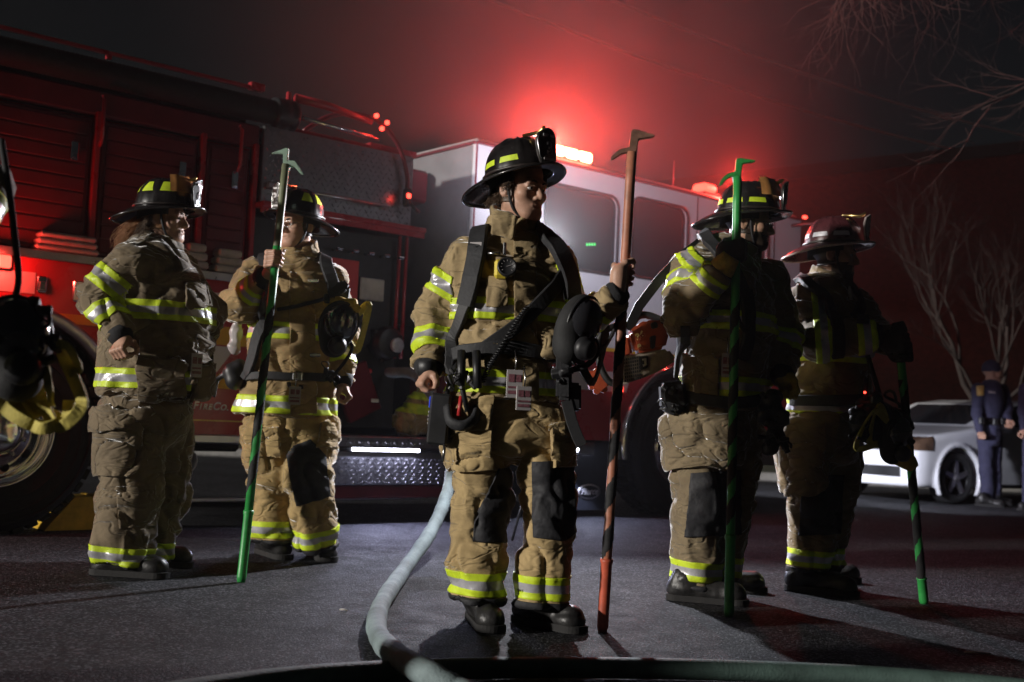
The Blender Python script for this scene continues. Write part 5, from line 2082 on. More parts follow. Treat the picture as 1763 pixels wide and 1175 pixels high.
c3.head(898, 328, -0.02, 44, -3, 0, 1.0, hp=10, hr=-3, num='3', trim='bar', hair='brown', hoff=(0, -0.004, 0.006))
c3.grip(c3.J(737, 662, -0.10), c3.fwd + np.array([0.2, 0, 0]), None, 0.005, 0, 1, None, 1.0, 1.12)
c3.grip(on(PB3, PT3, 474), PT3 - PB3, None, 0.0195, 1, -1)
c3.boots([(832, 1076, 12, 0.30), (938, 1080, 48, 0.285)])
# curls at the temple
sk = [xf([(0.074, -0.03, -0.03)], c3.headA, c3.headO)[0] - B3, xf([(0.076, 0.02, 0.02)], c3.headA, c3.headO)[0] - B3, xf([(0.05, -0.09, -0.04)], c3.headA, c3.headO)[0] - B3]
hair_strands('curls', sk, [c3.headA[0] - c3.headA[1] * .6] * 3, 140, HAIRB, c3.root, 0.05, 0.0016, 3, 0.012)
# turned-down throat tab of the collar
tb = Shape().add(rbox(c3.J(868, 388, -0.135), (0.048, 0.016, 0.052), 0.012, head_axes(-18, -28, 14)), 0.01)
cc = c3.J(868, 388, -0.135)
v, q = nets(tb, cc - 0.1, cc + 0.1, 0.007)
v = wrinkle(v, normals(v, q), 4, 0.006)
link('throat_tab', pymesh('tab', v - B3, q), c3.MC, c3.coat)
sh3 = c3.J(828, 400, 0.12)
apparatus = empty('breathing_apparatus', (0, 0, 0), 0, c3.root)
c3.strap([(832, 392), (824, 430), (816, 480), (806, 528)], 0.066, 0.020, [c3.J(838, 400, 0.16)], (), PAD, 'shoulder_strap', apparatus)
c3.strap([(806, 525), (795, 560), (782, 600), (778, 640)], 0.045, 0.012, (), (), WEB, 'lower_strap', apparatus)
c3.strap([(932, 402), (956, 430), (975, 470), (982, 515)], 0.066, 0.020, [c3.J(922, 400, 0.16)], (), PAD, 'shoulder_strap', apparatus)
c3.strap([(972, 470), (935, 515), (895, 556), (850, 590), (822, 612)], 0.052, 0.010, (), (), WEB, 'cross_strap', apparatus)
c3.strap([(772, 618), (800, 608), (835, 601), (868, 598), (905, 602), (945, 612), (966, 625)], 0.050, 0.014, (), (), PAD, 'waist_belt', apparatus)
p, n = c3.H(823, 438, 0.030)
Mx = Matrix([[*frame(n)[0], 0], [*frame(n)[1], 0], [*frame(n)[2], 0], [0, 0, 0, 1]]).transposed()
Mx.translation = Vector(p.tolist())
# strap label
pm = MB()
pm.box((0, 0, 0), (0.050, 0.072, 0.004), 0.002, 0, Mx)
lbo = pm.build('strap_label', CARD, apparatus)
me = text_mesh('SCOTT', 0.0145, None, 0.0006, 0, 0.0004, 'CENTER')
me.transform(Mx @ Matrix.Translation((0, -0.018, 0.0028)))
link('lettering', me, M_blk, lbo)
pm = MB()
pm.tube([Mx @ Vector(q) for q in ((0.012, 0.016, 0.003), (-0.012, 0.016, 0.003), (-0.014, 0.002, 0.003), (0.008, 0.002, 0.003), (0.008, 0.010, 0.003), (-0.003, 0.010, 0.003))], 0.0022, 4)
pm.build('mark', M_blk, lbo)
# pressure gauge
p, n = c3.H(872, 466, 0.034)
Mg = Matrix([[*frame(n)[0], 0], [*frame(n)[1], 0], [*frame(n)[2], 0], [0, 0, 0, 1]]).transposed()
Mg.translation = Vector(p.tolist())
gm = MB()
gm.box((-0.020, -0.004, -0.012), (0.05, 0.072, 0.03), 0.010, 0, Mg)
go = gm.build('gauge_body', mat('gauge_yellow', (0.72, 0.55, 0.05), 0.45, var=0.15), apparatus)
MB().lathe([(0.032, -0.02), (0.036, -0.01), (0.036, 0.012), (0.030, 0.017), (0.028, 0.012), (0, 0.012)], 26, 0, Mg).build('gauge_dial', M_blk, go)
gm = MB()
for k in range(9):
    a = R(-130 + 260 * k / 8)
    gm.box((0, 0, 0), (0.0018, 0.006, 0.001), 0, 0, Mg @ Matrix.Rotation(a, 4, 'Z') @ Matrix.Translation((0, 0.022, 0.0135)))
gm.box((0, 0.006, 0.0145), (0.0015, 0.018, 0.001), 0, 0, Mg @ Matrix.Rotation(R(-70), 4, 'Z'))
q_ = gm.build('gauge_marks', CARD, go)
q_['kind'] = 'stuff'
# coiled microphone cord
cp = [c3.H(x, y, 0.03)[0] for x, y in ((905, 530), (885, 560), (862, 600), (845, 632), (832, 662))]
cs = smoothpath(cp, 40)
co_ = []
for i, p in enumerate(cs):
    a = i * 1.15
    co_.append(p + np.array([math.cos(a) * 0.011, -0.01 + math.sin(a) * 0.011, math.sin(a + 1) * 0.004]))
MB().tube(co_, 0.0032, 5).build('coiled_cord', M_blk, apparatus)
# hip radio in its case
Rp = c3.J(757, 722, -0.13) - B3
Mr = Matrix.Translation(Vector(Rp.tolist())) @ Matrix.Rotation(R(-6), 4, 'Z') @ Matrix.Rotation(R(3), 4, 'Y')
rad_ = MB().box((0, 0, 0), (0.075, 0.050, 0.185), 0.008, 0, Mr).build('hip_radio', M_blk, c3.root)
MB().box((-0.0395, -0.002, 0.058), (0.004, 0.036, 0.040), 0.001, 0, Mr).build('radio_screen', mat('radio_screen', (0.03, 0.05, 0.3), 0.2, var=0, emit=(0.06, 0.10, 0.8), estr=0.5), rad_)
for i in range(4):
    for j in range(3):
        MB().box((-0.0395, -0.012 + j * 0.011, 0.022 - i * 0.0135), (0.004, 0.0075, 0.0085), 0.001, 0, Mr).build('key', CARD, rad_)
MB().tube([Mr @ Vector((0.015, 0.01, 0.09)), Mr @ Vector((0.02, 0.012, 0.14)), Mr @ Vector((0.028, 0.016, 0.25))], [0.009, 0.008, 0.006], 8).build('antenna', M_blk, rad_)
MB().tube([Mr @ Vector((0.03, -0.02, -0.09)), Mr @ Vector((0.032, -0.024, -0.115)), Mr @ Vector((0.03, -0.022, -0.15))], 0.006, 6).build('snap_hook', STEEL, rad_)
# tools and glove strap at the hip
p, n = c3.H(800, 690, 0.05)
MB().tube(smoothpath([p + np.array(o) for o in ((-.05, 0, .02), (-.035, -.03, -.03), (.01, -.045, -.045), (.05, -.03, -.02), (.06, 0, .02))], 5), 0.014, 8, 0, True, False, 1.6).build('glove_strap', PAD, c3.root)
MB().tube([p + np.array((.0, -.02, .06)), p + np.array((-.005, -.03, -.01))], 0.008, 6).build('red_tool', REDP, c3.root)
for (x0, y0, x1, y1, r_) in ((800, 640, 812, 690, .010), (812, 645, 790, 700, .007), (788, 650, 800, 700, .006), (826, 610, 828, 672, .016), (806, 610, 806, 668, .016)):
    a, b = c3.H(x0, y0, 0.045)[0], c3.H(x1, y1, 0.05)[0]
    MB().tube([a, (a + b) / 2 + np.array([0, -.012, 0]), b], r_, 7).build('hip_strap', M_blk, c3.root)
p, n = c3.H(884, 640, 0.03)
id_tag(c3.root, p, n, 0.10, 0.058)
p, n = c3.H(898, 668, 0.03)
id_tag(c3.root, p, n, 0.085, 0.055)
MB().tube([c3.H(842, 440, 0.02)[0], c3.H(862, 440, 0.024)[0]], 0.006, 6).build('coat_hook', STEEL, c3.coat)
MB().box((0, 0, 0), (0.012, 0.05, 0.012), 0.003, 0, Mg @ Matrix.Translation((-0.01, 0.075, -0.014))).build('coat_hook', STEEL, c3.coat)
# mask, hose, pouch and strap tail on the far hip
face_mask(c3.root, c3.J(992, 560, -0.20) - B3, (0.75, -0.66, -0.25), (0.35, 0.2, 1), 1.05, ((-0.10, 0.10), (-0.14, 0.02)), 2, WEB)
MB().tube(smoothpath([q - B3 for q in (c3.J(950, 640, -.16), c3.J(985, 637, -.18), c3.J(1012, 628, -.2), c3.J(1028, 606, -.2), c3.J(1024, 585, -.22))], 6), 0.011, 8).build('air_hose', M_rub, c3.root)
pixprism([(960, 562), (985, 560), (985, 690), (958, 688)], 4.10, 0.10, 0.012, None, 0, B3).build('hip_pouch', PAD, c3.root)
pixprism([(978, 658), (1001, 660), (1001, 708), (978, 708)], 4.12, 0.07, 0.008, None, 0, B3).build('hip_box', M_blk, c3.root)
tl = [P(x, y, 4.12) - B3 for x, y in ((975, 690), (984, 725), (994, 752), (1002, 768))]
ribbon(tl, [(0, -1, 0)] * 4, 0.040, 0.005).build('strap_tail', WEB, c3.root)
p, n = c3.H(938, 590, 0.03)
gl = Shape()
for k, (ox, oz) in enumerate(((0, 0), (.012, .03), (-.012, .035), (.018, -.03), (-.01, -.035))):
    gl.add(ball(p + B3 + np.array([ox, 0, oz]), (0.022, 0.02, 0.032)), 0.02)
v, q = nets(gl, p + B3 - 0.12, p + B3 + 0.12, 0.007)
link('folded_glove', pymesh('glove', wrinkle(v, normals(v, q), 6, 0.006) - B3, q), c3.MC, c3.root)
# air cylinder on the back
MB().tube([c3.J(880, y, 0.24) - B3 for y in (415, 430, 610, 625)], [0.05, 0.085, 0.085, 0.05], 18).build('air_cylinder', M_blk, apparatus)
MB().tube([q - B3 for q in (c3.J(722, 632, -0.10), c3.J(752, 632, -0.10))], 0.037, 14).build('wrist_watch', M_blk, c3.root)
rg_ = random.Random(14)
c3.cluster([(975 + rg_.uniform(-20, 22), 620 + rg_.uniform(-60, 60), -0.22 + rg_.uniform(-.03, .03), rg_.uniform(.012, .03)) for _ in range(14)], 8)
c3.cluster([(790 + rg_.uniform(-14, 26), 655 + rg_.uniform(-22, 30), -0.20 + rg_.uniform(-.02, .02), rg_.uniform(.01, .02)) for _ in range(10)], 9)
c3.finish()
# ---- crew member with the zigzag hook, glasses
B2 = G(508, 962)
c2 = Crew(5.94, 8, 'firefighter with glasses and a 6 on the helmet shield, hand raised on a green hook', 2, (0.37, 0.255, 0.12), (0.42, 0.295, 0.13), base=B2)
c2.cx = 495
c2.garments(
    torso=[(490, 716, 0, 0.262, 0.185), (494, 685, 0, 0.250, 0.180), (500, 648, 0, 0.218, 0.160), (502, 590, 0, 0.225, 0.165), (505, 530, 0, 0.230, 0.165), (506, 480, 0, 0.205, 0.140), (508, 452, 0, 0.150, 0.115), (512, 432, 0, 0.085, 0.085)],
    arms=[[(437, 476, -0.02, 0.095), (412, 528, -0.16, 0.092), (457, 478, -0.38, 0.064)],
          [(570, 482, 0, 0.085), (590, 570, 0.03, 0.078), (590, 655, -0.06, 0.060)]],
    hips=[(495, 680, 0, 0.19, 0.15), (500, 720, 0, 0.215, 0.165), (502, 760, 0, 0.205, 0.15), (502, 785, 0, 0.18, 0.13)],
    legs=[[(455, 745, 0, 0.125), (466, 830, -0.03, 0.112), (468, 890, 0, 0.106), (466, 935, 0, 0.104)],
          [(545, 745, 0, 0.125), (533, 820, -0.10, 0.118), (540, 890, -0.04, 0.106), (545, 942, 0, 0.108)]])
c2.armband(0, 1, 0.62, 0.085)
c2.armband(1, 1, 0.52, 0.085)
c2.torsoband(573, 0.085)
c2.torsoband(698, 0.088)
c2.legband(0, 0.45, 0.085)
c2.legband(1, 0.58, 0.085)
c2.plate('knee_pad', 'p', 'leg1', [(490, 775), (535, 757), (560, 785), (568, 855), (508, 872), (500, 820)], 0.007, KNEE)
c2.plate('cargo_pocket', 'p', None, [(424, 738), (480, 735), (486, 782), (428, 788)], 0.026, c2.MP)
c2.plate('cargo_pocket', 'p', None, [(552, 728), (574, 728), (574, 775), (545, 772)], 0.026, c2.MP)
c2.plate('storm_flap', 'c', 'torso', [(498, 470), (540, 470), (545, 712), (500, 714)], 0.010, c2.MC)
c2.head(511, 389, -0.03, -32, -3, 0, 1.0, hp=4, hr=3, num='36', trim='tet', hair='dark', glasses=True)
c2.grip(on(PB2, PT2, 449), PT2 - PB2, None, 0.0195, 0, 1)
c2.grip(c2.J(590, 684, -0.08), c2.fwd, None, 0.013, 1, -1)
c2.boots([(468, 958, 35, 0.29), (553, 962, 22, 0.29)])
ap2 = empty('breathing_apparatus', (0, 0, 0), 0, c2.root)
c2.strap([(455, 448), (462, 500), (455, 560), (438, 620), (425, 655)], 0.055, 0.016, [c2.J(462, 440, 0.16)], (), PAD, 'shoulder_strap', ap2)
c2.strap([(555, 448), (572, 490), (578, 540), (572, 600)], 0.062, 0.018, [c2.J(548, 440, 0.16)], (), PAD, 'shoulder_strap', ap2)
c2.strap([(430, 652), (465, 648), (500, 650), (540, 650), (575, 650)], 0.040, 0.012, (), (), WEB, 'waist_belt', ap2)
c2.strap([(478, 534), (510, 528), (540, 521), (560, 515)], 0.018, 0.008, (), (), WEB, 'chest_strap', ap2)
p, n = c2.H(512, 650, 0.03)
MB().box(tuple(p), (0.05, 0.02, 0.045), 0.006).build('buckle', STEEL, ap2)
for (x0, y0, x1, y1) in ((497, 660, 513, 735), (517, 665, 530, 725)):
    a, b = c2.H(x0, y0, 0.03)[0], c2.H(x1, y1, 0.035)[0]
    ribbon([a, (a + b) / 2, b], [(0, -1, 0)] * 3, 0.018, 0.004).build('strap_tail', WEB, c2.root)
p, n = c2.H(508, 668, 0.035)
id_tag(c2.root, p, n, 0.09, 0.058)
for (x, y) in ((538, 486), (540, 612)):
    p, n = c2.H(x, y, 0.022)
    MB().box(tuple(p), (0.055, 0.012, 0.020), 0.004).build('coat_clasp', STEEL, c2.coat)
face_mask(c2.root, c2.J(582, 560, -0.24) - B2, (0.35, -0.90, -0.35), (0.1, 0.1, 1), 1.15, ((-0.04, 0.05),), 5)
pixprism([(560, 505), (590, 480), (602, 492), (598, 520), (575, 530)], 5.72, 0.05, 0.01, None, 0, B2).build('gauge_console', M_blk, ap2)
gl = Shape()
cg = c2.J(592, 525, -0.26)
for k, (ox, oz) in enumerate(((-.07, .005), (-.03, .012), (.01, .0), (.045, .008), (.06, -.02), (.0, -.025))):
    gl.add(ball(cg + np.array([ox, 0, oz]), (0.034, 0.028, 0.024)), 0.016)
v, q = nets(gl, cg - 0.15, cg + 0.15, 0.007)
link('folded_glove', pymesh('glove', wrinkle(v, normals(v, q), 8, 0.008) - B2, q), GLOVEY, c2.root)
MB().tube([q_ - B2 for q_ in smoothpath([c2.J(596, 575, -.2), c2.J(606, 600, -.2), c2.J(590, 628, -.2), c2.J(566, 655, -.2)], 6)], 0.009, 7).build('air_hose', M_rub, ap2)
# pale hood cloth and black valve gear at the hip
hd = Shape()
for (x, y, rx, rz) in ((411, 548, .022, .035), (407, 575, .032, .05), (402, 600, .036, .04)):
    hd.add(ball(c2.J(x, y, -0.02), (rx, 0.03, rz)), 0.03)
ch_ = c2.J(405, 578, -0.02)
v, q = nets(hd, ch_ - 0.16, ch_ + 0.16, 0.008)
link('white_cloth', pymesh('cloth', wrinkle(v, normals(v, q), 3, 0.010) - B2, q), CARD, c2.root)
vg = Shape()
for (x, y, r_) in ((400, 640, .045), (405, 655, .05), (412, 630, .035)):
    vg.add(ball(c2.J(x, y, -0.08), r_), 0.02)
vg.add(cone(c2.J(398, 636, -.08), c2.J(372, 655, -.08), 0.018, 0.012), 0.015)
vg.add(cone(c2.J(372, 655, -.08), c2.J(369, 682, -.08), 0.012, 0.009), 0.01)
cv_ = c2.J(395, 655, -0.08)
v, q = nets(vg, cv_ - 0.17, cv_ + 0.17, 0.008)
link('valve_gear', pymesh('valve', v - B2, q), M_blk, ap2)
MB().tube([c2.J(505, y, 0.26) - B2 for y in (450, 462, 630, 645)], [0.05, 0.085, 0.085, 0.05], 18).build('air_cylinder', M_blk, ap2)
rg_ = random.Random(13)
c2.cluster([(580 + rg_.uniform(-18, 22), 520 + rg_.uniform(-30, 60), -0.26 + rg_.uniform(-.04, .03), rg_.uniform(.015, .03)) for _ in range(9)], 6)
c2.cluster([(565 + rg_.uniform(-10, 15), 640 + rg_.uniform(-20, 20), -0.2, rg_.uniform(.015, .025)) for _ in range(5)], 7)
c2.finish()

# ---- crew member at left in profile, hand on hip
B1 = G(222, 985)
c1 = Crew(5.27, 100, 'firefighter with fair hair in profile at left, hand on hip, no hook', 1, (0.22, 0.168, 0.105), base=B1, dirt=0.6)
c1.cx = 268
c1.garments(
    torso=[(264, 684, 0, 0.225, 0.252), (268, 640, 0, 0.225, 0.255), (270, 590, 0, 0.220, 0.245), (272, 530, 0, 0.225, 0.240), (268, 475, 0, 0.215, 0.205), (265, 440, 0, 0.180, 0.155), (268, 415, 0, 0.120, 0.110), (273, 398, 0, 0.08, 0.08)],
    arms=[[(226, 452, -0.17, 0.098), (172, 512, -0.20, 0.094), (208, 578, -0.27, 0.062)],
          [(298, 452, 0.16, 0.095), (352, 540, 0.16, 0.090), (338, 600, 0.02, 0.065)]],
    hips=[(258, 650, 0, 0.18, 0.19), (250, 700, 0, 0.195, 0.205), (245, 740, 0, 0.195, 0.200), (243, 770, 0, 0.17, 0.16)],
    legs=[[(226, 735, -0.10, 0.158), (222, 860, -0.11, 0.142), (214, 925, -0.11, 0.128), (208, 972, -0.11, 0.120)],
          [(278, 735, 0.10, 0.140), (282, 850, 0.12, 0.118), (266, 915, 0.12, 0.108), (258, 962, 0.12, 0.100)]])
c1.armband(0, 0, 0.62, 0.095)
c1.armband(0, 1, 0.48, 0.085)
c1.torsoband(540, 0.085)
c1.torsoband(655, 0.085)
c1.legband(0, 0.62, 0.078)
c1.legband(1, 0.60, 0.078)
c1.plate('cargo_pocket', 'p', None, [(166, 735), (240, 728), (252, 800), (222, 822), (164, 818)], 0.020, c1.MP)
c1.plate('pocket_flap', 'p', None, [(158, 705), (245, 706), (262, 716), (212, 738), (160, 744)], 0.036, c1.MP)
c1.plate('coat_pocket', 'c', 'torso', [(236, 618), (318, 622), (318, 684), (240, 686)], 0.028, c1.MC)
c1.plate('coat_pocket', 'c', 'torso', [(330, 632), (362, 625), (360, 680), (328, 686)], 0.030, c1.MC)
c1.plate('chest_pocket', 'c', 'torso', [(318, 488), (352, 485), (360, 530), (320, 532)], 0.020, c1.MC)
c1.plate('knee_panel', 'p', 'leg0', [(200, 838), (266, 835), (268, 905), (205, 910)], 0.008, c1.MP)
c1.head(284, 378, 0, 84, 2, 0, 0.97, hp=-1, hr=0, num='6', trim='tet', shield=True, hair='blond')
c1.grip(c1.J(213, 606, -0.30), np.array([0.7, -0.4, 0.2]), None, 0.014, 0, 1)
c1.grip(c1.J(342, 622, 0.0), np.array([0.6, 0.6, 0.1]), None, 0.014, 1, -1, GLOVE)
c1.boots([(216, 993, 84, 0.31), (262, 975, 88, 0.30)])
p, n = c1.H(330, 610, 0.035)
id_tag(c1.root, p, n, 0.105, 0.055)
MB().tube([c1.H(241, y, 0.012)[0] for y in (585, 615, 640, 668)], 0.0025, 5).build('lanyard', CARD, c1.root)
rts = [xf([q], c1.headA, c1.headO, 0.97)[0] - B1 for q in ((0.04, -0.10, 0.0), (0.0, -0.115, 0.0), (-0.03, -0.105, 0.01), (0.055, -0.08, -0.02), (0.02, -0.11, -0.03))]
hair_strands('loose_hair', rts, [-c1.headA[1] * 1.3 + np.array([0, 0, -0.15])] * 5, 420, HAIRR, c1.root, 0.19, 0.0017, 4, 0.020, 0.8)
hair_strands('side_hair', [xf([(0.078, -0.03, -0.01)], c1.headA, c1.headO)[0] - B1, xf([(0.072, -0.06, -0.03)], c1.headA, c1.headO)[0] - B1], [-c1.headA[1] * .8 + np.array([0, -.3, -.4])] * 2, 160, HAIRB, c1.root, 0.09, 0.0016, 9, 0.012)
c1.finish()

# ---- crew member with the bright green hook
B4 = G(1225, 1035)
c4 = Crew(5.18, 56, 'bearded firefighter with glasses facing right, gloved hand on a bright green hook', 4, (0.23, 0.178, 0.108), base=B4, skin=SKIN2)
c4.cx = 1250
c4.garments(
    torso=[(1246, 706, 0, 0.225, 0.195), (1250, 660, 0, 0.222, 0.190), (1254, 600, 0, 0.228, 0.190), (1256, 530, 0, 0.245, 0.195), (1250, 475, 0, 0.235, 0.175), (1243, 440, 0, 0.180, 0.130), (1243, 418, 0, 0.115, 0.10), (1246, 403, 0, 0.08, 0.08)],
    arms=[[(1194, 472, -0.13, 0.108), (1180, 542, -0.27, 0.092), (1240, 466, -0.36, 0.064)],
          [(1322, 480, 0.12, 0.095), (1352, 575, 0.12, 0.085), (1346, 648, -0.04, 0.064)]],
    hips=[(1240, 670, 0, 0.20, 0.17), (1232, 720, 0, 0.210, 0.17), (1232, 770, 0, 0.205, 0.16), (1242, 800, 0, 0.18, 0.14)],
    legs=[[(1196, 745, -0.04, 0.136), (1205, 870, -0.05, 0.116), (1200, 950, 0, 0.105), (1194, 1012, 0, 0.104)],
          [(1268, 745, 0.08, 0.130), (1256, 865, 0.06, 0.110), (1242, 940, 0.10, 0.100), (1232, 1000, 0.10, 0.096)]])
c4.armband(0, 0, 0.40, 0.075)
c4.armband(0, 1, 0.74, 0.070)
c4.armband(1, 1, 0.30, 0.080)
c4.torsoband(558, 0.080)
c4.torsoband(668, 0.085)
c4.legband(0, 0.50, 0.085)
c4.legband(1, 0.50, 0.085)
c4.plate('knee_pad', 'p', None, [(1190, 815), (1275, 810), (1275, 920), (1180, 925)], 0.008, KNEE)
c4.plate('cargo_pocket', 'p', None, [(1142, 715), (1262, 712), (1258, 806), (1144, 806)], 0.028, c4.MP)
c4.plate('coat_pocket', 'c', 'torso', [(1182, 610), (1240, 615), (1238, 690), (1182, 686)], 0.022, c4.MC)
c4.head(1290, 386, 0.02, 72, -4, 0, 1.0, hp=4, hr=0, num='36', trim='bar', shield=True, hair='dark', glasses=True, beard=True)
c4.grip(on(PB4, PT4, 433), PT4 - PB4, None, 0.0195, 0, 1, GLOVE, 1.22)
c4.grip(c4.J(1354, 672, -0.06), c4.fwd, None, 0.015, 1, -1, GLOVEY, 1.25)
# yellow gauntlet above the cuff
w4 = c4.armJ[0][-1][0]
d4 = w4 - c4.armJ[0][1][0]
d4 /= np.linalg.norm(d4)
MB().tube([w4 - B4 + d4 * t for t in (-0.01, 0.02, 0.055, 0.075)], [0.056, 0.054, 0.045, 0.040], 16).build('glove_gauntlet', GLOVEY, c4.root)
c4.boots([(1210, 1038, 74, 0.31), (1250, 1016, 70, 0.30)])
ap4 = empty('breathing_apparatus', (0, 0, 0), 0, c4.root)
c4.strap([(1225, 425), (1262, 470), (1282, 520), (1285, 580), (1275, 620)], 0.055, 0.016, [c4.J(1222, 425, 0.12)], (), PAD, 'shoulder_strap', ap4)
c4.strap([(1148, 672), (1180, 682), (1220, 690), (1260, 694), (1300, 690), (1335, 680)], 0.050, 0.014, (), (), PAD, 'waist_belt', ap4)
c4.strap([(1180, 560), (1178, 600), (1170, 650)], 0.04, 0.012, (), (), WEB, 'side_strap', ap4)
p, n = c4.H(1252, 610, 0.045)
id_tag(c4.root, p, n, 0.10, 0.045)
pixprism([(1138, 660), (1180, 655), (1185, 700), (1165, 718), (1140, 705)], 4.98, 0.10, 0.015, None, 0, B4).build('hip_pouch', PAD, c4.root)
vg = Shape()
for (x, y, r_, dy) in ((1330, 690, .05, -.22), (1345, 720, .045, -.22), (1318, 715, .05, -.2), (1335, 752, .045, -.2), (1325, 770, .03, -.2)):
    vg.add(ball(c4.J(x, y, dy), r_), 0.025)
cv_ = c4.J(1332, 730, -0.2)
v, q = nets(vg, cv_ - 0.2, cv_ + 0.2, 0.009)
link('hip_gear', pymesh('gear', wrinkle(v, normals(v, q), 2, 0.012) - B4, q), M_blk, c4.root)
MB().tube([q_ - B4 for q_ in smoothpath([c4.J(1262, 520, -.25), c4.J(1275, 560, -.28), c4.J(1288, 570, -.28), c4.J(1298, 545, -.26), c4.J(1292, 500, -.22)], 6)], 0.010, 7).build('air_hose', M_rub, ap4)
MB().tube([c4.J(1195, y, 0.26) - B4 for y in (450, 462, 630, 645)], [0.05, 0.085, 0.085, 0.05], 18).build('air_cylinder', M_blk, ap4)
rg_ = random.Random(11)
c4.cluster([(1330 + rg_.uniform(-22, 22), 720 + rg_.uniform(-40, 50), -0.25 + rg_.uniform(-.04, .03), rg_.uniform(.02, .04)) for _ in range(14)], 3)
c4.cluster([(1150 + rg_.uniform(-12, 12), 690 + rg_.uniform(-25, 25), -0.22, rg_.uniform(.015, .03)) for _ in range(5)], 5)
c4.finish()

# ---- officer with the pale helmet at right
B5 = G(1405, 1022)
c5 = Crew(5.62, 64, 'firefighter in dark red helmet with pale shield at right, leaning on a tool shaft', 5, (0.24, 0.178, 0.105), base=B5, skin=SKIN2)
c5.cx = 1428
c5.garments(
    torso=[(1428, 712, 0, 0.215, 0.190), (1428, 670, 0, 0.212, 0.190), (1428, 610, 0, 0.215, 0.190), (1424, 555, 0, 0.222, 0.185), (1420, 515, 0, 0.205, 0.155), (1420, 488, 0, 0.150, 0.12), (1424, 470, 0, 0.085, 0.085)],
    arms=[[(1382, 525, -0.13, 0.100), (1412, 585, -0.30, 0.092), (1508, 578, -0.36, 0.066)],
          [(1466, 520, 0.12, 0.090), (1500, 570, 0.02, 0.085), (1530, 588, -0.22, 0.062)]],
    hips=[(1425, 680, 0, 0.18, 0.16), (1420, 725, 0, 0.205, 0.175), (1416, 775, 0, 0.200, 0.165), (1416, 800, 0, 0.17, 0.14)],
    legs=[[(1388, 750, -0.05, 0.138), (1396, 870, -0.05, 0.106), (1396, 930, 0, 0.104), (1392, 985, 0, 0.098)],
          [(1445, 750, 0.08, 0.130), (1436, 860, 0.08, 0.108), (1424, 925, 0.10, 0.098), (1418, 978, 0.10, 0.092)]])
c5.armband(0, 1, 0.08, 0.085)
c5.armband(0, 1, 0.84, 0.085)
c5.torsoband(612, 0.085)
c5.torsoband(722 - 18, 0.080)
c5.legband(0, 0.55, 0.080)
c5.legband(1, 0.55, 0.080)
c5.plate('knee_pad', 'p', None, [(1382, 820), (1452, 818), (1448, 918), (1376, 922)], 0.008, KNEE)
c5.plate('cargo_pocket', 'p', None, [(1322, 715), (1422, 728), (1420, 838), (1400, 850), (1324, 850)], 0.032, c5.MP)
c5.head(1438, 440, 0.0, 66, -2, 0, 1.0, helm='white', hp=4, hr=0, num='3', trim='bar', hair='dark', beard=True)
c5.grip(on(PB5, PT5, 582), PB5 - PT5, None, 0.022, 0, -1, GLOVE, 1.2)
c5.grip(on(PB5, PT5, 608), PT5 - PB5, None, 0.022, 1, -1, GLOVE, 1.2)
c5.boots([(1408, 1022, 66, 0.30), (1418, 1000, 70, 0.29)])
ap5 = empty('breathing_apparatus', (0, 0, 0), 0, c5.root)
c5.strap([(1388, 490), (1420, 520), (1440, 560), (1440, 610)], 0.055, 0.016, [c5.J(1382, 485, 0.12)], (), PAD, 'shoulder_strap', ap5)
c5.strap([(1455, 488), (1478, 520), (1485, 560)], 0.055, 0.016, [c5.J(1440, 480, 0.12)], (), PAD, 'shoulder_strap', ap5)
c5.strap([(1368, 690), (1400, 690), (1440, 690), (1480, 688)], 0.050, 0.014, (), (), PAD, 'waist_belt', ap5)
for (x0, y0, x1, y1) in ((1405, 478, 1411, 500), (1462, 490, 1466, 516)):
    a, b = c5.J(x0, y0, -0.16) - B5, c5.J(x1, y1, -0.19) - B5
    MB().tube([a, (a + b) / 2, b], [0.004, 0.010, 0.007], 7).build('strap_tip', CARD, c5.helmet)
# gear hung in front: mask, regulator, straps, lamp
vg = Shape()
for (x, y, r_, dy) in ((1490, 705, .055, -.3), (1515, 715, .065, -.32), (1540, 725, .06, -.34), (1505, 745, .06, -.32), (1535, 755, .05, -.34), (1560, 735, .035, -.34), (1485, 735, .05, -.3)):
    vg.add(ball(c5.J(x, y, dy), r_), 0.03)
cv_ = c5.J(1520, 730, -0.32)
v, q = nets(vg, cv_ - 0.26, cv_ + 0.26, 0.009)
link('hip_gear', pymesh('gear', wrinkle(v, normals(v, q), 4, 0.014) - B5, q), M_blk, c5.root)
face_mask(c5.root, c5.J(1540, 752, -0.36) - B5, (0.5, -0.8, -0.2), (0.1, 0.2, 1), 0.9, ((0.10, 0.02), (0.06, 0.06)), 7)
MB().tube([q_ - B5 for q_ in (c5.J(1493, 612, -.3), c5.J(1505, 650, -.3), c5.J(1518, 694, -.3))], 0.012, 7).build('air_hose', M_rub, ap5)
pixprism([(1488, 650), (1495, 650), (1496, 690), (1487, 690)], 5.28, 0.02, 0.004, None, 0, B5).build('lapel_lamp', M_blk, c5.root)
MB().box(tuple(c5.J(1489, 676, -0.35) - B5), (0.010, 0.008, 0.010), 0.002).build('lamp_lens', M_redl, c5.root)
gb = Shape()
for (x, y, rx, rz) in ((1545, 790, .06, .045), (1560, 795, .05, .05), (1550, 775, .05, .04)):
    gb.add(ball(c5.J(x, y, -0.36), (rx, 0.04, rz)), 0.02)
cv_ = c5.J(1552, 788, -0.36)
v, q = nets(gb, cv_ - 0.14, cv_ + 0.14, 0.008)
link('tool_pouch', pymesh('pouch', wrinkle(v, normals(v, q), 5, 0.010) - B5, q), GLOVEY, c5.root)
MB().tube([c5.J(1378, y, 0.26) - B5 for y in (500, 512, 660, 672)], [0.05, 0.085, 0.085, 0.05], 18).build('air_cylinder', M_blk, ap5)
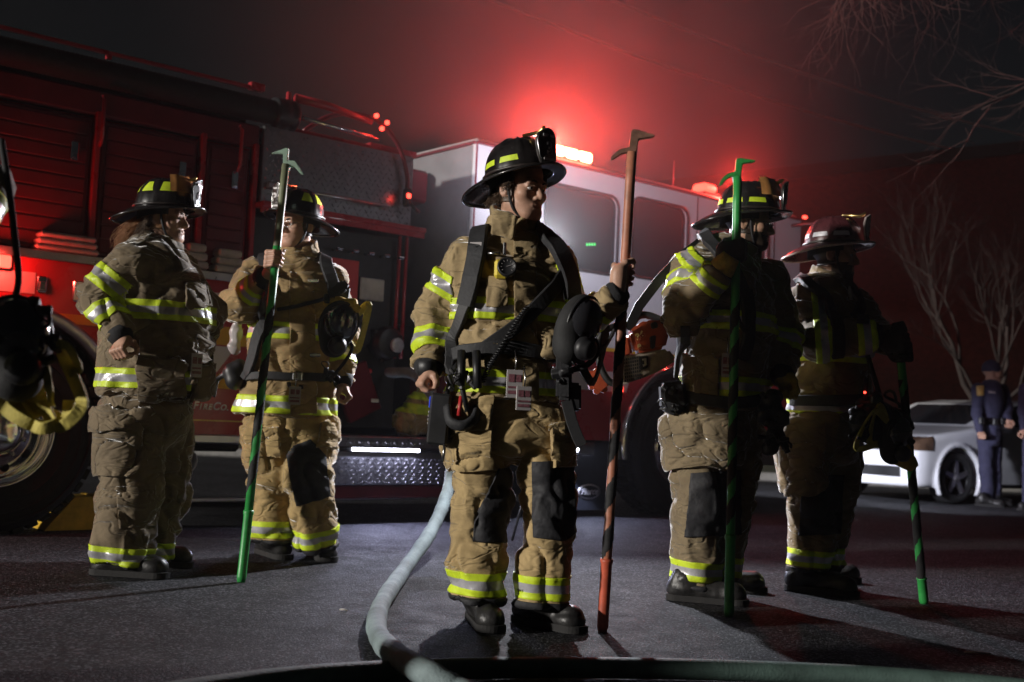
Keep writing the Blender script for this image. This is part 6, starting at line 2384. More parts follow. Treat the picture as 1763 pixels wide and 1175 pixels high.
rg_ = random.Random(12)
c5.cluster([(1518 + rg_.uniform(-45, 48), 722 + rg_.uniform(-38, 40), -0.36 + rg_.uniform(-.05, .03), rg_.uniform(.022, .05)) for _ in range(24)], 4)
c5.finish()
# ---- crew member mostly out of frame at the left edge, mask hanging towards the middle
B6 = G(-290, 1242)
c6 = Crew(2.75, 70, 'firefighter cut off by the left edge, dark mask with yellow straps hanging in front', 6, (0.26, 0.24, 0.16), base=B6, dirt=0.6)
c6.cx = -230
c6.garments(
    torso=[(-242, 703, 0, 0.22, 0.19), (-236, 602, 0, 0.20, 0.175), (-230, 452, 0, 0.22, 0.175), (-230, 326, 0, 0.205, 0.15), (-227, 264, 0, 0.15, 0.12), (-224, 220, 0, 0.085, 0.085)],
    arms=[[(-205, 308, -0.16, 0.085), (-199, 477, -0.2, 0.078), (-130, 577, -0.25, 0.062)],
          [(-123, 264, 0.18, 0.088), (-33, 324, 0.16, 0.072), (-69, 427, 0.05, 0.062)]],
    hips=[(-242, 640, 0, 0.18, 0.15), (-249, 728, 0, 0.20, 0.165), (-249, 815, 0, 0.18, 0.14)],
    legs=[[(-286, 778, -0.08, 0.13), (-274, 991, -0.08, 0.11), (-280, 1154, -0.05, 0.10), (-280, 1217, -0.05, 0.10)],
          [(-217, 765, 0.1, 0.12), (-224, 953, 0.1, 0.10), (-236, 1104, 0.1, 0.095), (-240, 1160, 0.1, 0.095)]])
c6.armband(0, 1, 0.6)
c6.armband(1, 1, 0.4)
c6.torsoband(527)
c6.torsoband(659)
c6.legband(0)
c6.legband(1)
c6.head(-199, 113, 0, 60, -2, hp=4, num='3', trim='bar')
c6.grip(c6.J(-107, 596, -0.27), c6.fwd, None, 0.012, 0, 1, GLOVE)
c6.grip(c6.J(-52, 449, 0.02), c6.fwd, None, 0.012, 1, -1, GLOVE)
c6.boots([(-274, 1235, 70, 0.30), (-230, 1185, 75, 0.30)])
# mask with dark bowl, webbing and an air hose
mk = face_mask(c6.root, c6.J(24, 592, -0.05) - B6, (0.55, -0.80, 0.15), (-0.15, 0.1, 1), 1.0, (), 3)
for k, pts in enumerate((((60, 640), (72, 690), (100, 735), (140, 700), (128, 655), (112, 620), (100, 590)),
                         ((20, 665), (35, 710), (70, 738), (110, 722), (120, 690)),
                         ((0, 680), (10, 705), (50, 730), (88, 735)),
                         ((88, 700), (84, 670), (80, 640), (78, 622)),
                         ((100, 590), (118, 600), (135, 635), (118, 645)))):
    pp = smoothpath([c6.J(x, y, -0.05 + 0.03 * math.sin(i * 1.7 + k)) - B6 for i, (x, y) in enumerate(pts)], 6)
    ribbon(pp, [(0.35 * math.sin(i * .5 + k), -1, 0.3 * math.sin(i * .33)) for i in range(len(pp))], 0.028 if k < 3 else 0.018, 0.003).build('head_strap', WEBY, mk)
cl6 = Shape()
for (x, y, rx, rz) in ((35, 690, .04, .032), (60, 700, .04, .04), (85, 715, .032, .028), (20, 680, .032, .028)):
    cl6.add(ball(c6.J(x, y, 0.0), (rx, 0.03, rz)), 0.02)
cc = c6.J(52, 700, 0)
v, q = nets(cl6, cc - 0.17, cc + 0.17, 0.008)
link('strap_harness', pymesh('harness', wrinkle(v, normals(v, q), 7, 0.02) - B6, q), WEBY, mk)
MB().tube(smoothpath([c6.J(x, y, -0.05) - B6 for x, y in ((2, 240), (10, 290), (20, 360), (29, 440), (32, 480), (26, 512), (14, 535))], 6), 0.0085, 8).build('air_hose', M_rub, mk)
c6.cluster([(80, 560, -0.05, .024), (92, 585, -0.05, .028), (75, 535, -0.05, .024), (60, 522, -0.04, .024), (85, 620, -0.05, .02), (100, 600, -.05, .024)], 21)
c6.finish()

# ------------------------------------------------------------------ hoses on the road
M_hoseA = mat('hose_pale', (0.205, 0.262, 0.27), 0.8, var=0.45, scale=7, bump=0.8, bscale=150, detail=8)
M_hoseB = mat('hose_dark', (0.07, 0.115, 0.10), 0.65, var=0.35, scale=9, bump=0.5, bscale=130)
pa = [TW(2.60, 0.05, 1.05), TW(2.58, -0.35, 1.0), P(786, 760, 7.35), P(779, 800, 7.0), P(772, 842, 6.6), P(757, 885, 6.3), P(734, 928, 6.0)]
pa += [G(x, y, 0.036) for x, y in ((694, 984), (660, 1035), (648, 1076))] + [G(660, 1108, 0.045), G(697, 1138, 0.080), G(747, 1166, 0.078), G(800, 1195, 0.05), G(870, 1230, 0.04), G(1000, 1290, 0.04)]
ph = smoothpath(pa, 12)
b = MB()
b.tube(ph, [0.035 * (1 + 0.04 * math.sin(i * .37) + 0.03 * math.sin(i * 1.1)) for i in range(len(ph))], 18)
ho_ = b.build('fire_hose', M_hoseA)
tag(ho_, 'pale green hose curving down from the pump panel past the central firefighter', 'hose', 'hoses on the road')
ps = [G(x, y, 0.034) for x, y in ((180, 1215), (330, 1190), (500, 1168), (700, 1155), (900, 1150), (1150, 1152), (1400, 1160), (1600, 1172), (1800, 1192), (2000, 1222))]
b = MB()
b.tube(smoothpath(ps, 12), 0.036, 18, 0, True, False, 0.86)
hb = b.build('fire_hose', M_hoseB)
tag(hb, 'dark green hose lying straight across the road at the bottom', 'hose', 'hoses on the road')

# ------------------------------------------------------------------ chain saw slung behind the hook holder
SB = P(1095, 660, 4.90)
saw = empty('chain_saw', SB)
tag(saw, 'orange chain saw with grille, slung between the central and bespectacled firefighters', 'chain saw')
M_so = mat('saw_orange', (0.30, 0.05, 0.018), 0.45, var=0.25, scale=14, bump=0.1)
M_sb = mat('saw_beige', (0.28, 0.23, 0.18), 0.6, var=0.35, scale=14, bump=0.15)
top_ = pixprism([(1083, 571), (1098, 558), (1113, 551), (1143, 552), (1153, 573), (1146, 600), (1096, 609)], 4.90, 0.16, 0.014, None, 0, SB).build('engine_cover', M_so, saw)
low_ = pixprism([(1070, 613), (1096, 610), (1151, 600), (1166, 620), (1140, 637), (1109, 651), (1068, 664)], 4.91, 0.17, 0.012, None, 0, SB).build('engine_casing', M_sb, saw)
for i in range(8):
    for j in range(7):
        x0, y0 = 1074 + i * 3.6 + j * 0.3, 618 + j * 6.0 - i * 0.7
        if y0 < 657 - (i * 0.6):
            pixprism([(x0, y0), (x0 + 2.2, y0 - .4), (x0 + 2.5, y0 + 3.6), (x0 + 0.3, y0 + 4.0)], 4.905, 0.01, 0, None, 0, SB).build('grille_hole', M_blk, low_)
pixprism([(1009, 646), (1020, 634), (1040, 632), (1050, 645), (1052, 668), (1036, 681), (1018, 676)], 4.90, 0.10, 0.016, None, 0, SB).build('oil_tank', M_so, saw)
MB().tube(smoothpath([P(x, y, 4.86) - SB for x, y in ((1080, 560), (1060, 562), (1042, 570), (1030, 588), (1030, 612), (1036, 636), (1048, 656), (1066, 664))], 6), 0.015, 9).build('front_handle', M_blk, saw)
MB().tube(smoothpath([P(x, y, 4.97) - SB for x, y in ((1086, 560), (1100, 544), (1122, 545), (1150, 560), (1160, 580))], 5), 0.017, 9).build('rear_handle', M_blk, saw)
pixprism([(1120, 556), (1131, 554), (1134, 564), (1122, 567)], 4.885, 0.02, 0.004, None, 0, SB).build('filler_cap', M_blk, top_)
pixprism([(1118, 580), (1130, 577), (1128, 600), (1120, 601)], 4.893, 0.02, 0.004, None, 0, SB).build('cover_recess', M_blk, top_)
pixprism([(1100, 614), (1116, 612), (1116, 634), (1102, 638)], 4.895, 0.02, 0.004, None, 0, SB).build('starter_housing', M_blk, low_)
MB().tube([P(x, y, 4.893) - SB for x, y in ((1106, 620), (1111, 618), (1112, 628), (1107, 630))], 0.006, 6).build('starter_grip', CARD, low_)
pixprism([(1060, 600), (1082, 574), (1090, 612), (1072, 616)], 4.94, 0.10, 0.01, None, 0, SB).build('shroud', M_so, saw)
for (tx, x, y, sz) in (('36', 1097, 587, 0.040), ('8', 1100, 604, 0.034)):
    me = text_mesh(tx, sz, None, 0.0012, 0.1, 0.002)
    dr = P(x + 10, y - 5.2, 4.893) - P(x, y, 4.893)
    dr /= np.linalg.norm(dr)
    upv = np.cross(dr, np.array([0, 1, 0]))
    upv = -upv if upv[2] < 0 else upv
    o_ = P(x, y, 4.893) - SB
    me.transform(Matrix([[dr[i], upv[i], (0, -1, 0)[i], o_[i]] for i in range(3)] + [[0, 0, 0, 1]]))
    link('lettering', me, mat('saw_ink', (0.75, 0.55, 0.25), 0.6, var=0.2), top_)
ribbon([P(x, y, Y) - SB for x, y, Y in ((1082, 568, 4.92), (1100, 528, 4.95), (1135, 482, 5.0), (1175, 440, 5.05), (1205, 418, 5.1))], [(0.3, -1, 0.2)] * 5, 0.042, 0.004).build('sling', WEB, saw)

# ------------------------------------------------------------------ folded coat stowed behind the running board
FC = TW(2.9, 0.16, 0.60)
S_ = Shape()
for (u, y, w_, ru, rw) in ((2.84, 0.12, 0.70, .13, .10), (2.96, 0.14, 0.80, .12, .14), (3.03, 0.16, 0.93, .07, .13), (2.90, 0.15, 0.72, .16, .10)):
    S_.add(ball(TW(u, y, w_), (ru, 0.09, rw), (TD, -TN, (0, 0, 1))), 0.05)
v, q = nets(S_, FC - np.array([.45, .45, .1]), FC + np.array([.45, .45, .55]), 0.014)
v = wrinkle(v, normals(v, q), 31, 0.02)
fco = empty('turnout_coat', FC)
tag(fco, 'bundled turnout coat with lime trim behind the lit running board', 'coat')
link('cloth', pymesh('cloth', v - FC, q), fabric('turnout_bundle', (0.42, 0.30, 0.14)), fco)
for (z, w_) in ((0.735, 0.07), (0.83, 0.05)):
    me = patch(v, q, [((0, 0, z + w_ / 2), (0.1, 0, 1)), ((0, 0, z - w_ / 2), (-0.1, 0, -1))], np.ones(len(q), bool), 0.005)
    if me:
        me.transform(Matrix.Translation(Vector((-FC).tolist())))
        link('reflective_trim', me, LIME, fco)

# ------------------------------------------------------------------ globe work light on a stand behind the central figure
LB = np.array([0.15, 7.2, 0.0])
wk = empty('work_light', LB)
tag(wk, 'small white globe work light on a tripod behind the central firefighter', 'work light')
MB().tube([(0, 0, 0.30), (0, 0, 1.75)], 0.011, 10).build('pole', M_blk, wk)
for k in range(3):
    a = 2 * math.pi * k / 3 + 0.5
    MB().tube([(0, 0, 0.42), (0.11 * math.cos(a), 0.11 * math.sin(a), 0.012)], 0.008, 8).build('leg', M_blk, wk)
Mg_ = Matrix.Translation((0, 0, 1.82))
MB().lathe([(0.0, 0.052), (0.026, 0.045), (0.045, 0.026), (0.052, 0), (0.045, -0.026), (0.030, -0.042), (0.022, -0.05), (0.022, -0.08), (0, -0.08)], 24, 0, Mg_).build('globe', mat('globe_lit', (0.9, 0.9, 0.9), 0.4, var=0, emit=(0.92, 0.92, 1.0), estr=30), wk)
wb = lamp('work_light_bulb', 'SPOT', (0.0, -0.09, 1.83), 430, (0.90, 0.92, 1.0), 0.04, wk, (R(-92), 0, R(8)))
wb.data.spot_size = R(168)
wb.data.spot_blend = 0.35
wg = lamp('work_light_glow', 'SPOT', (0.02, 0.06, 1.90), 250, (0.82, 0.82, 1.0), 0.03, wk, Vector((-0.45, -0.55, -0.70)).to_track_quat('Z', 'Y').to_euler())
wg.data.spot_size = R(142)
wg.data.spot_blend = 0.6
# ------------------------------------------------------------------ police officers in the background
M_navy = mat('uniform_navy', (0.035, 0.035, 0.075), 0.85, var=0.2, scale=12, sheen=0.2)
M_cap = mat('knit_cap', (0.03, 0.028, 0.055), 0.9, var=0.3, scale=60, bump=0.5, bscale=200)


def police(Y0, yaw, label, seed, cx, torso, arms, hips, legs, feet, hd, hands):
    B_ = G(*feet[0][:2])
    c = Crew(Y0, yaw, label, seed, (0.03, 0.03, 0.06), base=B_, res=0.016)
    c.MC = c.MP = M_navy
    c.cx = cx
    c.garments(torso, arms, hips, legs, 0.005, 2.4, ('uniform_jacket', 'uniform_trousers'))
    c.boots(feet)
    o = c.J(*hd[:3])
    A = head_axes(hd[3])
    c.addbody(xf(HV, A, o), HQ)
    c.headA, c.headO = A, o
    S2 = Shape()
    S2.add(ball((0, -0.016, 0.050), (0.088, 0.108, 0.108)), 0.02)
    S2.cut(rbox((0, 0, -0.2), (0.3, 0.3, 0.215), 0.002), 0.01)
    v, q = nets(S2, (-0.12, -0.15, -0.05), (0.12, 0.12, 0.19), 0.008)
    link('knit_cap', pymesh('cap', xf(v, A, o) - B_, q), M_cap, c.root)
    for k, (x, y, dy, fl) in enumerate(hands):
        c.grip(c.J(x, y, dy), c.fwd, None, 0.012, k, fl, None, 1.0, 1.0, False)
    c.finish()
    return c


f1 = police(13.6, 72, 'police officer in navy uniform and knit cap beside the white car', 51, 1704,
            [(1703, 738, 0, 0.16, 0.13), (1703, 715, 0, 0.15, 0.13), (1705, 690, 0, 0.19, 0.15), (1706, 670, 0, 0.20, 0.13), (1706, 660, 0, 0.15, 0.1), (1707, 653, 0, 0.07, 0.07)],
            [[(1684, 671, -0.1, 0.075), (1682, 712, -0.12, 0.062), (1688, 746, -0.2, 0.045)], [(1726, 671, 0.1, 0.07), (1735, 702, 0.0, 0.058), (1736, 727, -0.15, 0.045)]],
            [(1703, 730, 0, 0.15, 0.12), (1704, 750, 0, 0.165, 0.135), (1704, 768, 0, 0.14, 0.11)],
            [[(1696, 757, -0.03, 0.095), (1698, 812, -0.02, 0.08), (1700, 840, 0, 0.075), (1699, 862, 0, 0.072)], [(1712, 757, 0.05, 0.09), (1713, 812, 0.05, 0.075), (1714, 840, 0.05, 0.07), (1714, 860, 0.05, 0.07)]],
            [(1702, 873, 60, 0.28), (1716, 871, 75, 0.28)], (1709, 643, 0, 78), ((1690, 752, -0.22, 1), (1737, 732, -0.17, -1)))
f1.band('c', 'torso', np.array([0, 0, f1.J(1703, 727)[2]]), (0, 0, 1), 0.055, f1.coat, [M_blk, M_blk, M_blk], 0.012)
for (x, y) in ((1688, 726), (1697, 727), (1712, 727), (1722, 726)):
    p, n = f1.H(x, y, 0.03)
    MB().box(tuple(p), (0.06, 0.05, 0.085), 0.012).build('belt_pouch', M_blk, f1.root)
p, n = f1.H(1687, 673, 0.008)
f1.plate('shoulder_patch', 'c', 'arm0', [(1681, 665), (1694, 664), (1694, 681), (1682, 682)], 0.004, mat('patch_gold', (0.75, 0.5, 0.15), 0.6, var=0.4, scale=40))
f1.plate('name_strip', 'c', 'torso', [(1702, 673), (1714, 675), (1714, 678), (1702, 677)], 0.004, CARD)
f2 = police(13.2, -80, 'second officer in dark blue cut off by the right edge', 52, 1785,
            [(1787, 740, 0, 0.16, 0.14), (1787, 700, 0, 0.19, 0.16), (1786, 668, 0, 0.20, 0.13), (1786, 657, 0, 0.15, 0.1), (1785, 648, 0, 0.07, 0.07)],
            [[(1805, 671, 0.1, 0.075), (1806, 712, 0.1, 0.062), (1795, 746, 0.0, 0.045)], [(1766, 671, -0.1, 0.075), (1762, 708, -0.12, 0.062), (1764, 742, -0.2, 0.045)]],
            [(1787, 730, 0, 0.15, 0.12), (1786, 750, 0, 0.165, 0.135), (1786, 768, 0, 0.14, 0.11)],
            [[(1794, 757, 0.05, 0.095), (1792, 812, 0.05, 0.08), (1791, 845, 0, 0.075), (1790, 868, 0, 0.072)], [(1776, 757, -0.03, 0.095), (1774, 812, -0.02, 0.085), (1773, 845, 0, 0.08), (1772, 868, 0, 0.075)]],
            [(1792, 877, -70, 0.28), (1772, 880, -60, 0.28)], (1783, 632, 0, -80), ((1794, 752, 0, 1), (1763, 750, -0.2, -1)))

# ------------------------------------------------------------------ white hatchback
CW = G(1638, 868)
CA = R(30)
cb = np.array([math.cos(CA), math.sin(CA), 0])           # backwards along the car
cr_ = np.array([-math.sin(CA), math.cos(CA), 0])         # to its far side
CO = CW - cb * 0.85 + cr_ * 0.80
car = empty('parked_car', CO, CA)
tag(car, 'white hatchback parked with its nose towards the crew, at right', 'car')
M_cw = mat('car_white', (0.78, 0.78, 0.82), 0.25, var=0.03, scale=3, coat=0.6)
hx = np.array([0.0, 0.03, 0.12, 0.45, 0.95, 1.25, 1.95, 2.4, 3.2, 3.75, 4.05, 4.16, 4.2])
hz_ = np.array([0.50, 0.62, 0.70, 0.80, 0.87, 0.92, 1.22, 1.28, 1.27, 1.16, 0.92, 0.75, 0.4])


def carf(p):
    X_, Y_, Z_ = p[:, 0], p[:, 1], p[:, 2]
    h = np.interp(X_, hx, hz_)
    wd_ = 0.90 - 0.16 * np.clip((0.35 - X_) / 0.35, 0, 1) ** 2 - 0.12 * np.clip((X_ - 3.8) / 0.4, 0, 1) ** 2
    wd_ = wd_ - 0.42 * np.clip(Z_ - 0.88, 0, 1) - 0.10 * np.clip(0.45 - Z_, 0, 1)
    d = smax(np.abs(Y_) - wd_, (Z_ - h) * 0.9, 0.07)
    d = smax(d, 0.19 - Z_, 0.05)
    d = smax(d, -X_ + 0.02 + 0.10 * np.abs(Z_ - 0.5) + 0.16 * (np.abs(Y_) / 0.9) ** 4, 0.05)
    d = smax(d, X_ - 4.2, 0.06)
    for cx_ in (0.85, 3.45):
        r_ = np.sqrt((X_ - cx_) ** 2 + (Z_ - 0.31) ** 2)
        d = smax(d, -np.maximum(r_ - 0.36, 0.62 - np.abs(Y_)), 0.02)
        fl = np.maximum(np.abs(r_ - 0.375) - 0.02, np.abs(np.abs(Y_) - 0.895) - 0.03)
        d = smin(d, fl, 0.03)
    return d.astype(np.float32)


CS = Shape().add(carf)
v, q = nets(CS, (-0.1, -1.0, 0.1), (4.3, 1.0, 1.4), 0.032)
cbody = link('car_body', pymesh('car', v, q), M_cw, car)
cn = normals(v, q)[q].mean(1)
cc_ = v[q].mean(1)
side_ = (cn[:, 1] < -0.5)


def carpatch(name, mt, cuts, keep, th=0.004, parent=None):
    me = patch(v, q, cuts, keep, th)
    if me:
        return link(name, me, mt, parent or car)


belt = lambda z: ((0, 0, z), (0, 0, -1))
for sg in (-1, 1):
    sk_ = (cn[:, 1] * sg > 0.35) & (cc_[:, 2] > 0.8)
    carpatch('side_window', M_gls, [belt(0.93), ((0, 0, 1.20), (0, 0, 1)), ((1.45, 0, 0.93), (-0.42, 0, 0.9)), ((2.35, 0, 0), (1, 0, 0))], sk_)
    carpatch('side_window', M_gls, [belt(0.93), ((0, 0, 1.20), (0, 0, 1)), ((2.45, 0, 0), (-1, 0, 0)), ((3.5, 0, 0.93), (0.5, 0, 0.85))], sk_)
    hl_ = (cn[:, 1] * sg > -0.2) & (cc_[:, 1] * sg > 0.3) & (cc_[:, 0] < 0.7)
    carpatch('headlight', mat('headlight_glass', (0.10, 0.06, 0.04), 0.1, var=0.4, scale=12, coat=0.6), [((0, 0, 0.61), (0, 0, -1)), ((0, 0, 0.715), (-0.15, 0, 1)), ((0.42, 0, 0), (1, 0, 0)), ((0, 0.46 * sg, 0), (0, -sg, 0))], hl_)
fr_ = (cn[:, 0] < -0.35)
carpatch('windscreen', M_gls, [((0, 0, 0.94), (0, 0, -1)), ((0, 0, 1.20), (0, 0, 1)), ((0, 0.62, 0), (0, 1, 0)), ((0, -0.62, 0), (0, -1, 0))], (cn[:, 0] < -0.15) & (cc_[:, 0] > 1.2))
gr_ = carpatch('lower_grille', M_blk, [((0, 0, 0.30), (0, 0, -1)), ((0, 0, 0.42), (0, 0, 1)), ((0, 0.70, 0), (0, 1, 0)), ((0, -0.70, 0), (0, -1, 0))], fr_)
carpatch('upper_grille', M_blk, [((0, 0, 0.60), (0, 0, -1)), ((0, 0, 0.66), (0, 0, 1)), ((0, 0.44, 0), (0, 1, 0)), ((0, -0.44, 0), (0, -1, 0))], fr_)
carpatch('number_plate', M_white, [((0, 0, 0.46), (0, 0, -1)), ((0, 0, 0.56), (0, 0, 1)), ((0, 0.24, 0), (0, 1, 0)), ((0, -0.24, 0), (0, -1, 0))], fr_, 0.010)
carpatch('sill', M_blk, [((0, 0, 0.24), (0, 0, 1)), ((1.3, 0, 0), (-1, 0, 0)), ((3.0, 0, 0), (1, 0, 0))], side_)
for u in (1.42, 2.40):
    MB().box((u, -0.897, 0.62), (0.008, 0.02, 0.55)).build('door_seam', M_blk, car)
MB().box((1.62, -0.96, 0.92), (0.12, 0.16, 0.12), 0.04).build('wing_mirror', M_cw, car)
M_whl = mat('alloy', (0.35, 0.33, 0.36), 0.35, 0.8, var=0.1)
for (xx, yy) in ((0.85, -0.80), (3.45, -0.80), (0.85, 0.80), (3.45, 0.80)):
    wr = empty('wheel', (xx, yy, 0.305), 0, car)
    Mw = Matrix.Rotation(R(90 if yy < 0 else -90), 4, 'X')
    MB().lathe([(0.21, 0.06), (0.22, 0.075), (0.27, 0.085), (0.30, 0.065), (0.305, 0.03), (0.305, -0.10), (0.27, -0.12), (0.2, -0.12)], 36, 0, Mw).build('tyre', M_rub, wr)
    MB().lathe([(0.215, 0.07), (0.205, 0.075), (0.20, 0.03), (0.19, -0.02), (0.0, -0.02)], 32, 0, Mw).build('rim', M_blk, wr)
    for k in range(5):
        a = 2 * math.pi * k / 5 + 0.3
        MB().prism([(0.03, -0.035), (0.20, -0.022), (0.205, 0.022), (0.03, 0.035)], 0.03, 0.068, 0, Mw @ Matrix.Rotation(a, 4, 'Z')).build('spoke', M_whl, wr)
    MB().lathe([(0.05, 0.03), (0.045, 0.074), (0, 0.076)], 16, 0, Mw).build('hub_cap', M_whl, wr)
MB().box((1.75, 0.1, 0.93), (0.03, 0.02, 0.14), 0.006).build('dash_tag', mat('tag_teal', (0.3, 0.5, 0.5), 0.5, var=0.1), car)

# ------------------------------------------------------------------ brick building behind
bl = empty('brick_building', (14.5, 26.0, 0), R(24))
tag(bl, 'large dark brick building with a sloping roofline behind the bare tree', 'building')


def brickmat():
    mt = bpy.data.materials.new('brick')
    mt.use_nodes = True
    nt = mt.node_tree
    b_ = nt.nodes['Principled BSDF']
    tc = nt.nodes.new('ShaderNodeTexCoord')
    mp = nt.nodes.new('ShaderNodeMapping')
    mp.inputs['Rotation'].default_value = (R(90), 0, 0)
    bt = nt.nodes.new('ShaderNodeTexBrick')
    bt.inputs['Scale'].default_value = 4.5
    bt.inputs['Color1'].default_value = (0.24, 0.060, 0.045, 1)
    bt.inputs['Color2'].default_value = (0.17, 0.045, 0.035, 1)
    bt.inputs['Mortar'].default_value = (0.20, 0.10, 0.085, 1)
    bt.inputs['Mortar Size'].default_value = 0.012
    nt.links.new(tc.outputs['Object'], mp.inputs[0])
    nt.links.new(mp.outputs[0], bt.inputs['Vector'])
    nt.links.new(bt.outputs['Color'], b_.inputs['Base Color'])
    b_.inputs['Roughness'].default_value = 0.9
    return mt


wl_ = MB()
Mf = Matrix(((1, 0, 0, 0), (0, 0, 1, 0), (0, 1, 0, 0), (0, 0, 0, 1)))
wl_.prism([(-15, 0), (12, 0), (12, 6.6), (2.0, 8.3), (-15, 4.60)], 0.0, 5.0, 0, Mf)
wl_.build('wall', brickmat(), bl)
rf = MB()
rf.prism([(-15.3, 4.43), (2.0, 8.22), (12.3, 6.5), (12.3, 6.75), (2.0, 8.50), (-15.3, 4.65)], -0.25, 5.2, 0, Mf)
rf.build('roof', mat('roof_dark', (0.05, 0.045, 0.045), 0.9, var=0.3), bl)
MB().box((-1.5, -0.05, 0.5), (27, 0.1, 1.0), 0.01).build('plinth', mat('plinth', (0.20, 0.18, 0.17), 0.9, var=0.2), bl)


# ------------------------------------------------------------------ bare trees
M_bark = mat('bark', (0.036, 0.026, 0.023), 0.95, var=0.35, scale=12, bump=0.6, bscale=40)


def branch(mb, p, d, L_, r, depth, rnd, spread=0.6, upw=0.15, n=5, mbt=None):
    pts, rs = [p.copy()], [r]
    q = p.copy()
    for k in range(n):
        d = (d + Vector((rnd.uniform(-1, 1), rnd.uniform(-1, 1), rnd.uniform(-.7, 1) + upw)) * 0.21).normalized()
        q = q + d * L_ / n
        pts.append(q.copy())
        rs.append(r * (1 - 0.55 * (k + 1) / n))
    mb.tube(pts, rs, 6 if r > 0.02 else 4, 0, False)
    if depth == 0:
        return
    for k in range(rnd.choice((2, 3, 3, 4))):
        i = rnd.randrange(2, n + 1)
        nd = (d + Vector((rnd.uniform(-1, 1), rnd.uniform(-1, 1), rnd.uniform(-.6, .9))) * spread).normalized()
        branch(mb, pts[i], nd, L_ * rnd.uniform(0.55, 0.85), rs[i] * 0.72, depth - 1, rnd, spread, upw, n)


def bare_tree(label, loc, trunk, limbs, seed, depth=4, up=0.15):
    rnd = random.Random(seed)
    rt = empty('bare_tree', loc)
    MB().tube(smoothpath(trunk, 5), np.linspace(0.13, 0.07, (len(trunk) - 1) * 5 + 1), 10).build('trunk', M_bark, rt)
    cr = MB()
    for (p, d, L_, r) in limbs:
        branch(cr, Vector(p), Vector(d).normalized(), L_, r, depth, rnd, 0.62, up)
    cr.build('crown', M_bark, rt)
    tag(rt, label, 'tree')
    return rt


tp = P(1712, 760, 18.6)
bare_tree('bare forked tree behind the police officer', (tp[0], tp[1], 0.1), [(0, 0, 0), (-0.03, 0, 0.5), (-0.1, 0, 1.1)],
          [((-0.1, 0, 1.0), (-0.55, 0, 1), 1.7, 0.06), ((-0.08, 0, 1.0), (0.35, 0.1, 1), 1.6, 0.05), ((-0.1, 0, 0.95), (0.05, 0.2, 1), 1.7, 0.05), ((-0.1, 0, 1.1), (0.8, -.1, 0.8), 1.5, 0.04), ((-0.1, 0, 1.05), (-0.9, -.1, 0.9), 1.5, 0.035)], 8, 4)
# tree reaching in from the right: trunk outside the frame, drooping twigs at the top
rnd = random.Random(23)
rt = empty('bare_tree', (8.2, 11.5, 0))
tag(rt, 'bare branches hanging in from the upper right corner', 'tree')
MB().tube(smoothpath([(0, 0, 0), (-0.1, 0, 1.8), (-0.25, 0, 3.6), (-0.7, -0.1, 5.0)], 5), np.linspace(0.22, 0.11, 16), 12).build('trunk', M_bark, rt)
cr = MB()
l1 = smoothpath([(-0.7, -0.1, 5.0), (-1.8, -0.2, 5.7), (-3.0, -0.4, 6.0), (-4.2, -0.5, 5.9), (-5.0, -0.6, 5.5)], 6)
cr.tube(l1, np.linspace(0.10, 0.02, len(l1)), 8)
l2 = smoothpath([(-0.4, 0, 4.2), (-1.4, -0.5, 4.7), (-2.5, -0.7, 4.75), (-3.3, -0.8, 4.2), (-3.9, -0.8, 3.85)], 6)
cr.tube(l2, np.linspace(0.05, 0.008, len(l2)), 6)
for k in range(44):
    i = rnd.randrange(8, len(l1))
    branch(cr, Vector(l1[i].tolist()), Vector((rnd.uniform(-.5, .4), rnd.uniform(-.4, .4), -1.0)), rnd.uniform(0.45, 1.0), rnd.uniform(0.007, 0.015), 3 if k % 3 == 0 else 2, rnd, 0.75, -0.15, 6)
for k in range(16):
    i = rnd.randrange(5, len(l2))
    branch(cr, Vector(l2[i].tolist()), Vector((rnd.uniform(-.9, .2), rnd.uniform(-.4, .4), rnd.uniform(-.7, .6))), rnd.uniform(0.3, 0.7), rnd.uniform(0.007, 0.012), 2, rnd, 0.6, 0.0, 5)
cr.build('crown', M_bark, rt)

# ------------------------------------------------------------------ overhead wires
for k, (a, b_, lab) in enumerate(((P(700, -60, 17), P(1900, 300, 26), 'lower overhead wire sloping down to the right'), (P(960, -40, 18), P(2000, 270, 27), 'upper overhead wire sloping down to the right'))):
    pts = [a + (b_ - a) * t - np.array([0, 0, 0.5 * 4 * t * (1 - t)]) for t in np.linspace(0, 1, 24)]
    tag(MB().tube(pts, 0.022, 6).build('overhead_wire', mat('wire', (0.30, 0.26, 0.26), 0.6, var=0.1)), lab, 'wire', 'overhead wires')

# small litter on the road
for k, (x, y, l) in enumerate(((1660, 1123, 0.09), (585, 1050, 0.03))):
    a = G(x, y, 0.004)
    MBt = MB().tube([a, a + np.array([l * .5, -.004, .002]), a + np.array([l, -.012, 0])], 0.0035, 5)
    tag(MBt.build('twig', M_canvas), ('pale twig lying on the road at lower right', 'tiny pale stick on the road at lower left')[k], 'twig')
# ------------------------------------------------------------------ air
hz = MB()
hz.box((8, 13, 4.5), (70, 37, 11.0))
ho = hz.build('haze', [])
tag(ho, kind='stuff')
hm = bpy.data.materials.new('haze_air')
hm.use_nodes = True
hn = hm.node_tree
for n in list(hn.nodes):
    if n.type == 'BSDF_PRINCIPLED':
        hn.nodes.remove(n)
pvn = hn.nodes.new('ShaderNodeVolumePrincipled')
pvn.inputs['Color'].default_value = (0.9, 0.9, 0.92, 1)
pvn.inputs['Density'].default_value = 0.0009
pvn.inputs['Anisotropy'].default_value = 0.45
hn.links.new(pvn.outputs[0], hn.nodes['Material Output'].inputs['Volume'])
ho.data.materials.append(hm)
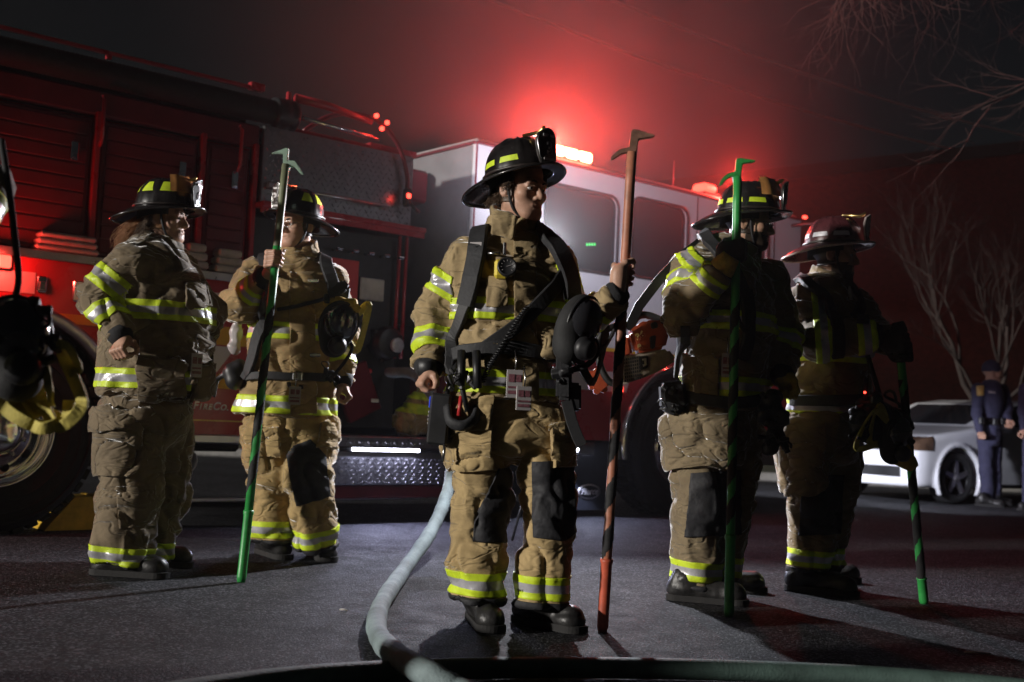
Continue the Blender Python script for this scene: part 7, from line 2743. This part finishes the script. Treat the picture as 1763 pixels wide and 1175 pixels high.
# smoke drifting over the cab roof: thin and uneven, fading to nothing at its rim
sm = MB()
sm.lathe([(math.sin(R(a)) or 1e-4, -math.cos(R(a))) for a in range(0, 181, 15)], 24)
so = sm.build('smoke', [])
so.location = Vector((0.5, 8.7, 4.1))
so.scale = (4.0, 2.7, 3.7)
so.rotation_euler = (0, 0, math.atan2(TD[1], TD[0]))
tag(so, kind='stuff')
smm = bpy.data.materials.new('smoke')
smm.use_nodes = True
nt = smm.node_tree
for n in list(nt.nodes):
    if n.type == 'BSDF_PRINCIPLED':
        nt.nodes.remove(n)
pv = nt.nodes.new('ShaderNodeVolumePrincipled')
pv.inputs['Color'].default_value = (0.9, 0.9, 0.9, 1)
pv.inputs['Anisotropy'].default_value = 0.6
tc = nt.nodes.new('ShaderNodeTexCoord')
ln = nt.nodes.new('ShaderNodeVectorMath')
ln.operation = 'LENGTH'
nt.links.new(tc.outputs['Object'], ln.inputs[0])
mr = nt.nodes.new('ShaderNodeMapRange')
mr.interpolation_type = 'SMOOTHSTEP'
mr.inputs['From Min'].default_value = 1.0
mr.inputs['From Max'].default_value = 0.05
nt.links.new(ln.outputs['Value'], mr.inputs['Value'])
nz = nt.nodes.new('ShaderNodeTexNoise')
nz.inputs['Scale'].default_value = 1.9
nz.inputs['Detail'].default_value = 3.0
nz.inputs['Distortion'].default_value = 0.6
nt.links.new(tc.outputs['Object'], nz.inputs['Vector'])
mr2 = nt.nodes.new('ShaderNodeMapRange')
mr2.inputs['From Min'].default_value = 0.3
mr2.inputs['From Max'].default_value = 0.7
mr2.inputs['To Min'].default_value = 0.1
mr2.inputs['To Max'].default_value = 1.7
nt.links.new(nz.outputs['Fac'], mr2.inputs['Value'])
mu = nt.nodes.new('ShaderNodeMath')
mu.operation = 'MULTIPLY'
nt.links.new(mr.outputs[0], mu.inputs[0])
nt.links.new(mr2.outputs[0], mu.inputs[1])
mu2 = nt.nodes.new('ShaderNodeMath')
mu2.operation = 'MULTIPLY'
mu2.inputs[1].default_value = 0.08
nt.links.new(mu.outputs[0], mu2.inputs[0])
nt.links.new(mu2.outputs[0], pv.inputs['Density'])
nt.links.new(pv.outputs[0], nt.nodes['Material Output'].inputs['Volume'])
so.data.materials.append(smm)
